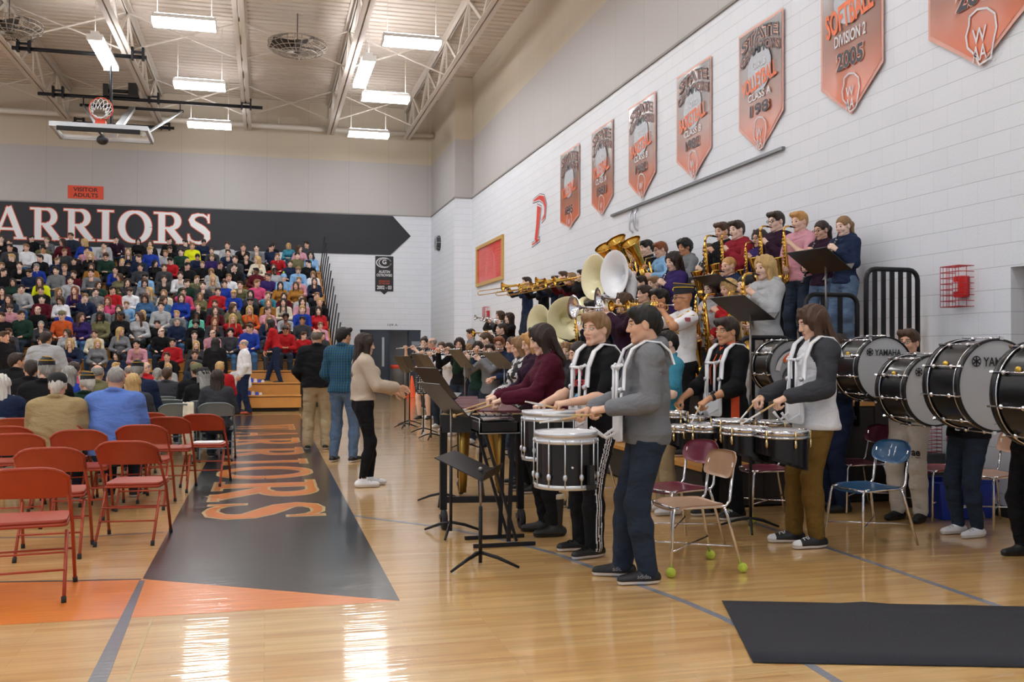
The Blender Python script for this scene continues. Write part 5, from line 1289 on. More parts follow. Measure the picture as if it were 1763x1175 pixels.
for (u, v, ins, fem, hr, top, bot, row, sk, ex, desc) in BAND:
    X, Zf = rows[row]; X, Y, z = world_from(u, X=X)
    if row and Y < 8.65: Y = 8.65; z = X * st_ + Y * ct
    if row == 0 and ins == 'flute' and u < 850: X, Y, z = world_from(u, X=3.3)
    H = headZ(v, z) - Zf; H = max(1.5 if fem else 1.56, min(1.93, H))
    for (bx, by) in bandpos:
        if abs(bx - X) < .35 and abs(by - Y) < .4: Y += .41 - abs(by - Y) if by <= Y else -(.41 - abs(by - Y))
    bandpos.append((X, Y))
    pk = {'tsax': 'sax', 'bsax': 'sax', 'strpt': 'trpt', 'mell': 'trpt'}.get(ins, ins)
    p = dict(PB[pk]); p['fem'] = bool(fem); p['hood'] = 'h' in ex; p['seed'] = 1.3 + fem
    key = (pk, fem, 'h' in ex)
    if 'D' in ex: p['skirt'] = .55; p['sleeve'] = .25; key += ('dress',)
    if 'G' in ex or 'k' in ex or top == 'pk': p['sleeve'] = .38; key += ('short',)
    dirv = Vector((-.55, -.85)) if ins == 'flute' else Vector((-1, -.10 + rnd.uniform(-.12, .12)))
    if ins in ('clar', 'sax', 'tsax') and row >= 2: dirv = Vector((-1, -.28))
    skin = {'f': rnd.choice(SKIN['f']), 't': 'c08a66', 'd': '6f4a35'}[sk]
    lab = 'person in ' + desc if not desc.startswith(('long', 'light', 'brown', 'short', 'dark tied')) else 'person with ' + desc
    if insn[ins] and ins not in desc: lab += ', playing a ' + insn[ins] if len(lab.split()) < 13 else ''
    tm = polka if 'D' in ex else top
    root, J = person(key, p, 'mid', (X, Y, Zf), face(dirv), H, (hr[0], hr[1]), tm, tm if 'D' in ex else bot, lab, 'band members standing in rows', skin=skin, shoes='bk' if 'D' in ex or rnd.random() < .6 else 'wt', glasses='g' in ex,
                     cap='garrison' if 'G' in ex else None, top_name='hooded_sweatshirt' if 'h' in ex else 'shirt')
    who = desc.split(',')[0].replace(' in the top row', '')
    while len(who.split()) > 9:
        cut_ = max(who.rfind(' with '), who.rfind(' and '), who.rfind(' behind '), who.rfind(' below '), who.rfind(' beside '), who.rfind(' holding '), who.rfind(' between '), who.rfind(' at ')); who = who[:cut_] if cut_ > 8 else ' '.join(who.split()[:9])
    il = lambda n: '%s held by player %s %s' % (n, 'in' if lab.startswith('person in') else 'with', who)
    g = insn[ins] + 's of the band'
    if ins == 'sax': mount(proto('sax', mk_sax), root, J, il('gold alto saxophone'), g, rx=-.08)
    elif ins == 'tsax': mount(proto('tsax', mk_sax, 1.22), root, J, il('gold tenor saxophone'), g, rx=-.08)
    elif ins == 'bsax': mount(proto('bsax', mk_sax, 1.5), root, J, il('large gold baritone saxophone'), g, rx=-.08)
    elif ins == 'clar': mount(proto('clar', mk_clar), root, J, il('black clarinet with silver keys'), g)
    elif ins == 'flute': mount(proto('flute', mk_flute), root, J, il('silver flute'), g)
    elif ins == 'trpt': mount(proto('trpt', mk_trumpet, brass), root, J, il('gold trumpet'), g, rx=-.04)
    elif ins == 'strpt': mount(proto('strpt', mk_trumpet, silver), root, J, il('silver trumpet'), g, rx=.05)
    elif ins == 'mell': mount(proto('mell', mk_trumpet, silver, 1.15, .125, 'mellophone'), root, J, il('silver mellophone'), g)
    elif ins == 'tbn': mount(proto('tbn', mk_trombone), root, J, il('gold trombone'), g, rx=-.19 + .03 * (len(bandpos) % 3))
    elif ins == 'euph': mount(proto('euph', mk_euph, brass), root, J, il('gold euphonium'), g, s=1.08, off=(0, 0, -.02), rx=-.25)
    if 'G' in ex:
        b = MB(); N = J['neck']; b.tube([J['SL'] + Vector((0, .03, .075)), N + Vector((-.06, .1, -.06)), J['P'] + Vector((-.14, .13, .3)), J['EL'] + Vector((.03, .06, .05)), J['SL'] + Vector((-.06, 0, .03))], .009, n=6); b.build('shoulder_cord', gold_m, root)
        b = MB(); b.box((-.004, -.03, -.02), (.004, .03, .02)); o = b.build('flag_patch', mat('patch', 'a5505a', .7), root); o.location = J['SL'] * .6 + J['EL'] * .4 + Vector((-.075, 0, .02))
# four sousaphones: bell centres on the photograph, players' shoulders below them
SOU = [(1026, 478, 13.8, white_f, cream_f, -1.0, 'sousaphone with a tall cream bell turned sideways, between the trombones and the white bell'), (1060, 472, 13.3, white_f, white_f, -1.02, 'sousaphone with a bright white bell below the gold euphoniums'),
       (930, 560, 15.2, cream_f, cream_f, -.95, 'sousaphone with a narrow-looking cream bell farthest from the camera'), (978, 548, 14.6, cream_f, cream_f, .35, 'sousaphone with a broad cream bell facing the camera')]
for i, (u, v, z, m, mbell, az, lab) in enumerate(SOU):
    c = at_depth(u, v, z); fz = face((-1, -.35)) + (az + .95) * .85
    r = mk_sousa(mbell, (0, 0)); r.rotation_euler = (0, 0, fz); s = 1.0 if i < 2 else .98
    off = Matrix.Rotation(fz, 3, 'Z') @ Vector((0, .05, .52)); r.location = c - off; tag(r, lab, None, 'sousaphones of the band')
    Xp, Yp = r.location.x + .12, r.location.y; rowi = min(range(5), key=lambda k: abs(rows[k][1] + 1.36 - r.location.z) + abs(rows[k][0] - Xp) * .6)
    zf = rows[rowi][1]
    p = dict(PB['euph']); H = max(1.5, min(1.8, (r.location.z - zf) / 1.4 * 1.76))
    person(('euph', 0, False), p, 'mid', (Xp, Yp + .12, zf), face((-1, -.1)), H, ('S', 'd'), ['nv', 'bk', 'ch', 'bk'][i], 'jn', 'person in dark clothes carrying the sousaphone with ' + ['the sideways cream bell', 'the bright white bell', 'the farthest narrow cream bell', 'the broad camera-facing cream bell'][i], 'band members standing in rows', skin='d9a78b')

# ------------------------------------------------------------------ the seated crowd
PC = {
 'lap': dict(hands=((.1, .3, .66), (-.08, .32, .66)), seat=1, lean=.12), 'fwd': dict(hands=((.05, .42, .68), (-.06, .42, .68)), seat=1, lean=.42, head=(0, -.1, 0)), 'chin': dict(hands=((.05, .2, 1.02), (-.12, .35, .66)), seat=1, lean=.3, head=(.1, .05, 0)),
 'left': dict(hands=((.12, .3, .66), (-.1, .3, .66)), seat=1, lean=.14, head=(.7, .05, 0)), 'right': dict(hands=((.12, .3, .66), (-.1, .33, .68)), seat=1, lean=.14, head=(-.7, .05, 0)), 'down': dict(hands=((.06, .33, .7), (-.06, .33, .7)), seat=1, lean=.25, head=(0, .45, 0)),
}
CROWD = """2,407,Sb,bk 16,415,Sb,bk 17,423,Sd,ch 42,423,Sl,wt 55,408,Sd,bk 73,421,Sd,gn 83,410,Sl,gy 73,427,Sk,wt 108,414,Ld,mr 112,431,Sl,ch 145,414,Ly,bl 69,441,Sd,bk 98,446,Sl,nv 126,447,Sd,bk 143,436,Ly,bk 3,455,Sl,bk 35,452,Sb,bk 61,456,Sg,bl 6,465,Sd,bk 53,465,Sd,nv 97,462,Sd,gy 74,478,Lb,yl 127,469,Sb,mr 121,479,Sd,lg 3,490,Lb,ru 40,491,Lb,bk 70,496,Lk,nv 100,493,Sd,lg 72,511,Sk,mr 107,512,Lb,wt 66,530,As,bk 110,534,-w,bl 147,507,Sl,nv 22,537,Sd,dg 8,541,Sb,bk 42,554,Kg,ch 143,539,-d,or 126,582,My,nv
180,418,Sd,lg 181,437,Sb,dg 200,447,By,bk 157,456,Lb,br 159,464,Sk,gy 221,428,Ll,nv 237,413,Lk,bk 223,440,Sb,nv 226,450,Lk,bk 257,416,Lb,bk 258,427,Sy,bl 264,444,Sk,rd 291,411,Sd,bk 284,433,Sl,lg 290,447,Ky,bk 252,472,Sk,lb 243,481,Lb,gy 219,481,Ld,ch 278,475,Sb,ch 296,468,Sb,wt 184,498,Sb,bk 208,500,Ll,gy 232,495,Lr,pu 258,499,Sb,gy 287,497,Sd,rd 178,524,Zl,gy 224,513,Lr,hp 257,507,Lb,dn 290,512,Mb,dn 199,525,Lb,gy 244,522,Sl,lb 221,542,Lb,pu 243,540,Lk,gn 269,539,Kk,bk 294,537,Ly,bk 278,567,As,bk 207,566,Ly,gy 164,571,Sb,cr 168,587,My,gy 240,585,Sk,pk 298,585,Sk,rd 338,589,Ly,ch
318,415,Sd,ch 305,430,Sd,dg 330,420,Sl,yl 312,438,Sk,nv 335,440,Sl,pu 323,454,Sk,bk 346,452,Sl,bk 366,427,Sb,ch 373,418,Sb,lg 395,420,Sb,bk 393,430,Sb,nv 399,442,Sb,ch 378,452,Sb,bk 405,455,Sd,bk 427,421,Sd,gy 421,437,Sk,bk 446,422,Sd,nv 443,443,Ly,cr 440,463,Sk,mr 331,476,Sl,gn 321,483,Sb,dg 363,472,Ly,lg 352,485,Sb,ch 395,473,Sl,wt 386,485,Sb,bl 405,484,Sb,gn 430,483,Sl,hp 309,498,Sb,wt 334,498,Ly,gy 322,508,Lb,bl 355,500,Ll,cr 350,516,Sb,ch 383,498,Sb,hp 388,508,Ll,gn 407,498,Sb,rd 433,501,Sy,bl 418,512,Sd,bk 317,523,Sb,lg 347,523,Sl,bk 381,523,Ly,gy 406,527,Lb,mr 431,525,Lb,gn 393,538,Lk,mt 321,540,Lb,lg 357,535,Sy,gy 378,550,Sg,nv 436,546,Lr,ch 426,552,Ck,bk 324,556,Sd,bk 336,569,Sd,bk 386,570,As,pk
468,420,Sd,bk 497,420,Ly,tl 515,424,Lb,pk 533,435,Lk,lb 510,436,Sd,gn 478,437,Sl,rd 499,450,Sb,nv 518,460,Sl,lb 455,455,Lb,rd 472,463,Sk,lg 461,472,Sb,pu 490,474,-b,lb 537,468,Ll,wt 523,477,Sl,pk 546,478,Lb,nv 482,487,Lk,br 503,487,Lb,br 458,502,Lk,ch 481,503,Sl,tl 504,504,Ld,mr 456,514,Ll,br 478,513,Lk,cr 507,512,Ld,pk 530,507,Sl,lg 532,512,Sy,bk 556,504,Sl,bk 552,530,Ld,rd 496,530,Kd,pk 522,528,Sy,bl 463,528,Ly,or 449,542,Ly,rd 493,543,Ll,nv 520,541,Ck,lg 549,547,Sk,ch 510,557,Lr,bk 535,561,Sd,rd 562,557,Sl,pk 480,560,Sb,bl 460,556,Sb,pk 499,575,Sb,ch 542,573,Sb,rd 566,575,Sd,ch 458,568,Ck,ch"""
ents = []
HEADUP = .53 + .525 + .138 + .118 - .43
for w in CROWD.split():
    u, v, hr, cl = w.split(','); u, v = float(u), float(v); best = None
    for k in range(NR):
        X, Y, z = world_from(u, Y=row_y(k) + .14); s = (headZ(v, z) - row_s(k) + .43) / (HEADUP + .43)
        e = abs(s - .96)
        if best is None or e < best[0]: best = (e, k, X, s)
    ents.append([best[1], best[2], hr, cl, max(.88, min(1.06, best[3])), w])
byrow = {}
for e in ents: byrow.setdefault(e[0], []).append(e)
rc = random.Random(5)
dull = ['bk', 'bk', 'ch', 'nv', 'bk', 'ch', 'nv', 'jn', 'bk', 'gn', 'pl', 'gy', 'lg', 'mr', 'dg', 'wt', 'rd', 'bl', 'pk', 'jn']
nfill = 0
for k in range(NR):
    L = sorted(byrow.get(k, []), key=lambda e: e[1]); xr = 1.45 if k >= 3 else -.95
    out = []
    for e in L:
        e[1] = min(e[1], xr)
        if out and e[1] - out[-1][1] < .47: e[1] = out[-1][1] + .47
        out.append(e)
    for i in range(len(out) - 1, -1, -1):      # push back from the right end
        lim = xr if i == len(out) - 1 else out[i + 1][1] - .47
        if out[i][1] > lim: out[i][1] = lim
    if k >= 3 or k in (0, 1, 2):
        X0 = world_from(-6, Y=row_y(k))[0]; xs = [X0 - .4] + [e[1] for e in out] + [xr + .45]; new = []
        for a, b2 in zip(xs[:-1], xs[1:]):
            n = int((b2 - a) / .56) - 1
            if n <= 0: continue
            for j in range(n):
                x = a + (b2 - a) * (j + 1) / (n + 1)
                if k < 9 and abs(x + 4.2 - .15 * k) < .45: continue
                if k < 3 and x > -1.4: continue
                if rc.random() < (.9 if k < 12 else .55): new.append([k, x, rc.choice('SSSSLLM') + rc.choice('ddbblky'), rc.choice(dull), rc.uniform(.9, 1.0), '']); nfill += 1
        out = sorted(out + new, key=lambda e: e[1])
    byrow[k] = out
print('crowd', sum(len(x) for x in byrow.values()), 'fill', nfill)
rowo = ['first', 'second', 'third', 'fourth', 'fifth', 'sixth', 'seventh', 'eighth', 'ninth', 'tenth', 'eleventh', 'twelfth', 'thirteenth', 'fourteenth', 'top']
styn = {'S': 'short', 'L': 'long', 'M': 'shoulder-length', 'C': 'curly', 'B': 'pinned-up', 'K': 'tied-back', 'A': 'thinning', 'Z': 'cropped', 'P': 'ponytailed', '-': ''}
rown = ['front row', 'second row up', 'third row up', 'fourth row up', 'fifth row up', 'sixth row up', 'seventh row up', 'eighth row up', 'ninth row up', 'tenth row up', 'eleventh row up', 'fourth row from the top', 'third row from the top', 'second row from the top', 'top row']
for k in range(NR):
    for i, (kk, x, hr, cl, s, w) in enumerate(byrow[k]):
        fem = hr[0] in 'LMBKP'; pose = rc.choice(['lap', 'lap', 'fwd', 'chin', 'left', 'right', 'down', 'fwd'])
        if hr[0] in '-': pose = 'lap'
        p = dict(PC[pose]); p['fem'] = fem; j = len(byrow[k]) - 1 - i
        sk = 'd' if w[:7] in ('472,463', '440,463', '269,539', '243,540', '520,541', '393,538') else ('t' if w[:7] in ('73,427,', '549,547', '535,561') else 'f')
        if hr[0] == '-': hd = {'110': 'white cap', '143': 'camouflage cap', '490': 'blue pompom hat'}[w[:3]]
        else: hd = styn[hr[0]] + ' ' + HAIRN[hr[1]] + ' hair'
        place = 'rightmost' if j == 0 else (ORD[j] + ' from right' if j < 26 else 'leftmost')
        lab = 'person with %s, %s top, %s in %s bleacher row' % (hd, CL[cl][1], place, rowo[k])
        jit = rc.uniform(-.18, .18)
        root, J = person(('c', pose, fem), p, 'lo', (x, row_y(k) + .14, row_s(k) - .43), PI + jit, 1.76 * s, (hr[0], hr[1]), cl, rc.choice(['jn', 'jn', 'bk', 'ch', 'dn', 'kh' if k < 3 else 'bk']), lab, 'spectators seated on the far bleachers', skin=rc.choice(SKIN[sk]),
                         shoes=rc.choice(['bk', 'wt', 'ch']), cap={'110': 'ball', '143': 'ball', '490': 'pom'}.get(w[:3]) if hr[0] == '-' else None, capcol={'110': 'wt', '143': 'gn', '490': 'lb'}.get(w[:3]) if hr[0] == '-' else None)
# ------------------------------------------------------------------ drums
shell_m = mat('drum_shell_black', '0d0d0f', .3, coat=.15, spec=.35); head_w = mat('drumhead_white', 'd6d7da', .5, var=.03); head_g = mat('drumhead_smoke', 'b6b8bb', .45, var=.04, scale=8); tipm = mat('stick_wood', 'd3ad74', .45, scale=40); stw = mat('stick_white', 'e6e3dc', .5)
def bracket_rods(b, r, z0, z1, n, mi=0, rr=.0045, lug=True, a0=0.2):
    for i in range(n):
        a = a0 + 2 * PI * i / n; c, s = math.cos(a), math.sin(a)
        b.tube([(r * c, r * s, z0), (r * c, r * s, z1)], rr, mi, 6)
        if lug: b.ball((r * c, r * s, z0 + (z1 - z0) * .22), .014, mi, 6, (1, 1, 1.5)); b.ball((r * c, r * s, z1 - .015), .008, mi, 5)
def snare(c, label, carrier=None):
    """c: centre of the top head"""
    root = thing('snare_drum', label, 'drum', (c.x, c.y, c.z - .33), 0, 'marching snare drums'); r = .178
    b = MB(); b.lathe([(r - .004, .015), (r - .004, .30)], 0, 40); b.build('shell', shell_m, root)
    for nm_, z0, z1 in (('bottom_rim', -.003, .025), ('top_rim', .262, .287), ('top_hoop', .300, .33)):
        b = MB(); b.lathe([(r + .004, z0), (r + .012, z0), (r + .012, z1), (r + .004, z1)], 0, 40, closed=True); b.build(nm_, alu, root)
    b = MB(); b.lathe([(r + .006, .287), (r + .004, .3)], 0, 40); b.build('collar', head_w, root)
    b = MB(); b.lathe([(r - .006, .317), (r - .02, .322), (.001, .322)], 0, 40); b.lathe([(r - .004, .32), (r + .004, .326), (r + .004, .30)], 0, 40); b.build('drumhead', head_w, root)
    b = MB(); b.lathe([(r - .01, .01), (.001, .008)], 0, 32); b.build('drumhead', head_w, root)
    b = MB(); bracket_rods(b, r + .012, .01, .29, 12); b.build('tension_rods', alu, root)
    b = MB(); a = R(-60); ca, sa = math.cos(a), math.sin(a); M = Matrix.Translation((ca * (r + .02), sa * (r + .02), 0)) @ Matrix.Rotation(a, 4, 'Z'); b.box((-.012, -.02, .03), (.012, .02, .14), 0, M); b.box((-.008, -.03, .0), (.02, .03, .03), 0, M); b.build('snare_strainer', black_plastic, root)
    b = MB(); b.tube([Vector((ca2 * (r - .003), sa2 * (r - .003), .13)) + Vector(q) for q in [(0, 0, 0)] for ca2, sa2 in ((math.cos(R(-95)), math.sin(R(-95))), (math.cos(R(-95)) * 1.04, math.sin(R(-95)) * 1.04))], .007); b.build('vent', chrome, root)
    return root
def carrier(root, P, J, dist=.3, plate=True):
    """white shoulder bars worn by person P, hung as parts of the drum they carry"""
    M = Matrix.LocRotScale(root.location, root.rotation_euler, root.scale).inverted() @ Matrix.LocRotScale(P.location, P.rotation_euler, P.scale)
    f = J['fat']; fx = .155 + f; N = J['neck']
    for s in (-1, 1):
        b = MB(); pts = [Vector((s * .1, fx, 1.2)), Vector((s * .11, fx - .005, 1.34)), Vector((s * .118, fx - .05, 1.455)), Vector((s * .12, .04, 1.505)), Vector((s * .123, -.05, 1.495)), Vector((s * .123, -.10 - f * .6, 1.44)), Vector((s * .12, -.122 - f * .8, 1.36))]
        v = []; f_ = []
        for i, p in enumerate(pts):
            t = (pts[min(i + 1, 6)] - pts[max(i - 1, 0)]).normalized(); n = t.cross(Vector((1, 0, 0))).normalized()
            for dx, dn in ((-.026, -.005), (.026, -.005), (.026, .007), (-.026, .007)): v.append(p + Vector((dx, 0, 0)) + n * dn * (1 if n.z > 0 or i < 3 or i > 4 else 1))
        for i in range(6):
            for k in range(4): f_.append((i * 4 + k, i * 4 + (k + 1) % 4, i * 4 + 4 + (k + 1) % 4, i * 4 + 4 + k))
        f_ += [(0, 1, 2, 3), (27, 26, 25, 24)]
        b.add(v, f_, 0, True, M); o = b.build('shoulder_bar', white_paint, root)
    b = MB(); q = lambda *p: M @ Vector(p)
    b.tube([q(-.1, fx + .01, 1.36), q(-.07, fx + .03, 1.34), q(.07, fx + .03, 1.34), q(.1, fx + .01, 1.36)], .011); b.tube([q(-.05, fx + .03, 1.34), q(-.05, fx + .035, 1.05)], .011); b.tube([q(.05, fx + .03, 1.34), q(.05, fx + .035, 1.05)], .011)
    b.tube([q(-.1, fx + .01, 1.2), q(-.1, fx + .02, 1.1), q(-.09, fx + .02, .95), q(-.06, fx + .1, .9), q(-.06, fx + dist * .5, .96)], .011); b.tube([q(.1, fx + .01, 1.2), q(.1, fx + .02, 1.1), q(.09, fx + .02, .95), q(.06, fx + .1, .9), q(.06, fx + dist * .5, .96)], .011)
    b.build('carrier_tubes', white_paint, root)
    if plate:
        b = MB(); 
        b.rbox((-.13, fx + .012, .88), (.13, fx + .024, 1.08), .03, 0, None, 3, 1)
        b2 = MB(); b2.add(b.v, b.f, 0, False, M); b2.build('belly_plate', white_paint, root)
    b = MB()
    for s in (-1, 1): b.ball(q(s * .1, fx + .02, 1.2), .02, 0, 6); b.ball(q(s * .07, fx + .03, 1.34), .018, 0, 6)
    b.build('clamps', alu, root)
def stick(a, tip, label, group, m=None, head=None):
    a, tip = Vector(a), Vector(tip); d = (tip - a); L = d.length; d.normalize()
    root = thing('drumstick', label, 'drumstick', a, 0, group); back = a - d * .08
    b = MB(); b.tube([back - a, d * (L * .45)], [.0075, .0072]); b.build('butt', tipm, root)
    b = MB(); b.tube([d * (L * .45), d * (L * .82), d * L], [.0072, .0068, .004]); b.ball(d * L, head or .006, 0, 6); b.build('shaft', m or tipm, root)
    return root
def tenor(tops, label, sw=.0):
    """tops: (centre of head, radius)"""
    c0 = tops[0][0]; root = thing('tenor_drums', label, 'drums', (c0.x, c0.y, c0.z - .3), 0, 'marching tenor drum sets')
    for i, (c, r) in enumerate(tops):
        o = c - Vector(root.location); L = min(.3, .12 + r * .95); n = 32
        b = MB(); v = []; f = []
        for k in range(n):
            a = 2 * PI * k / n; x, y = r * math.cos(a), r * math.sin(a); v.append(o + Vector((x, y, -.02))); v.append(o + Vector((x, y, -L * (.78 + .22 * math.cos(a)))))
        for k in range(n): f.append((2 * k, 2 * k + 1, (2 * k + 3) % (2 * n), (2 * k + 2) % (2 * n)))
        b.add(v, f, 0, True); sh = b.build('drum', shell_m, root)
        T = Matrix.Translation(o)
        b = MB(); b.lathe([(r + .003, -.03), (r + .011, -.03), (r + .011, .006), (r + .003, .006)], 0, 32, T, closed=True); b.lathe([(r + .0, -.052), (r + .012, -.052), (r + .012, -.04), (r, -.04)], 0, 32, T, closed=True); b.build('rim', chrome, sh)
        b = MB(); b.lathe([(r - .001, -.005), (.001, -.002)], 0, 32, T); b.lathe([(r + .002, .0), (r + .001, -.05)], 0, 32, T); b.build('drumhead', head_g, sh)
        for k in range(6):
            b = MB(); a = 2 * PI * k / 6 + .5; x, y = (r + .013) * math.cos(a), (r + .013) * math.sin(a)
            b.tube([o + Vector((x, y, .004)), o + Vector((x, y, -.09))], [.006, .006], 0, 6); b.tube([o + Vector((x, y, -.06)), o + Vector((x, y, -.1)), o + Vector((x * .97, y * .97, -.12))], [.008, .012, .006], 0, 6)
            b.build('lug', mat('lug_gold', 'd8c08c', .25, .9), sh)
    return root
def bass(c, r, w, label, front='yam', stand=False, rz=0.0):
    """drum lying on its side, heads square to local y; c = middle of the camera-side head"""
    root = thing('bass_drum', label, 'drum', (c.x, c.y, c.z - r - .01), rz, 'marching bass drums')
    T = Matrix.Translation((0, w, r + .01)) @ Matrix.Rotation(PI / 2, 4, 'X'); n = 48
    b = MB(); b.lathe([(r - .006, .01), (r - .006, w - .01)], 0, n, T); b.build('shell', shell_m, root)
    for z0, z1 in ((-.004, .04), (w - .04, w + .004)):
        b = MB(); b.lathe([(r - .004, z0), (r + .01, z0), (r + .012, (z0 + z1) / 2), (r + .01, z1), (r - .004, z1)], 0, n, T, closed=True); b.build('hoop', shell_m, root)
        b = MB(); q = z1 + .006 if z0 < 0 else z0 - .006; b.tube([T @ Vector(p) for p in arc((0, 0, q), r + .004, 0, 360, n)[:-1]], .006, 0, 6, closed=True); b.build('hoop_ring', chrome, root)
    b = MB(); b.lathe([(r - .004, w - .004), (r - .03, w - .008), (.001, w - .008)], 0, n, T); b.build('drumhead', head_g if front == 'yam' else mat('drumhead_grey', '9a9ca0', .45), root)
    b = MB(); b.lathe([(.001, .008), (r - .004, .004)], 0, n, T); b.build('drumhead', head_g, root)
    b = MB(); N = 8 if r < .26 else 10
    for i in range(N):
        a = 2 * PI * (i + .35) / N; x, y = (r + .016) * math.cos(a), (r + .016) * math.sin(a)
        b.tube([T @ Vector((x, y, .0)), T @ Vector((x, y, w))], .0055, 0, 6)
        for z in (.0, w): b.bar(T @ Vector((x * .96, y * .96, z)), T @ Vector((x * 1.03, y * 1.03, z)), .03, .012)
        for z in (.09, w - .09): b.ball(T @ Vector((x * .985, y * .985, z)), .017, 0, 6)
    b.build('tension_rods', chrome, root)
    F_ = Matrix.Translation((0, -.0025, r + .01)) @ Matrix.Rotation(PI / 2, 4, 'X')
    if front == 'yam':
        b = MB(); ink_ = mat('logo_black', '18181b', .5)
        Tt = F_ @ Matrix.Translation((.1 * r, .42 * r, 0)); add_text(b, 'YAMAHA', Tt, .2 * r, .95 * r, bold=.02)
        E_ = F_ @ Matrix.Translation((-.55 * r, .53 * r, 0)); v, f = strip_geo(*ell_strip(0, 0, .11 * r, .11 * r, 0, 360, .022 * r, .022 * r, 26), 0); b.add(v, f, 0, False, E_)
        for i in range(6):
            a = PI * i / 3 + PI / 6; v, f = strip_geo([(0, 0), (.1 * r * math.cos(a), .1 * r * math.sin(a))], .035 * r, 0); b.add(v, f, 0, False, E_)
        b.build('logo', ink_, root)
        b = MB(); v, f = strip_geo([(-.1 * r, -.86 * r), (0, -.83 * r), (.1 * r, -.86 * r)], .015 * r, 0); b.add(v, f, 0, False, F_); b.build('maker_mark', mat('faint_ink', '6b6d70', .5), root)
        b = MB(); ang = R(152)
        p = T @ Vector(((r - .003) * math.cos(ang), (r - .003) * math.sin(ang), w / 2)); b.ball(p, .022, 0, 8, (.5, 1.2, 1)); b.build('badge', mat('badge_brass', 'd6b048', .3, .8), root)
    else:
        m2 = [mat('logo_dark', '3b3d42', .5), mat('logo_orange', 'e5642c', .5), mat('logo_light', 'c6c8cb', .5)]
        b = MB()
        def sw(cx, cy, rx, ry, a0, a1, ws, wt_, mi, dz):
            v, f = strip_geo(*ell_strip(cx * r, cy * r, rx * r, ry * r, a0, a1, ws * r, wt_ * r, 20), 0); b.add([(x, y, dz) for x, y, z in v], f, mi, False, F_)
        sw(.15, -.2, 1.0 * .8, .9, 60, 175, .22, .05, 0, .001); sw(.12, -.25, .78, .85, 62, 172, .2, .05, 2, .002); sw(.15, -.15, .62, .7, 50, 150, .2, .08, 1, .003); sw(.1, -.5, .5, .6, 80, 175, .16, .03, 0, .003)
        b.prism([(-.3 * r, -.05 * r), (.12 * r, .3 * r), (.3 * r, -.62 * r), (.1 * r, -.5 * r), (.02 * r, -.18 * r)], .001, .004, 1, F_)
        b.build('logo', m2, root)
        b = MB(); T3 = T @ Matrix.Rotation(R(140), 4, 'Z') @ Matrix.Translation((r - .0045, 0, w / 2)) @ Matrix.Rotation(PI / 2, 4, 'Z') @ Matrix.Rotation(PI / 2, 4, 'X')
        add_text(b, 'Dynasty', T3 @ Matrix.Rotation(PI / 2, 4, 'Z'), .05, .16); b.build('lettering', alu, root)
    if stand:
        b = MB(); zz = -(c.z - r - .01)
        for x in (-.14, .14): b.tube([(x, .08, .02), (x * 1.6, .02, zz + .02)], .012); b.tube([(x, w - .08, .02), (x * 1.6, w - .02, zz + .02)], .012)
        b.bar((-.16, .08, .02), (.16, .08, .02), .02, .02); b.bar((-.16, w - .08, .02), (.16, w - .08, .02), .02, .02); b.build('stand', black_metal, root)
    return root

# ------------------------------------------------------------------ the drum line
NL = 'drum line musicians on the gym floor'
def g0(u, v): return on_z(u, v, 0)
W_ = (-1, 0)
def place(name, u, v, vh, facing, p, hair, top, bot, label, lod='hi', group=None, **kw):
    q = g0(u, v); z = depth(q); H = headZ(vh, z); p = dict(p); p.setdefault('fem', False)
    return (*person(name, p, lod, q, face(facing), H, hair, top, bot, label, group, **kw), q)
# grey hooded snare drummer
pGH = dict(hands=((.15, .34, 1.07), (-.17, .29, 1.09)), palm=((.1, .2, 1), (-.3, .2, 1)), grip=('grip', 'grip'), pole=((.5, -1, -.3), (-.5, -1, -.3)), hood=True, loose=.019, fat=.018, hem=.86, flare=.01, sleeve=.93, feet=((.12, .13), (-.1, .02)), head=(-.12, .12, 0), legw=.018, sf=.02, seed=.7, band=True)
GH, JG, qG = place('GH', 1114, 999, 522, (-1, .16), pGH, ('S', 'k'), 'gy', 'jn', 'person in grey hooded sweatshirt and dark jeans beating the nearest snare drum', group=None, skin='d6a88c', top_name='hooded_sweatshirt', sole='wt')
s1 = snare(at_depth(974, 742, 5.72), 'nearest black snare drum, held by the grey-hooded drummer'); carrier(s1, GH, JG, .36)
def rel(P, *v): return Matrix.LocRotScale(P.location, P.rotation_euler, P.scale) @ Vector(v)
def handpt(P, J, n, k=.085): return rel(P, *(J['W' + n] + (J['W' + n] - J['E' + n]).normalized() * k + Vector((0, 0, -.03))))
stick(handpt(GH, JG, 'L'), at_depth(935, 715, 5.6), 'drumstick in the left hand of the grey-hooded drummer, over the nearest snare', 'drumsticks in hands', stw)
stick(handpt(GH, JG, 'R'), at_depth(930, 728, 5.9), 'drumstick in the right hand of the grey-hooded drummer', 'drumsticks in hands', stw)
for n in 'LR':
    b = MB(); T = Matrix.Translation(JG['A' + n] + Vector((-.058, .035, -.035))) @ Matrix.Rotation(-PI / 2, 4, 'Z') @ Matrix.Rotation(PI / 2, 4, 'X'); add_text(b, 'adidas', T, .026, .085); b.build('shoe_lettering', mat('logo_grey', '9a9a9e', .6), GH)
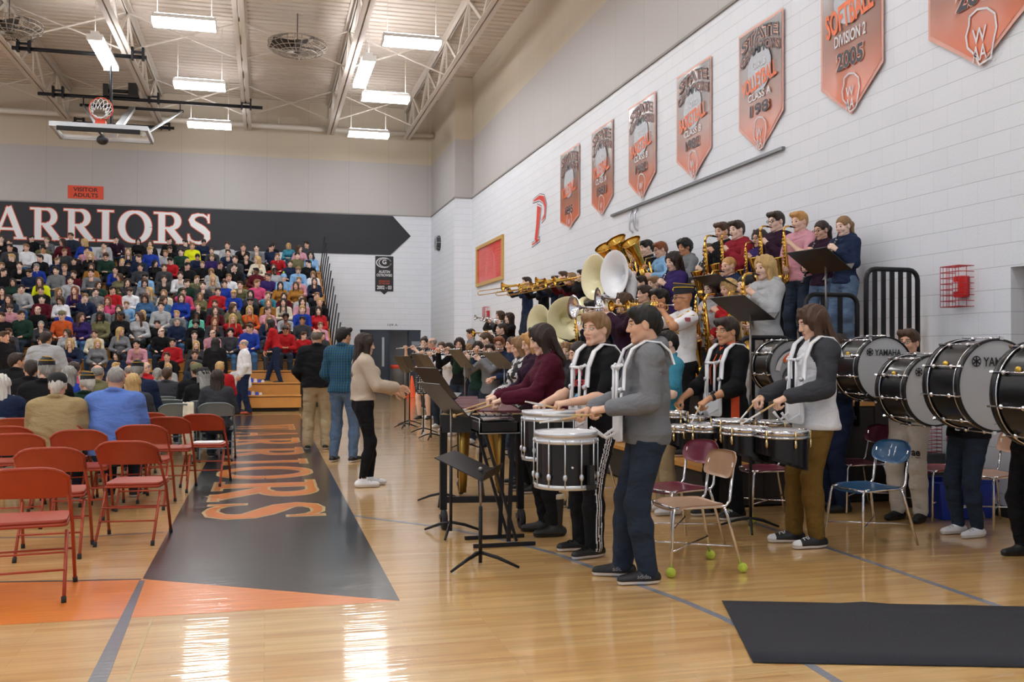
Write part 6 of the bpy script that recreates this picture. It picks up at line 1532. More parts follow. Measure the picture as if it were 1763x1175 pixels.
# black T-shirt snare drummer
pBT = dict(hands=((.13, .37, 1.08), (-.15, .32, 1.1)), palm=((.1, .2, 1), (-.2, .2, 1)), grip=('grip', 'grip'), pole=((.5, -1, -.4), (-.5, -1, -.4)), loose=.014, hem=.88, sleeve=.4, feet=((.13, .06), (-.12, .1)), head=(.3, .02, 0), legw=.02, cuff=.97, seed=2.2, stripes=True)
BT, JB, qB = place('BT', 1030, 952, 536, (-1, -.2), pBT, ('Q', 'l'), 'bk', 'bk', 'person in black T-shirt with red lettering and striped track trousers, at the second snare drum', laces='bk', sole='wt', skin='e0b49a')
b = MB(); add_text(b, 'TIGERS', Matrix.Translation((0, .158, 1.2)) @ Matrix.Rotation(PI, 4, 'Z') @ Matrix.Rotation(PI / 2, 4, 'X'), .055, .26, bold=.03); add_text(b, 'MT', Matrix.Translation((0, .158, 1.28)) @ Matrix.Rotation(PI, 4, 'Z') @ Matrix.Rotation(PI / 2, 4, 'X'), .07, .12, bold=.03); b.build('shirt_lettering', mat('print_red', 'c8323a', .6), BT)
s2 = snare(at_depth(946, 707, 6.55), 'second black snare drum, behind the nearest one'); carrier(s2, BT, JB, .36)
stick(handpt(BT, JB, 'L'), at_depth(905, 692, 6.4), 'pale drumstick in the left hand of the black T-shirt drummer', 'drumsticks in hands', stw)
stick(handpt(BT, JB, 'R'), at_depth(925, 700, 6.75), 'pale drumstick in the right hand of the black T-shirt drummer', 'drumsticks in hands', stw)
# raglan tenor drummer
pRG = dict(hands=((.2, .32, 1.07), (-.16, .31, 1.08)), palm=((.2, .2, 1), (-.2, .2, 1)), grip=('grip', 'grip'), bend=((0, 0, -.3), (0, 0, -.3)), pole=((.5, -.9, -.5), (-.5, -.9, -.5)), loose=.022, hem=.84, flare=.015, sleeve=.95, feet=((.11, .12), (-.11, .06)), head=(-.12, .3, 0), legw=.012, cuff=.96, raglan=True, toecap=True, seed=1.1)
RG, JR, qR = place('RG', 1406, 938, 522, (-1, .05), pRG, ('M', 'b'), 'wt', 'bc', 'person with shoulder-length brown hair, white and grey raglan shirt and tan trousers', sole='wt', laces='wt', top2='ch', skin='e0b49a')
TR = tenor([(at_depth(1346, 741, 6.95), .185), (at_depth(1284, 736, 7.15), .168), (at_depth(1262, 723, 7.6), .155), (at_depth(1335, 726, 7.75), .14)], 'black tenor drum set carried by the drummer in the raglan shirt'); carrier(TR, RG, JR, .3)
stick(handpt(RG, JR, 'L'), at_depth(1277, 730, 7.1), 'white drumstick in the near hand of the raglan-shirted drummer', 'drumsticks in hands', stw, .012)
stick(handpt(RG, JR, 'R'), at_depth(1272, 726, 7.4), 'white drumstick in the far hand of the raglan-shirted drummer', 'drumsticks in hands', stw, .012)
# black and orange hooded tenor drummer
pOR = dict(hands=((.2, .35, 1.03), (-.15, .31, 1.04)), palm=((.2, .2, 1), (-.2, .2, 1)), grip=('grip', 'grip'), bend=((0, 0, -.3), (0, 0, -.3)), pole=((.5, -.9, -.5), (-.5, -.9, -.5)), hood=True, loose=.019, hem=.82, sleeve=.52, feet=((.12, .1), (-.12, 0)), head=(.12, .06, 0), legw=.018, seed=1.9)
OR, JO, qO = place('OR', 1255, 890, 544, (-1, -.16), pOR, ('Q', 'd'), 'bk', 'bk', 'person in short-sleeved black hooded sweatshirt with orange lining and cords, at the farther tenor drums', laces='wt', sole='wt', skin='c9936f', top_name='hooded_sweatshirt')
b = MB()
for s in (-1, 1): b.tube([JO['neck'] + Vector((s * .035, .1, -.06)), Vector((s * .04, .165, 1.3)), Vector((s * .03, .168, 1.15))], .005, n=5)
N = JO['neck']; b.tube([N + Vector((-.075, -.05, .04)), N + Vector((-.06, .03, .03)), N + Vector((0, .085, -.02)), N + Vector((.06, .03, .03)), N + Vector((.075, -.05, .04))], .014, n=6)
b.box((-.19, .03, .84), (-.165, .1, 1.06)); b.build('orange_trim', mat('cloth_trim_orange', 'e2562a', .8), OR)
b = MB(); W3, E3 = JO['WL'], JO['EL']; d = (E3 - W3).normalized(); b.tube([W3 + d * .02, W3 + d * .045], .034, n=12); b.tube([W3 + d * .018 + Vector((0, 0, .033)), W3 + d * .05 + Vector((0, 0, .035))], .018, n=8); b.build('wristwatch', black_plastic, OR)
TO = tenor([(at_depth(1216, 732, 7.75), .165), (at_depth(1181, 733, 7.95), .15), (at_depth(1193, 717, 8.4), .14), (at_depth(1164, 709, 8.3), .09)], 'black tenor drum set carried by the drummer in black and orange'); carrier(TO, OR, JO, .3)
stick(handpt(OR, JO, 'L'), at_depth(1190, 729, 7.95), 'white drumstick in the near hand of the black-and-orange drummer', 'drumsticks in hands', stw, .012)
stick(handpt(OR, JO, 'R'), at_depth(1180, 723, 8.15), 'white drumstick in the far hand of the black-and-orange drummer', 'drumsticks in hands', stw, .012)
# bass drums and their carriers
pBD = dict(hands=((.29, .2, 1.2), (-.29, .2, 1.2)), grip=('grip', 'grip'), palm=((.8, 0, .5), (-.8, 0, .5)), pole=((.6, -1, -.4), (-.6, -1, -.4)), loose=.02, sleeve=.93, hem=.9, legw=.02, head=(0, 0, 0))
GB, JGB, q_ = place('GB', 1567, 896, 564, (-1, -.55), dict(pBD, hood=True, seed=.4, cuff=.95, hem=.93), ('Q', 'b'), 'lg', 'swt', 'person with glasses and short brown hair in cream sweatpants, looking out between the bass drums', skin='dba98c', glasses=True, sole='bk', top_name='hooded_sweatshirt')
b = MB(); add_text(b, 'ae', Matrix.Translation((-.115, .14, .6)) @ Matrix.Rotation(PI, 4, 'Z') @ Matrix.Rotation(PI / 2, 4, 'X'), .05, .08, bold=.04); b.box((-.155, .137, .585), (-.075, .14, .59)); b.build('trouser_lettering', mat('logo_black', '18181b', .5), GB)
JW, JJ, q_ = place('JW', 1668, 922, 592, (-1, -.12), dict(pBD, fem=True, seed=2.4, legw=.008, fat=.03, cuff=.95, toe=(.05, -.05)), ('P', 'b'), 'bk', 'jn', 'person in dark jeans and white sneakers hidden behind a bass drum', 'hi', laces='lg', sole='wt', shoes='wt')
BK, JK, q_ = place('BK', 1778, 960, 606, (-1, -.1), dict(pBD, fem=True, seed=3, legw=0), ('L', 'd'), 'bk', 'bk', 'person in black trousers and black ankle boots at the right edge carrying a bass drum', 'mid', shoes='bk', sole='bk')
CM_, JC, q_ = place('CM', 1444, 880, 572, (-1, .1), dict(pBD, seed=1.5), ('S', 'd'), 'nv', 'nv', 'person in navy clothes hidden behind the raglan-shirted drummer, carrying the logo drum', 'mid', shoes='bk', sole='bk')
ED, JE, q_ = place('BK', 1925, 1010, 540, (-1, -.1), dict(pBD, fem=True, seed=3, legw=0), ('L', 'b'), 'nv', 'jn', 'person carrying the bass drum cut by the right edge, mostly outside the picture', 'mid', shoes='wt')
def hang(P, v, r, w, lab, front='yam', dx=.45):
    c = Vector((P.location.x - dx, P.location.y - w / 2, 0)); z = depth(c); c.z = 1.45 - (v - 608) * z / FPX
    return bass(c, r, w, lab, front)
hang(CM_, 631, .235, .34, 'small bass drum with orange and grey swirl logo on its head', 'logo', .57)
hang(GB, 634, .268, .37, 'bass drum with YAMAHA head just right of the raglan-shirted drummer', 'yam', .38)
hang(JW, 671, .27, .36, 'bass drum with partly hidden YAMAHA head in front of the person in jeans')
hang(BK, 662, .312, .36, 'largest bass drum with YAMAHA head at the right of the drum line')
hang(ED, 680, .33, .36, 'bass drum cut off by the right edge of the picture')
# marimba player and others by the marimba
pMA = dict(hands=((.16, .44, 1.13), (-.1, .42, 1.12)), palm=((.1, .1, 1), (-.1, .1, 1)), grip=('grip', 'grip'), bend=((0, 0, -.2), (0, 0, -.2)), pole=((.6, -.7, -.6), (-.6, -.7, -.6)), fem=True, loose=.02, fat=.015, hem=.88, sleeve=.95, feet=((.12, .04), (-.1, -.02)), head=(0, .34, 0), legw=0, lean=.08, boot=.24, cuff=1.0, seed=2.9)
MA, JM, qM = place('MA', 950, 920, 556, (-1, .1), pMA, ('M', 'd'), 'bu', 'bk', 'person in burgundy sweater and black boots with cream cuffs, striking the marimba', skin='e6bfa6', shoes='bk', sole='bk', top_name='sweater')
for n in 'LR':
    b = MB(); b.lathe([(.054, .0), (.066, .005), (.065, .04), (.05, .046)], 0, 16, Matrix.Translation(JM['A' + n] + Vector((0, -.0, .225))))
    b.build('boot_cuff', mat('knit_cream', 'c9bfa8', .9), MA)
PR = [(898, 836, 578, ('L', 'l'), 'wt', 'jn', 'person with long light brown hair in white and black printed top, behind the marimba', 1), (918, 847, 570, ('L', 'o'), 'pl', 'bk', 'person with long strawberry blond hair and plum top, beside the burgundy sweater', 1), (1000, 876, 586, ('P', 'd'), 'lb', 'jn', 'person with dark ponytail in turquoise plaid shirt', 1)]
plaid_b, nt, b_ = nodes_mat('cloth_plaid_turquoise')
def plaid(nt, b_, c1, c2, c3, sc):
    tc = nt.nodes.new('ShaderNodeTexCoord'); L = nt.links.new; outs = []
    for d in ('X', 'Z'):
        w = node(nt, 'ShaderNodeTexWave', Scale=sc); w.bands_direction = d; w.wave_profile = 'SIN'; L(tc.outputs['Object'], w.inputs['Vector'])
        g = node(nt, 'ShaderNodeMath', _operation='GREATER_THAN'); g.inputs[1].default_value = .55; L(w.outputs['Fac'], g.inputs[0]); outs.append(g)
    m1 = nt.nodes.new('ShaderNodeMix'); m1.data_type = 'RGBA'; m1.inputs[6].default_value = (*lin(c1), 1); m1.inputs[7].default_value = (*lin(c2), 1); L(outs[0].outputs[0], m1.inputs[0])
    m2 = nt.nodes.new('ShaderNodeMix'); m2.data_type = 'RGBA'; m2.inputs[7].default_value = (*lin(c3), 1); L(m1.outputs[2], m2.inputs[6])
    h = node(nt, 'ShaderNodeMath', _operation='MULTIPLY'); h.inputs[1].default_value = .6; L(outs[1].outputs[0], h.inputs[0]); L(h.outputs[0], m2.inputs[0]); L(m2.outputs[2], b_.inputs['Base Color']); b_.inputs['Roughness'].default_value = .85
plaid(nt, b_, '3fa3c6', '2a5f80', '8fc6d8', 7)
printm, nt, b_ = nodes_mat('cloth_printed')
tc = nt.nodes.new('ShaderNodeTexCoord'); vo = node(nt, 'ShaderNodeTexNoise', Scale=14.0); nt.links.new(tc.outputs['Object'], vo.inputs['Vector'])
cr = nt.nodes.new('ShaderNodeValToRGB'); cr.color_ramp.interpolation = 'CONSTANT'; cr.color_ramp.elements[0].color = (.015, .015, .02, 1); cr.color_ramp.elements[1].position = .5; cr.color_ramp.elements[1].color = (.7, .7, .72, 1)
nt.links.new(vo.outputs['Fac'], cr.inputs[0]); nt.links.new(cr.outputs[0], b_.inputs['Base Color']); b_.inputs['Roughness'].default_value = .8
pst = dict(hands=((.16, .3, 1.05), (-.16, .3, 1.05)), grip=('grip', 'grip'), palm=((0, 0, 1), (0, 0, 1)), fem=True, loose=.014, head=(0, .25, 0), seed=1.7, legw=.002)
for i, (u, v, vh, hr, tp, bt, lab, fm) in enumerate(PR):
    tm = [printm, 'pl', plaid_b][i]; place('PR', u, v, vh, (-1, -.05), pst, hr, tm, bt, lab, 'mid', skin='e0b49a')
# conductor, two men beside her
pCO = dict(hands=((.13, .36, 1.12), (-.12, .38, 1.08)), palm=((-.9, 0, .3), (.9, 0, .3)), grip=('relax', 'relax'), pole=((.5, -.7, -.5), (-.5, -.7, -.5)), fem=True, loose=.03, hem=.98, flare=.0, sleeve=.95, feet=((.08, -.02), (-.07, .1)), head=(0, .1, 0), legw=-.006, cuff=.98, seed=2.6, hood=False)
CO, JCO, q_ = place('CO', 624, 838, 574, (1, .1), pCO, ('L', 'd'), mat('fleece', 'c3b3a0', .95, 0, .12, 120, bump=.6), 'bk', 'person with long dark hair in beige fleece and black leggings, conducting the band', laces='lg', skin='e0b49a', shoes='wt', top_name='fleece_jacket')
pMN = dict(hands=((.2, .22, 1.0), (-.2, .22, 1.0)), grip=('relax', 'relax'), palm=((.8, 0, .2), (-.8, 0, .2)), pole=((.6, -.8, -.3), (-.6, -.8, -.3)), loose=.03, fat=.035, hem=.9, sleeve=.95, feet=((.13, .03), (-.13, 0)), head=(-.25, 0, 0), legw=.03, seed=3.1)
MN, q1, q_ = place('MN', 545, 774, 567, (.1, 1), pMN, ('A', 's'), 'bk', 'kh', 'person in black sweater and khaki trousers standing with back turned on the black strip', skin='cf9f80', top_name='sweater', sole='wt')
plaid_n, nt, b_ = nodes_mat('cloth_plaid_navy'); plaid(nt, b_, '1e4f7c', '15304e', '1f5a4a', 9)
PB_, q1, q_ = place('PL', 590, 796, 563, (.55, 1), dict(pMN, fat=.0, head=(-.4, 0, 0), seed=.9, legw=.01, hands=((.2, .25, 1.0), (-.15, .22, 1.0))), ('S', 'k'), plaid_n, 'lj', 'person in blue and green plaid flannel shirt and blue jeans, beside the black sweater', skin='c99a76', sole='wt')
# man in white shirt near the bleachers, climber, coat, grey shirt
pWS = dict(hands=((.2, .1, .86), (-.16, .1, .9)), grip=('relax', 'relax'), palm=((.9, 0, .1), (-.9, 0, .1)), loose=.03, fat=.03, hem=.93, seed=1.2, feet=((.1, .12), (-.1, -.1)), legw=.02)
place('WS', 420, 714, 585, (-1, -.15), pWS, ('A', 'g'), 'wt', 'nv', 'person in white dress shirt and navy trousers standing at the foot of the bleachers', 'mid', glasses=True, skin='d9a78b', shoes='ru', sole='bk')
X, Y, z = world_from(477, Y=25.2); person('RS', dict(hands=((.12, .3, .95), (-.1, .3, .85)), fem=True, lean=.25, feet=((.1, .3), (-.1, -.12)), loose=.015, hem=.93, grip=('relax', 'relax')), 'mid', (X, Y, .66), face((-1, .3)), 1.66, ('M', 'k'), 'rd', 'nv', 'person with dark hair in red sweater climbing the bleacher steps', None, skin='d9a78b')
X, Y, z = world_from(371, Y=23.9); person('BC', dict(pWS, fem=True, hem=.75, flare=.03, legw=.0), 'mid', (X, Y, .02), face((.2, 1)), 1.78, ('M', 'k'), 'bk', 'bk', 'person with dark hair in long black coat standing before the front row', None, skin='d9a78b', top_name='coat')
X, Y, z = world_from(79, Y=17.5); person('GS', dict(pMN, seed=.2), 'mid', (X, Y, 0), face((.05, 1)), 1.8, ('S', 'd'), 'lg', 'jn', 'person in pale grey long-sleeved shirt standing with back turned among the seats', None, skin='c99a76')
X, Y, z = world_from(6, Y=22.6); person('BC2', dict(pWS), 'mid', (X, Y, 0), face((.9, -.6)), 1.9, ('S', 'b'), 'bk', 'jn', 'person in black jacket standing at the left edge before the bleachers', None, skin='d9a78b', top_name='jacket')

# ------------------------------------------------------------------ chairs
def folding_chair(m, sm=None):
    r = thing('folding_chair', '', 'chair')
    def leg(s):
        b = MB(); b.tube([(s * .215, -.25, .012), (s * .205, .02, .42), (s * .195, .13, .60)], .011, n=7) if False else b.tube([(s * .225, -.235, .0), (s * .215, -.03, .36)], .011, n=7); return b
    for s in (-1, 1):
        # long side tube: front foot up to the rounded back
        b = MB(); b.tube([(s * .235, .255, .012), (s * .225, .1, .40), (s * .215, -.14, .66)], .0115, n=8); b.build('front_leg', m, r)
        b = MB(); b.tube([(s * .205, -.27, .012), (s * .2, .02, .37)], .0105, n=8); b.build('rear_leg', m, r)
        for y0, x in ((.258, .236), (-.273, .205)): b = MB(); b.tube([(s * x, y0, .0), (s * x * .995, y0 - (.012 if y0 > 0 else -.012), .035)], .0145, n=8); b.build('foot_cap', rubber, r)
    b = MB(); b.rbox((-.2, -.02, .415), (.2, .36, .44), .04, 0, None, 4); b.rbox((-.205, -.03, .40), (.205, .37, .418), .04, 0, None, 4); b.build('seat', sm or m, r)
    # back: rounded bent panel in its tube frame
    n = 12; v = []; f = []
    def yb(z): return -.14 - (z - .60) * .55
    out = []
    for i in range(n + 1):
        x = -.215 + .43 * i / n; zt_ = .775 - .035 * (abs(x) / .215) ** 4 * 1.8; zb_ = .60
        for z in (zb_, (zb_ + zt_) / 2, zt_):
            c = -.045 * (1 - (x / .215) ** 2) - .02; v.append((x, yb(z) + c + .02, z)); 
    v2 = [(x, y - .008, z) for x, y, z in v]
    for i in range(n):
        for j in range(2): a = i * 3 + j; f.append((a, a + 1, a + 4, a + 3))
    o = len(v); b = MB(); b.add(v + v2, f + [(q[3] + o, q[2] + o, q[1] + o, q[0] + o) for q in f], 0, True); b.build('backrest', m, r)
    b = MB(); path = [(-.215, yb(.52), .52)] + [(v[i * 3 + 2][0] * 1.02, v[i * 3 + 2][1] - .004, v[i * 3 + 2][2] + .004) for i in range(n + 1)] + [(.215, yb(.52), .52)]
    path[0] = (-.222, -.08, .60); path[-1] = (.222, -.08, .60); b.tube(path, .0115, n=8); b.build('back_frame', m, r)
    b = MB(); b.tube([(-.228, .17, .23), (.228, .17, .23)], .007); b.tube([(-.203, -.17, .17), (.203, -.17, .17)], .007); b.tube([(-.203, -.1, .26), (.203, -.1, .26)], .006); b.build('crossbar', m, r)
    return r
FC = [(35, 811, 'orange folding chair nearest the camera, cut off by the left edge', .12), (80, 775, 'orange folding chair behind the nearest one at the left edge', .06), (222, 763, 'orange folding chair standing nearest the black strip in the front of the rows', -.1), (132, 744, 'orange folding chair left of the middle of the near rows, facing the tan shirt', .05),
      (18, 751, 'orange folding chair at the left edge in the third row back', .1), (245, 735, 'orange folding chair with an empty seat right of the blue-shirted man', -.05), (351, 716, 'orange folding chair at the aisle with a white paper on its seat', -.12), (289, 721, 'orange folding chair left of the one with the white paper', -.05),
      (199, 730, 'orange folding chair under the man in the cornflower blue shirt', 0), (99, 733, 'orange folding chair under the man in the tan shirt', 0), (8, 738, 'orange folding chair at the left edge, one row behind the tan shirt', 0), (29, 724, 'orange folding chair top showing left of the tan shirt', 0), (253, 714, 'orange folding chair top showing right of the blue shirt', 0)]
ch0 = folding_chair(orange_steel); chairs = []
for i, (u, v, lab, a) in enumerate(FC):
    z = (1.45 - .775) * FPX / (v - 608); q = at_depth(u, v, z); o = ch0 if i == 0 else copy_thing(ch0); o.location = (q.x, q.y + .24, 0); o.rotation_euler = (0, 0, a); o['label'] = lab; o['group'] = 'orange folding chairs in rows'; chairs.append(q)
q = chairs[6]; b = MB(); b.rbox((-.15, .05, .441), (.16, .3, .449), .03); o = b.build('seat_paper', paper); o.location = (q.x, q.y + .24, 0); o.rotation_euler = (0, 0, -.12); tag(o, 'white paper lying on the seat of the orange aisle chair', 'paper')
q = chairs[4]; b = MB(); b.box((-.1, .08, .441), (.12, .22, .444)); o = b.build('leaflet', paper); o.location = (q.x, q.y + .24, 0); tag(o, 'white leaflet on an orange seat at the left edge', 'paper')
cg = folding_chair(grey_steel)
gl = ['grey folding chair draped with a pale scarf', 'grey folding chair second from the pale scarf', 'grey folding chair farthest of the three empty grey ones', 'grey folding chair under the woman in the grey blazer']
for i, (u, v, zz) in enumerate([(304, 690, 12.4), (293, 682, 13.4), (312, 677, 15.0)]):
    q = at_depth(u, v, zz); o = cg if i == 0 else copy_thing(cg); o.location = (q.x, q.y + .24, 0); o['label'] = gl[i]; o['group'] = 'grey folding chairs'
    if i == 0: qs = q
b = MB(); v = []; f = []
for i in range(9):
    for j, (y, z) in enumerate(((.1, .45), (.03, .66), (.0, .8), (-.03, .79), (-.05, .6), (-.055, .35), (-.05, .12))): v.append((qs.x + .08 + i * .017, qs.y - .0 + y + .008 * math.sin(i * 1.9 + j), z + .004 * math.cos(i * 2)))
for i in range(8):
    for j in range(6): f.append((i * 7 + j, i * 7 + j + 1, i * 7 + j + 8, i * 7 + j + 7))
b.add(v, f, 0, True); o = b.build('scarf', cloth('cr')); sm = o.modifiers.new('s', 'SOLIDIFY'); sm.thickness = .012; tag(o, 'cream scarf hanging over the back of a grey folding chair', 'scarf')
def school_chair(col, wood_=False):
    r = thing('school_chair', '', 'chair'); pm = mat('chair_plastic_' + col, col, .35 if not wood_ else .45, 0, .06 if not wood_ else .14, 14, coat=.3)
    n, m = 8, 8; v = []; f = []
    for i in range(n + 1):
        for j in range(m + 1):
            x = -1 + 2 * i / n; y = -1 + 2 * j / m; rr = (abs(x) ** 4 + abs(y) ** 4) ** .25; k = max(abs(x), abs(y)) / max(rr, 1e-6); v.append((x * k * .2, y * k * .2 + .02, .455 - .012 * (1 - x * x) - (.02 * max(0, y) ** 3)))
    for i in range(n):
        for j in range(m): a = i * (m + 1) + j; f.append((a, a + m + 1, a + m + 2, a + 1))
    def shell(v, f, name, off):
        o_ = len(v); b = MB(); b.add(v + [(p[0] - off[0], p[1] - off[1], p[2] - off[2]) for p in v], f + [tuple(q + o_ for q in t[::-1]) for t in f], 0, True)
        rim = [i * (m + 1) for i in range(n + 1)] + [n * (m + 1) + j for j in range(1, m + 1)] + [i * (m + 1) + m for i in range(n - 1, -1, -1)] + [j for j in range(m - 1, 0, -1)]
        for a, c in zip(rim, rim[1:] + rim[:1]): b.f.append([a, c, c + o_, a + o_]); b.m.append(0); b.sm.append(True)
        return b.build(name, pm, r)
    shell(v, f, 'seat', (0, 0, .012))
    v = []
    for i in range(n + 1):
        for j in range(m + 1):
            x = -1 + 2 * i / n; y = -1 + 2 * j / m; pw = 4 if wood_ else 2.6; rr = (abs(x) ** pw + abs(y) ** pw) ** (1 / pw); k = max(abs(x), abs(y)) / max(rr, 1e-6); v.append((x * k * .19, -.215 - .03 * (1 - x * x) - .03 * y * k, .70 + y * k * .09))
    shell(v, f, 'backrest', (0, .012, 0))
    for s in (-1, 1):
        b = MB(); b.tube([(s * .165, .2, .43), (s * .17, .215, .40), (s * .205, .25, .012)], .0105, n=8); b.build('front_leg', chrome, r)
        b = MB(); b.tube([(s * .165, -.16, .43), (s * .17, -.18, .38), (s * .215, -.27, .012)], .0105, n=8); b.build('rear_leg', chrome, r)
        b = MB(); b.tube([(s * .165, .2, .435), (s * .165, -.17, .435), (s * .165, -.2, .47), (s * .16, -.235, .72)], .0105, n=8); b.build('back_post', chrome, r)
    b = MB(); b.tube([(-.165, .2, .43), (.165, .2, .43)], .009); b.tube([(-.19, .235, .16), (.19, -.235, .17)], .006); b.tube([(.19, .235, .16), (-.19, -.235, .17)], .006); b.build('brace', chrome, r)
    return r
tb = mat('tennis_ball', 'b9c94a', .9, 0, .1, 80, bump=.4)
SCH = [(1189, 979, 'b08a6c', True, face(W_) + .05, 'tan wood-grain school chair beside the grey-hooded drummer', (0, 2, 3)), (1168, 940, '6e1f36', False, face(W_) + .3, 'maroon school chair behind the tan one, beside the grey hood', ()), (1322, 893, '6e1f36', False, face(W_) - .05, 'maroon school chair under the tenor drums', (0, 1)),
       (1496, 938, '23527a', False, face(W_) + .15, 'blue school chair behind the raglan-shirted drummer', ()), (1476, 878, '5c1c30', False, face(W_), 'dark maroon school chair by the end of the band bleachers', ()), (1620, 892, '8c2a2c', False, face(W_), 'red school chair behind the cream sweatpants', ()),
       (1716, 907, 'b98e74', True, face(W_) + .1, 'tan school chair beside the black trousers at right', ()), (1008, 868, '6e1f36', False, face(W_), 'maroon school chair behind the two snare drummers', ())]
for u, v, col, w, a, lab, balls in SCH:
    q = g0(u, v); r = school_chair(col, w); r.location = q; r.rotation_euler = (0, 0, a); tag(r, lab, None, 'school chairs of the band')
    feet = [(-.205, .25), (.205, .25), (.215, -.27), (-.215, -.27)]
    for k in balls:
        b = MB(); b.ball((feet[k][0], feet[k][1], .033), .033, 0, 12); b.build('tennis_ball', tb, r)
# ------------------------------------------------------------------ seated guests on the folding chairs, seen from behind
PS = dict(hands=((.12, .3, .64), (-.12, .3, .64)), seat=1, lean=.06, grip=('relax', 'relax'), loose=.026, fat=.03)
# u, v head top, depth, hair, top, pose extras, cap, label
VET = [(98, 642, 9.0, 'Sw', 'tan', dict(fat=.06), 'ball', 'bk', 'person in wide tan shirt and black baseball cap, seated with back turned'), (198, 630, 9.2, 'Zg', 'bs', dict(fat=.05, head=(.25, 0, 0)), None, None, 'person in cornflower blue shirt with grey crew cut, seated with back turned'),
       (78, 618, 10.6, 'Sg', 'bk', dict(fat=.04, head=(.6, 0, 0)), 'garrison', None, 'person in black jacket and gold-braided garrison cap, behind the tan shirt'), (148, 644, 10.9, 'Sw', 'dg', dict(head=(.8, 0, 0)), 'garrison', None, 'person in dark green sweater and garrison cap, between the tan and blue shirts'),
       (0, 644, 9.9, 'Mw', 'nv', {}, None, None, 'person with white hair in navy coat at the left edge, seated with back turned'), (228, 646, 11.2, 'My', 'ch', dict(fem=True), None, None, 'person with short blond bob in charcoal quilted coat, right of the blue shirt'),
       (118, 630, 12.3, 'Mg', 'bl', dict(fem=True), None, None, 'person with curly grey hair in blue fleece, beyond the black baseball cap'), (167, 627, 12.6, 'Ag', 'gn', {}, None, None, 'person with thinning grey hair in olive jacket, left of the crew cut'),
       (236, 622, 12.9, 'Sg', 'nv', {}, 'garrison', None, 'person in navy jacket and garrison cap, beyond the blond bob'), (52, 619, 12.4, 'Sd', 'bk', dict(head=(.3, 0, 0)), None, None, 'person in black T-shirt with white back print and short dark hair'),
       (28, 606, 14.6, 'Sd', 'bk', dict(head=(-.9, 0, 0)), None, None, 'person in black coat turned sideways at the far left seats'), (126, 622, 13.6, 'Sd', 'hp', {}, None, None, 'person with dark hair in bright pink jacket'),
       (287, 632, 14.6, 'Sb', 'ch', {}, None, None, 'person with brown hair in charcoal jacket, right of the navy garrison cap'), (271, 636, 15.4, 'Kg', 'lg', dict(fem=True), None, None, 'person with grey hair in pale grey top behind the charcoal jacket'), (250, 622, 16.2, 'Ag', 'rd', dict(head=(3.0, 0, 0)), None, None, 'person in red jacket turned round to face the camera'),
       (222, 628, 16.4, 'Ag', 'rd', {}, None, None, 'person with bald head in red top, left of the navy garrison cap'), (338, 626, 14.2, 'Sd', 'bk', dict(head=(.5, .1, 0)), 'ball', 'gn', 'person in black coat and camouflage cap'), (350, 634, 13.4, 'Mg', 'bk', dict(head=(.4, .2, 0)), 'knit', 'bk', 'person in black coat and black knit hat'),
       (374, 636, 12.9, 'Md', 'ch', dict(fem=True, fat=.01), None, None, 'person with dark shoulder-length hair in grey blazer at the aisle'), (378, 622, 17.6, 'Sy', 'rd', {}, None, None, 'person with blond hair in red top beyond the grey blazer'), (412, 643, 22.9, 'Sg', 'wt', dict(head=(0, .2, 0)), None, None, 'person in white shirt seated behind the standing man at the bleachers')]
for i, (u, v, z, hr, tp, ex, cp, cc, lab) in enumerate(VET):
    q = at_depth(u, v, z); p = dict(PS); p.update(ex); p.setdefault('fem', False); hz = q.z
    s = max(.9, min(1.08, hz / 1.335)) * 1.76; fz = face((.04, 1)) if i != 20 else face((-.1, -1))
    if i == 20: q = Vector((q.x, 24.38, 0))
    lod = 'hi' if i < 4 else 'mid'
    R0, J = person(('vet', i), p, lod, (q.x, q.y, 0), fz, s, (hr[0], hr[1]), tp, 'kh' if i == 20 else 'jn', lab, None, skin=['d9a78b', 'cf9f80', 'e0b49a'][i % 3], cap=cp, capcol=cc, top_name='jacket' if tp in ('bk', 'nv', 'ch', 'gn', 'rd', 'hp') else 'shirt')
    if i == 9:
        b = MB(); add_text(b, 'PACKERS', Matrix.Translation((0, -.2, .82)) @ Matrix.Rotation(PI / 2, 4, 'X'), .06, .3, bold=.03); b.build('back_print', wt, R0)
    if i == 1:
        b = MB(); T = Matrix.Translation(J['SL'] * .5 + J['EL'] * .5 + Vector((-.075, 0, 0))); b.box((-.004, -.045, -.028), (.004, .045, .028), 0, T)
        for k in range(4): b.box((-.006, -.045, -.024 + .016 * k), (.006, .045, -.018 + .016 * k), 1, T)
        b.box((-.007, .0, 0), (.007, .045, .028), 2, T); b.build('flag_patch', [wt, mat('flag_red', 'a8343c', .7), mat('flag_blue', '2b3a66', .7)], R0)
    if z < 22 and i not in (0, 1):
        o = copy_thing(cg if i > 3 else ch0); o.location = (q.x, q.y - .02, 0); o.rotation_euler = (0, 0, 0); w = lab.split(' in ', 1)[-1].split(',')[0].split(' with ')[0].split(' turned')[0]
        o['label'] = ('grey' if i > 3 else 'orange') + ' folding chair under the person in ' + w; o['group'] = 'grey folding chairs' if i > 3 else 'orange folding chairs in rows'
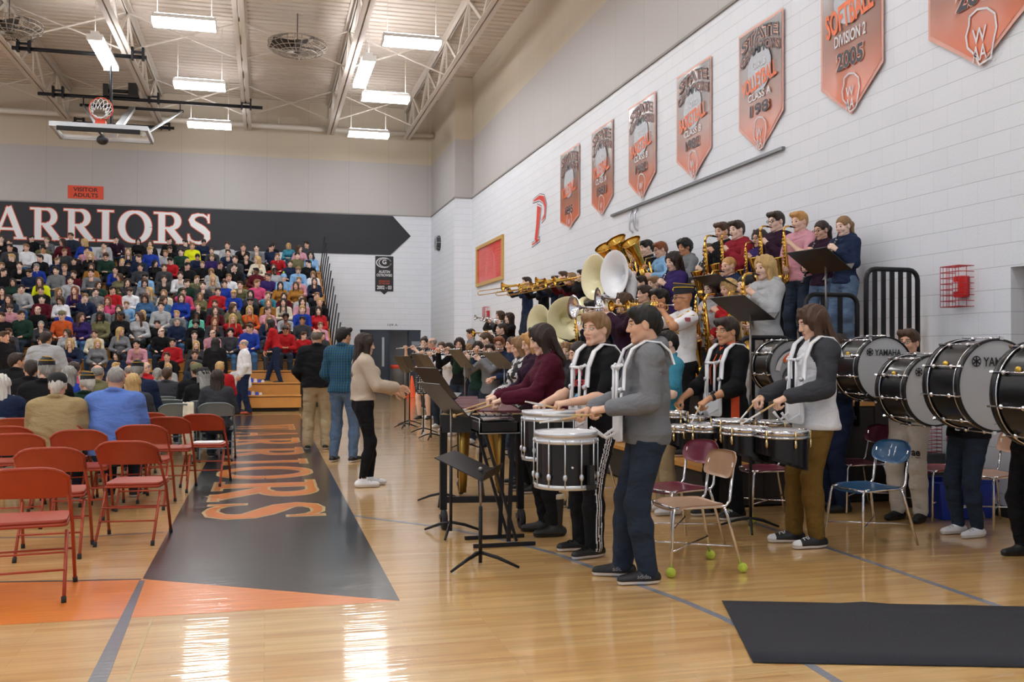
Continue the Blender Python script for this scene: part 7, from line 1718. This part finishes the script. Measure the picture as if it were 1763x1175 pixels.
# ------------------------------------------------------------------ music stands
def stand(base, hd, tilt, rz, label, paper_=True, w=.5, group='black music stands'):
    r = thing('music_stand', label, 'music stand', (base[0], base[1], base[2] if len(base) > 2 else 0), rz, group)
    for k in range(3):
        a = 2 * PI * k / 3 + .5; b = MB(); b.tube([(0, 0, .10), (.12 * math.cos(a), .12 * math.sin(a), .07), (.27 * math.cos(a), .27 * math.sin(a), .012)], [.012, .013, .009], 0, 7); b.build('leg', black_metal, r)
    b = MB(); b.tube([(0, 0, .03), (0, 0, hd * .62)], .0135); b.build('pole', black_metal, r); b = MB(); b.tube([(0, 0, hd * .6), (0, 0, hd)], .009); b.ball((0, 0, hd), .018, 0, 6); b.build('inner_pole', mat('pole_steel', '8d8580', .35, .7), r)
    T = Matrix.Translation((0, 0, hd)) @ Matrix.Rotation(tilt, 4, 'X'); b = MB(); b.box((-w / 2, .01, -.08), (w / 2, .016, .27), 0, T); b.box((-w / 2, -.055, -.085), (w / 2, .016, -.078), 0, T); d = b.build('desk', black_plastic, r)
    if paper_: b = MB(); b.box((-.2, .001, -.075), (.0, .009, .2), 0, T); b.box((.005, .001, -.075), (.2, .009, .2), 0, T); b.build('sheet_music', paper, r)
    return r
def sg(u, v): q = g0(u, v); return (q.x, q.y)
stand(sg(827, 977), .66, -1.15, face((-1, 0.5)) , 'low black music stand nearest the camera, in front of the bells', False)
stand(sg(776, 921), 1.02, -.75, face((-1, -0.2)) , 'black music stand with tilted desk before the marimba')
stand(sg(759, 868), 1.1, -.65, face((-1, -0.3)), 'black music stand with white pages behind the tilted one')
stand(sg(697, 738), 1.15, -.5, face((-1, -0.2)), 'black music stand farthest left on the floor', False); stand(sg(705, 733), 1.15, -.5, face((-1, -0.4)), 'black music stand just right of the farthest left one', False)
stand(sg(729, 747), 1.2, -.5, face((-1, -0.3)), 'black music stand before the polka-dot dress'); stand(sg(742, 757), 1.2, -.6, face((-1, -0.2)), 'black music stand right of the polka-dot dress', True)
stand(sg(800, 775), 1.3, -.7, face((-1, -0.2)), 'black music stand with white pages before the green sweater'); stand(sg(868, 795), 1.3, -.9, face((-1, -0.3)), 'tilted black music stand before the navy sweaters', True)
q = at_depth(1340, 455, 8.9); stand((5.1, q.y, .98), q.z - .98, -1.0, face((-1, -0.15)), 'wide black music stand high up before the pink T-shirt', False, .55)
q = at_depth(1292, 540, 7.9); stand((q.x, q.y, .0), q.z, -1.0, face((-1, -0.1)), 'black music stand before the long-haired grey-hooded saxophonist', False, .5)
q = at_depth(1195, 492, 10.4); stand((4.85, q.y, .68), q.z - .68, -1.1, face((-1, -0.1)), 'black music stand above the garrison cap', False, .5)
# ------------------------------------------------------------------ marimba and bells
rose = mat('rosewood', '6e3540', .35, 0, .2, 20, coat=.3); goldtube = mat('resonator_gold', 'a8843c', .35, .8)
A0, A1, C0, C1 = Vector((1.40, 7.76, 0)), Vector((1.93, 9.75, 0)), Vector((2.07, 7.66, 0)), Vector((2.36, 9.7, 0))
mr = thing('marimba', 'large marimba with rosewood bars and gold tubes on a black wheeled frame', 'marimba', (1.9, 8.6, 0)); O = Vector((1.9, 8.6, 0)); TZ = .93
for nm_, P0, P1 in (('side_rail', A0, A1), ('side_rail', C0, C1)): b = MB(); b.bar(P0 - O + Vector((0, 0, TZ - .04)), P1 - O + Vector((0, 0, TZ - .04)), .03, .10); b.build(nm_, black_plastic, mr)
for nm_, P0, P1, h in (('end_panel', A0, C0, .15), ('end_panel', A1, C1, .12)): b = MB(); b.bar(P0 - O + Vector((0, 0, TZ - .06)), P1 - O + Vector((0, 0, TZ - .06)), .03, h); b.bar(P0 - O + Vector((0, -.002, TZ + h / 2 - .058)), P1 - O + Vector((0, -.002, TZ + h / 2 - .058)), .036, .01, 1); b.build(nm_, [black_plastic, mat('end_trim', 'c9b28a', .4)], mr)
nb = 30
for i in range(nb):
    t = (i + .5) / nb; p0 = A0 + (A1 - A0) * t; p1 = C0 + (C1 - C0) * t; d = p1 - p0; b = MB(); b.bar(p0 + d * .42 - O + Vector((0, 0, TZ + .035)), p0 + d * .97 - O + Vector((0, 0, TZ + .035)), .052, .018); b.build('bar', rose, mr)
    if i % 7 not in (2, 6): b = MB(); t2 = (i + 1) / nb; p0 = A0 + (A1 - A0) * t2; p1 = C0 + (C1 - C0) * t2; d = p1 - p0; b.bar(p0 + d * .04 - O + Vector((0, 0, TZ + .06)), p0 + d * .46 - O + Vector((0, 0, TZ + .06)), .052, .018); b.build('bar', rose, mr)
for i in range(14):
    t = (i + .5) / 14; 
    for w_, n_ in ((.25, 0), (.72, 1)):
        p0 = A0 + (A1 - A0) * t; p1 = C0 + (C1 - C0) * t; p = p0 + (p1 - p0) * w_ - O; L = .62 - .4 * t; r_ = .034 - .012 * t; b = MB(); b.tube([p + Vector((0, 0, TZ - .03)), p + Vector((0, 0, TZ - .03 - L))], r_, n=12); b.build('resonator', goldtube, mr)
for P0, P1, e in ((A0, C0, -1), (A1, C1, 1)):
    for P_ in (P0 + (P1 - P0) * .03, P0 + (P1 - P0) * .97):
        b = MB(); b.bar(P_ - O + Vector((0, e * -.04, .16)), P_ - O + Vector((0, e * -.04, TZ - .03)), .055, .055, up=(0, 1, 0)); b.build('leg', black_metal, mr)
        b = MB(); T = Matrix.Translation(P_ - O + Vector((0, e * -.04 - .04, .082))) @ Matrix.Rotation(PI / 2, 4, 'Y'); b.lathe([(.03, -.022), (.062, -.022), (.08, -.018), (.08, .018), (.062, .022), (.03, .022)], 0, 20, T); b.lathe([(.001, -.012), (.06, -.012), (.06, .012), (.001, .012)], 1, 16, T); b.box((-.03, .0, .05), (.03, .06, .09), 1, Matrix.Translation(P_ - O + Vector((0, e * -.04 - .03, .03)))); b.build('caster', [rubber, mat('wheel_hub', '3c3d41', .5)], mr)
    b = MB(); b.bar(P0 - O + Vector((0, e * -.04, .24)), P1 - O + Vector((0, e * -.04, .24)), .045, .05); b.build('crossbar', black_metal, mr)
b = MB(); m0 = (A0 + C0) / 2 - O; m1 = (A1 + C1) / 2 - O; b.bar(m0 + Vector((0, .04, .24)), m1 + Vector((0, -.04, .24)), .05, .05); b.build('long_brace', black_metal, mr)
b = MB(); b.bar(m0 + Vector((0, .1, .27)), m0 + (m1 - m0) * .4 + Vector((0, 0, TZ - .12)), .03, .04); b.bar(m1 + Vector((0, -.1, .27)), m0 + (m1 - m0) * .6 + Vector((0, 0, TZ - .12)), .03, .04); b.build('diagonal_brace', black_metal, mr)
gk = thing('glockenspiel', 'set of silver orchestra bells in a black case on a folding frame', 'glockenspiel', (0, 0, 0)); q0 = at_depth(826, 747, 7.15); q1 = at_depth(908, 749, 7.0); gz = q0.z; wx = q1.x - q0.x; gk.location = (q0.x, q0.y, 0)
b = MB(); b.box((0, 0, gz), (wx, .32, gz + .012)); b.box((0, 0, gz), (wx, .015, gz + .08)); b.box((0, .305, gz), (wx, .32, gz + .08)); b.box((0, 0, gz), (.015, .32, gz + .08)); b.box((wx - .015, 0, gz), (wx, .32, gz + .08)); b.build('case', black_plastic, gk)
b = MB(); b.tube([(-.004, -.004, gz + .11), (-.004, -.004, gz), (wx + .004, -.004, gz)], .004, n=5); b.tube([(-.004, .32, gz + .11), (-.004, -.004, gz + .11)], .004, n=5); b.build('case_edging', alu, gk)
TL_ = Matrix.Translation((0, 0, gz + .085)) @ Matrix.Rotation(.1, 4, 'X') @ Matrix.Translation((0, 0, -gz - .08))
for i in range(15):
    x = .03 + i * (wx - .07) / 14; b = MB(); b.box((x, .03 + .002 * i, gz + .085), (x + .019, .16 - .002 * i, gz + .095), 0, TL_); b.build('bar', silver, gk)
    if i % 7 not in (2, 6): b = MB(); b.box((x + .012, .165, gz + .1), (x + .031, .29 - .003 * i, gz + .11), 0, TL_); b.build('bar', silver, gk)
for y in (.02, .3):
    b = MB(); b.bar((wx * .15, y, gz), (wx * .95, y + .0, .03), .03, .02); b.build('leg', black_metal, gk); b = MB(); b.bar((wx * .85, y, gz), (wx * .75, y, .03), .03, .02); b.build('leg', black_metal, gk)
for y in (-.02, .3): b = MB(); b.bar((-.05, y, .015), (wx + .12, y, .015), .03, .025); b.build('foot', black_metal, gk)
for n, s in (('L', 'near'), ('R', 'far')):
    o = stick(handpt(MA, JM, n), rel(MA, (-.12 if n == 'L' else .14), .82, .99), 'wooden mallet in the %s hand of the marimba player' % s, 'marimba mallets', tipm, .016); o.name = 'marimba_mallet'; o['category'] = 'mallet'
# ------------------------------------------------------------------ mat, bin, basket, cone, can, cups
carp, nt, b_ = nodes_mat('carpet_charcoal'); tc = nt.nodes.new('ShaderNodeTexCoord'); no = node(nt, 'ShaderNodeTexNoise', Scale=260.0, Detail=3.0); nt.links.new(tc.outputs['Object'], no.inputs['Vector']); cr = nt.nodes.new('ShaderNodeValToRGB'); cr.color_ramp.elements[0].position = .3; cr.color_ramp.elements[0].color = (*lin('131418'), 1); cr.color_ramp.elements[1].position = .75; cr.color_ramp.elements[1].color = (*lin('3a3b44'), 1)
nt.links.new(no.outputs['Fac'], cr.inputs[0]); nt.links.new(cr.outputs[0], b_.inputs['Base Color']); b_.inputs['Roughness'].default_value = .95; bp = node(nt, 'ShaderNodeBump', Strength=.6, Distance=.003); nt.links.new(no.outputs['Fac'], bp.inputs['Height']); nt.links.new(bp.outputs['Normal'], b_.inputs['Normal'])
a, b1, c1, d1_ = g0(1243, 1037), g0(1296, 1143), g0(1763, 1151), g0(1763, 1047); c2 = b1 + (c1 - b1) * 2.2; d2_ = a + (d1_ - a) * 1.9
b = MB(); n = 24; v = []; f = []
for i in range(n + 1):
    t = i / n
    for j in range(7):
        s = j / 6; p = (a + (d2_ - a) * t) * (1 - s) + (b1 + (c2 - b1) * t) * s; rip = .012 * math.exp(-((t - .26) / .02) ** 2) * (1 - s) ** 2 + .004 * math.exp(-((t - .4) / .02) ** 2) * (1 - s) ** 2; v.append((p.x, p.y, .008 + rip))
for i in range(n):
    for j in range(6): q = i * 7 + j; f.append((q, q + 1, q + 8, q + 7))
nv = len(v); b.add(v + [(x, y, .003) for x, y, z in v], f, 0, True)
rim = [i * 7 for i in range(n + 1)]; 
for i in range(n): b.f.append([i * 7, (i + 1) * 7, (i + 1) * 7 + nv, i * 7 + nv]); b.m.append(0); b.sm.append(False); b.f.append([i * 7 + 6, i * 7 + 6 + nv, (i + 1) * 7 + 6 + nv, (i + 1) * 7 + 6]); b.m.append(0); b.sm.append(False)
tag(b.build('floor_mat', carp), 'long charcoal entrance mat on the gym floor at lower right', 'mat')
q = g0(1662, 894); r = thing('recycling_bin', 'blue plastic recycling bin against the wall behind the jeans', 'bin', (q.x, q.y + .12, 0), 0); b = MB(); bw, bd, bh = .3, .17, .33
v = [(-bw * .85, -bd * .85, .004), (bw * .85, -bd * .85, .004), (bw * .85, bd * .85, .004), (-bw * .85, bd * .85, .004), (-bw, -bd, bh), (bw, -bd, bh), (bw, bd, bh), (-bw, bd, bh), (-bw * .95, -bd * .93, bh), (bw * .95, -bd * .93, bh), (bw * .95, bd * .93, bh), (-bw * .95, bd * .93, bh), (-bw * .82, -bd * .8, .02), (bw * .82, -bd * .8, .02), (bw * .82, bd * .8, .02), (-bw * .82, bd * .8, .02)]
f = [(0, 3, 2, 1), (12, 13, 14, 15)] + [(i, (i + 1) % 4, 4 + (i + 1) % 4, 4 + i) for i in range(4)] + [(4 + i, 4 + (i + 1) % 4, 8 + (i + 1) % 4, 8 + i) for i in range(4)] + [(8 + i, 8 + (i + 1) % 4, 12 + (i + 1) % 4, 12 + i) for i in range(4)]
b.add(v, f); b.build('tub', mat('bin_blue', '1f3fae', .4), r); b = MB(); b.tube([(-bw, -bd, bh), (bw, -bd, bh), (bw, bd, bh), (-bw, bd, bh)], .012, closed=True); b.build('rim', mat('bin_blue', '1f3fae', .4), r)
b = MB(); T = Matrix.Translation((-.05, -bd * .93, .17)) @ Matrix.Rotation(PI / 2 - .1, 4, 'X')
for k in range(3): pts = [Vector(p) for p in arc((0, 0, 0), .06, k * 120 + 10, k * 120 + 95, 5)]; v, f = strip_geo([(p.x, p.y) for p in pts], .018, 0); b.add(v, f, 0, False, T)
b.build('recycling_mark', white_paint, r)
q = g0(1620, 868); q.y = max(q.y, 7.5); r = thing('wire_basket', 'red wire basket on a black box behind the cream sweatpants', 'basket', (min(q.x, WX - .3), q.y, 0), 0); b = MB(); b.rbox((-.2, -.15, .004), (.2, .15, .5), .02); b.build('box', black_plastic, r); b = MB()
for i in range(8): z = .52 + .035 * i; b.tube([(-.17, -.12, z), (.17, -.12, z), (.17, .12, z), (-.17, .12, z)], .004, n=4, closed=True)
for i in range(7):
    x = -.17 + .34 * i / 6; b.tube([(x, -.12, .5), (x, -.12, .77)], .003, n=4); b.tube([(x, .12, .5), (x, .12, .77)], .003, n=4)
b.build('wire', mat('cage_red', 'b5303a', .45), r)
q = on_y(709, 676, 31.0); r = thing('traffic_cone', 'orange traffic cone beside the far doorway', 'cone', (q.x, q.y, 0), 0); b = MB(); b.lathe([(.16, .02), (.03, .68), (.02, .7), (.001, .7)], 0, 20); b.build('cone_body', mat('cone_orange', 'e9591f', .45), r); b = MB(); b.rbox((-.2, -.2, .003), (.2, .2, .03), .03); b.build('base', mat('cone_orange', 'e9591f', .45), r)
q = on_y(687, 674, 33.2); r = thing('trash_can', 'dark round trash can with red bag rim in the far doorway', 'trash can', (q.x, q.y, 0), 0); b = MB(); b.lathe([(.001, .004), (.26, .004), (.3, 1.0), (.28, 1.0), (.24, .02)], 0, 24); b.build('barrel', mat('can_grey', '55524f', .6), r); b = MB(); b.lathe([(.3, .9), (.315, .96), (.31, 1.02), (.28, 1.03)], 0, 24); b.build('bag', mat('bag_red', 'c2402c', .4), r)
for i, (u, k, y) in enumerate([(442, 1, .1), (438, 0, .1)]):
    X, Y, z = world_from(u, Y=row_y(k) + .12); r = thing('paper_cup', ['blue folded pamphlets on the second bleacher step', 'blue folded pamphlets on the lowest bleacher step'][i], 'pamphlet', (X, Y, row_s(k)), 0, 'blue pamphlets on the bleacher steps'); r.name = 'pamphlet'
    b = MB()
    for j in range(4): x = -.16 + .09 * j; b.prism([(x, 0), (x + .09, 0), (x + .07, .11 - .015 * j), (x + .02, .11 - .015 * j)], -.03 + .02 * j, -.02 + .02 * j, j % 2, Matrix.Rotation(PI / 2, 4, 'X'))
    b.build('sheets', [mat('blue_print', '2a53d8', .4), paper], r)
# ------------------------------------------------------------------ folded basketball backboard under the trusses
bk = thing('basketball_backboard', 'basketball backboard and hoop folded up under the roof on black pipes', 'backboard', (0, 0, 0))
def lat(u0, v0, u1, v1, Z, r, name='support_pipe'):
    a, c = on_z(u0, v0, Z), on_z(u1, v1, Z); c.y = a.y = (a.y + c.y) / 2; b = MB(); b.tube([a, c], r, n=10); b.build(name, black_metal, bk); return a, c
p1 = lat(22, 84, 252, 98, ZB - .12, .05); p2 = lat(66, 162, 452, 185, ZB - .12, .05); p3 = lat(125, 211, 300, 221, ZB - .12, .05)
for (a, c), us in ((p1, (40, 237)), (p2, (100, 265, 424)), (p3, (137, 285))):
    for u in us:
        x = on_y(u, 150, a.y).x; b = MB(); 
        for dx in (-.13, .13): b.box((x + dx - .03, a.y - .08, ZB - .2), (x + dx + .03, a.y + .08, ZB + .12))
        b.box((x - .16, a.y - .03, ZB - .02), (x + .16, a.y + .03, ZB + .03)); b.build('clamp', black_metal, bk)
BZ = 6.2; qc = at_depth(178, 229, 20.3); bc = Vector((qc.x, qc.y, qc.z)); hw, hd_ = .92, .54
glass, nt, b_ = nodes_mat('backboard_glass'); b_.inputs['Base Color'].default_value = (.75, .8, .8, 1); b_.inputs['Roughness'].default_value = .08; b_.inputs['Alpha'].default_value = .35
Tb = Matrix.Translation(bc) @ Matrix.Rotation(R(-2), 4, 'X')
b = MB(); b.box((-hw, -hd_, -.006), (hw, hd_, .006), 0, Tb); b.build('glass_panel', glass, bk)
b = MB()
for lo, hi in (((-hw - .03, -hd_ - .03, -.05), (hw + .03, -hd_ + .03, .05)), ((-hw - .03, hd_ - .03, -.05), (hw + .03, hd_ + .03, .05)), ((-hw - .03, -hd_, -.05), (-hw + .03, hd_, .05)), ((hw - .03, -hd_, -.05), (hw + .03, hd_, .05))): b.box(lo, hi, 0, Tb)
b.build('board_frame', mat('board_frame_grey', 'b9bcc0', .35, .5), bk)
b = MB(); b.box((-hw + .12, -hd_ - .06, -.13), (hw - .12, -hd_ - .01, -.045), 0, Tb); b.build('edge_padding', rubber, bk)
b = MB()
for lo, hi in (((-.32, -.38, .007), (.32, -.33, .012)), ((-.32, .04, .007), (.32, .09, .012)), ((-.32, -.38, .007), (-.27, .09, .012)), ((.27, -.38, .007), (.32, .09, .012))): b.box(lo, hi, 0, Tb)
b.box((-.16, -.5, -.02), (.16, -.2, .03), 0, Tb); b.build('target_square', white_paint, bk)
b = MB(); b.box((-.1, -.42, .03), (.1, -.24, .16), 0, Tb); b.box((-.09, -.56, -.03), (.09, -.5, .06), 0, Tb); b.build('rim_bracket', mat('hoop_orange', 'dc4a26', .4), bk)
hc = bc + Vector((0, -.33, .43)); b = MB(); b.tube([hc + Vector(q) for q in arc((0, 0, 0), .229, 0, 360, 32, (1, 0, 0), (0, 0, 1))[:-1]], .011, n=8, closed=True); b.bar(bc + Vector((-.06, -.33, .1)), hc + Vector((-.05, 0, -.2)), .02, .02); b.bar(bc + Vector((.06, -.33, .1)), hc + Vector((.05, 0, -.2)), .02, .02); b.build('hoop', mat('hoop_orange', 'dc4a26', .4), bk)
b = MB(); n = 12
for i in range(n):
    a0 = 2 * PI * i / n
    for s in (-1, 1):
        pts = []
        for j in range(7):
            t = j / 6; aa = a0 + s * t * 2 * PI / n * 1.5; rr = .225 - .11 * t; pts.append(hc + Vector((rr * math.cos(aa), -.10 * t - .26 * t * t * .5, rr * math.sin(aa) * (1 - .15 * t) - .16 * t * t)))
        b.tube(pts, .007, n=4)
b.build('net', white_paint, bk)
b = MB(); y1 = p1[0].y; top = on_y(190, 100, y1); b.tube([top, Vector((top.x + .02, bc.y + .9, ZB - 1.2)) if False else Vector((top.x, y1 + .02, ZB - .3)), Vector((bc.x + .12, bc.y + .3, bc.z + .12))], .035, n=8); b.build('drop_tube', black_metal, bk)
P2 = lambda u: on_y(u, 175, p2[0].y - .05); zz = ZB - .38
b = MB(); xa, xb = P2(137).x, P2(316).x; b.tube([(xa, p2[0].y, zz), (xb, p2[0].y, zz)], .045, n=8); b.bar((xa + .1, p2[0].y, zz), (xa + .1, p2[0].y, ZB - .1), .03, .03); b.bar((xb - .1, p2[0].y, zz), (xb - .1, p2[0].y, ZB - .1), .03, .03); b.build('pivot_pipe', black_metal, bk)
gs = mat('strut_grey', '8e9296', .35, .6)
for (xt, xb_, w_) in ((xa + .1, bc.x - .1, .06), (xb - .05, bc.x + .7, .06), (P2(228).x, bc.x + .12, .16)): b = MB(); b.bar((xt, p2[0].y, zz), (xb_, bc.y + .45, bc.z + .06), w_, w_ * .6); b.build('strut', gs, bk)
x = P2(193).x; b = MB(); b.box((x - .25, p2[0].y - .1, ZB - .08), (x + .75, p2[0].y + .1, ZB + .0)); b.box((x - .25, p2[0].y - .12, ZB), (x - .1, p2[0].y + .12, ZB + .28)); b.tube([(x - .1, p2[0].y, ZB + .1), (x + .45, p2[0].y, ZB + .1)], .05, n=10); b.box((x + .45, p2[0].y - .12, ZB), (x + .72, p2[0].y + .12, ZB + .35)); b.build('winch', mat('winch_dark', '2f2d2c', .5, .4), bk)
b = MB(); b.ball(bc + Vector((.08, -.62, -.28)), .1, 0, 8, (1.2, 1, 1)); b.tube([bc + Vector((0, -.55, -.1)), bc + Vector((.08, -.62, -.2))], .02); tag(b.build('loudspeaker', black_plastic), 'small black speaker hanging below the folded backboard', 'speaker')
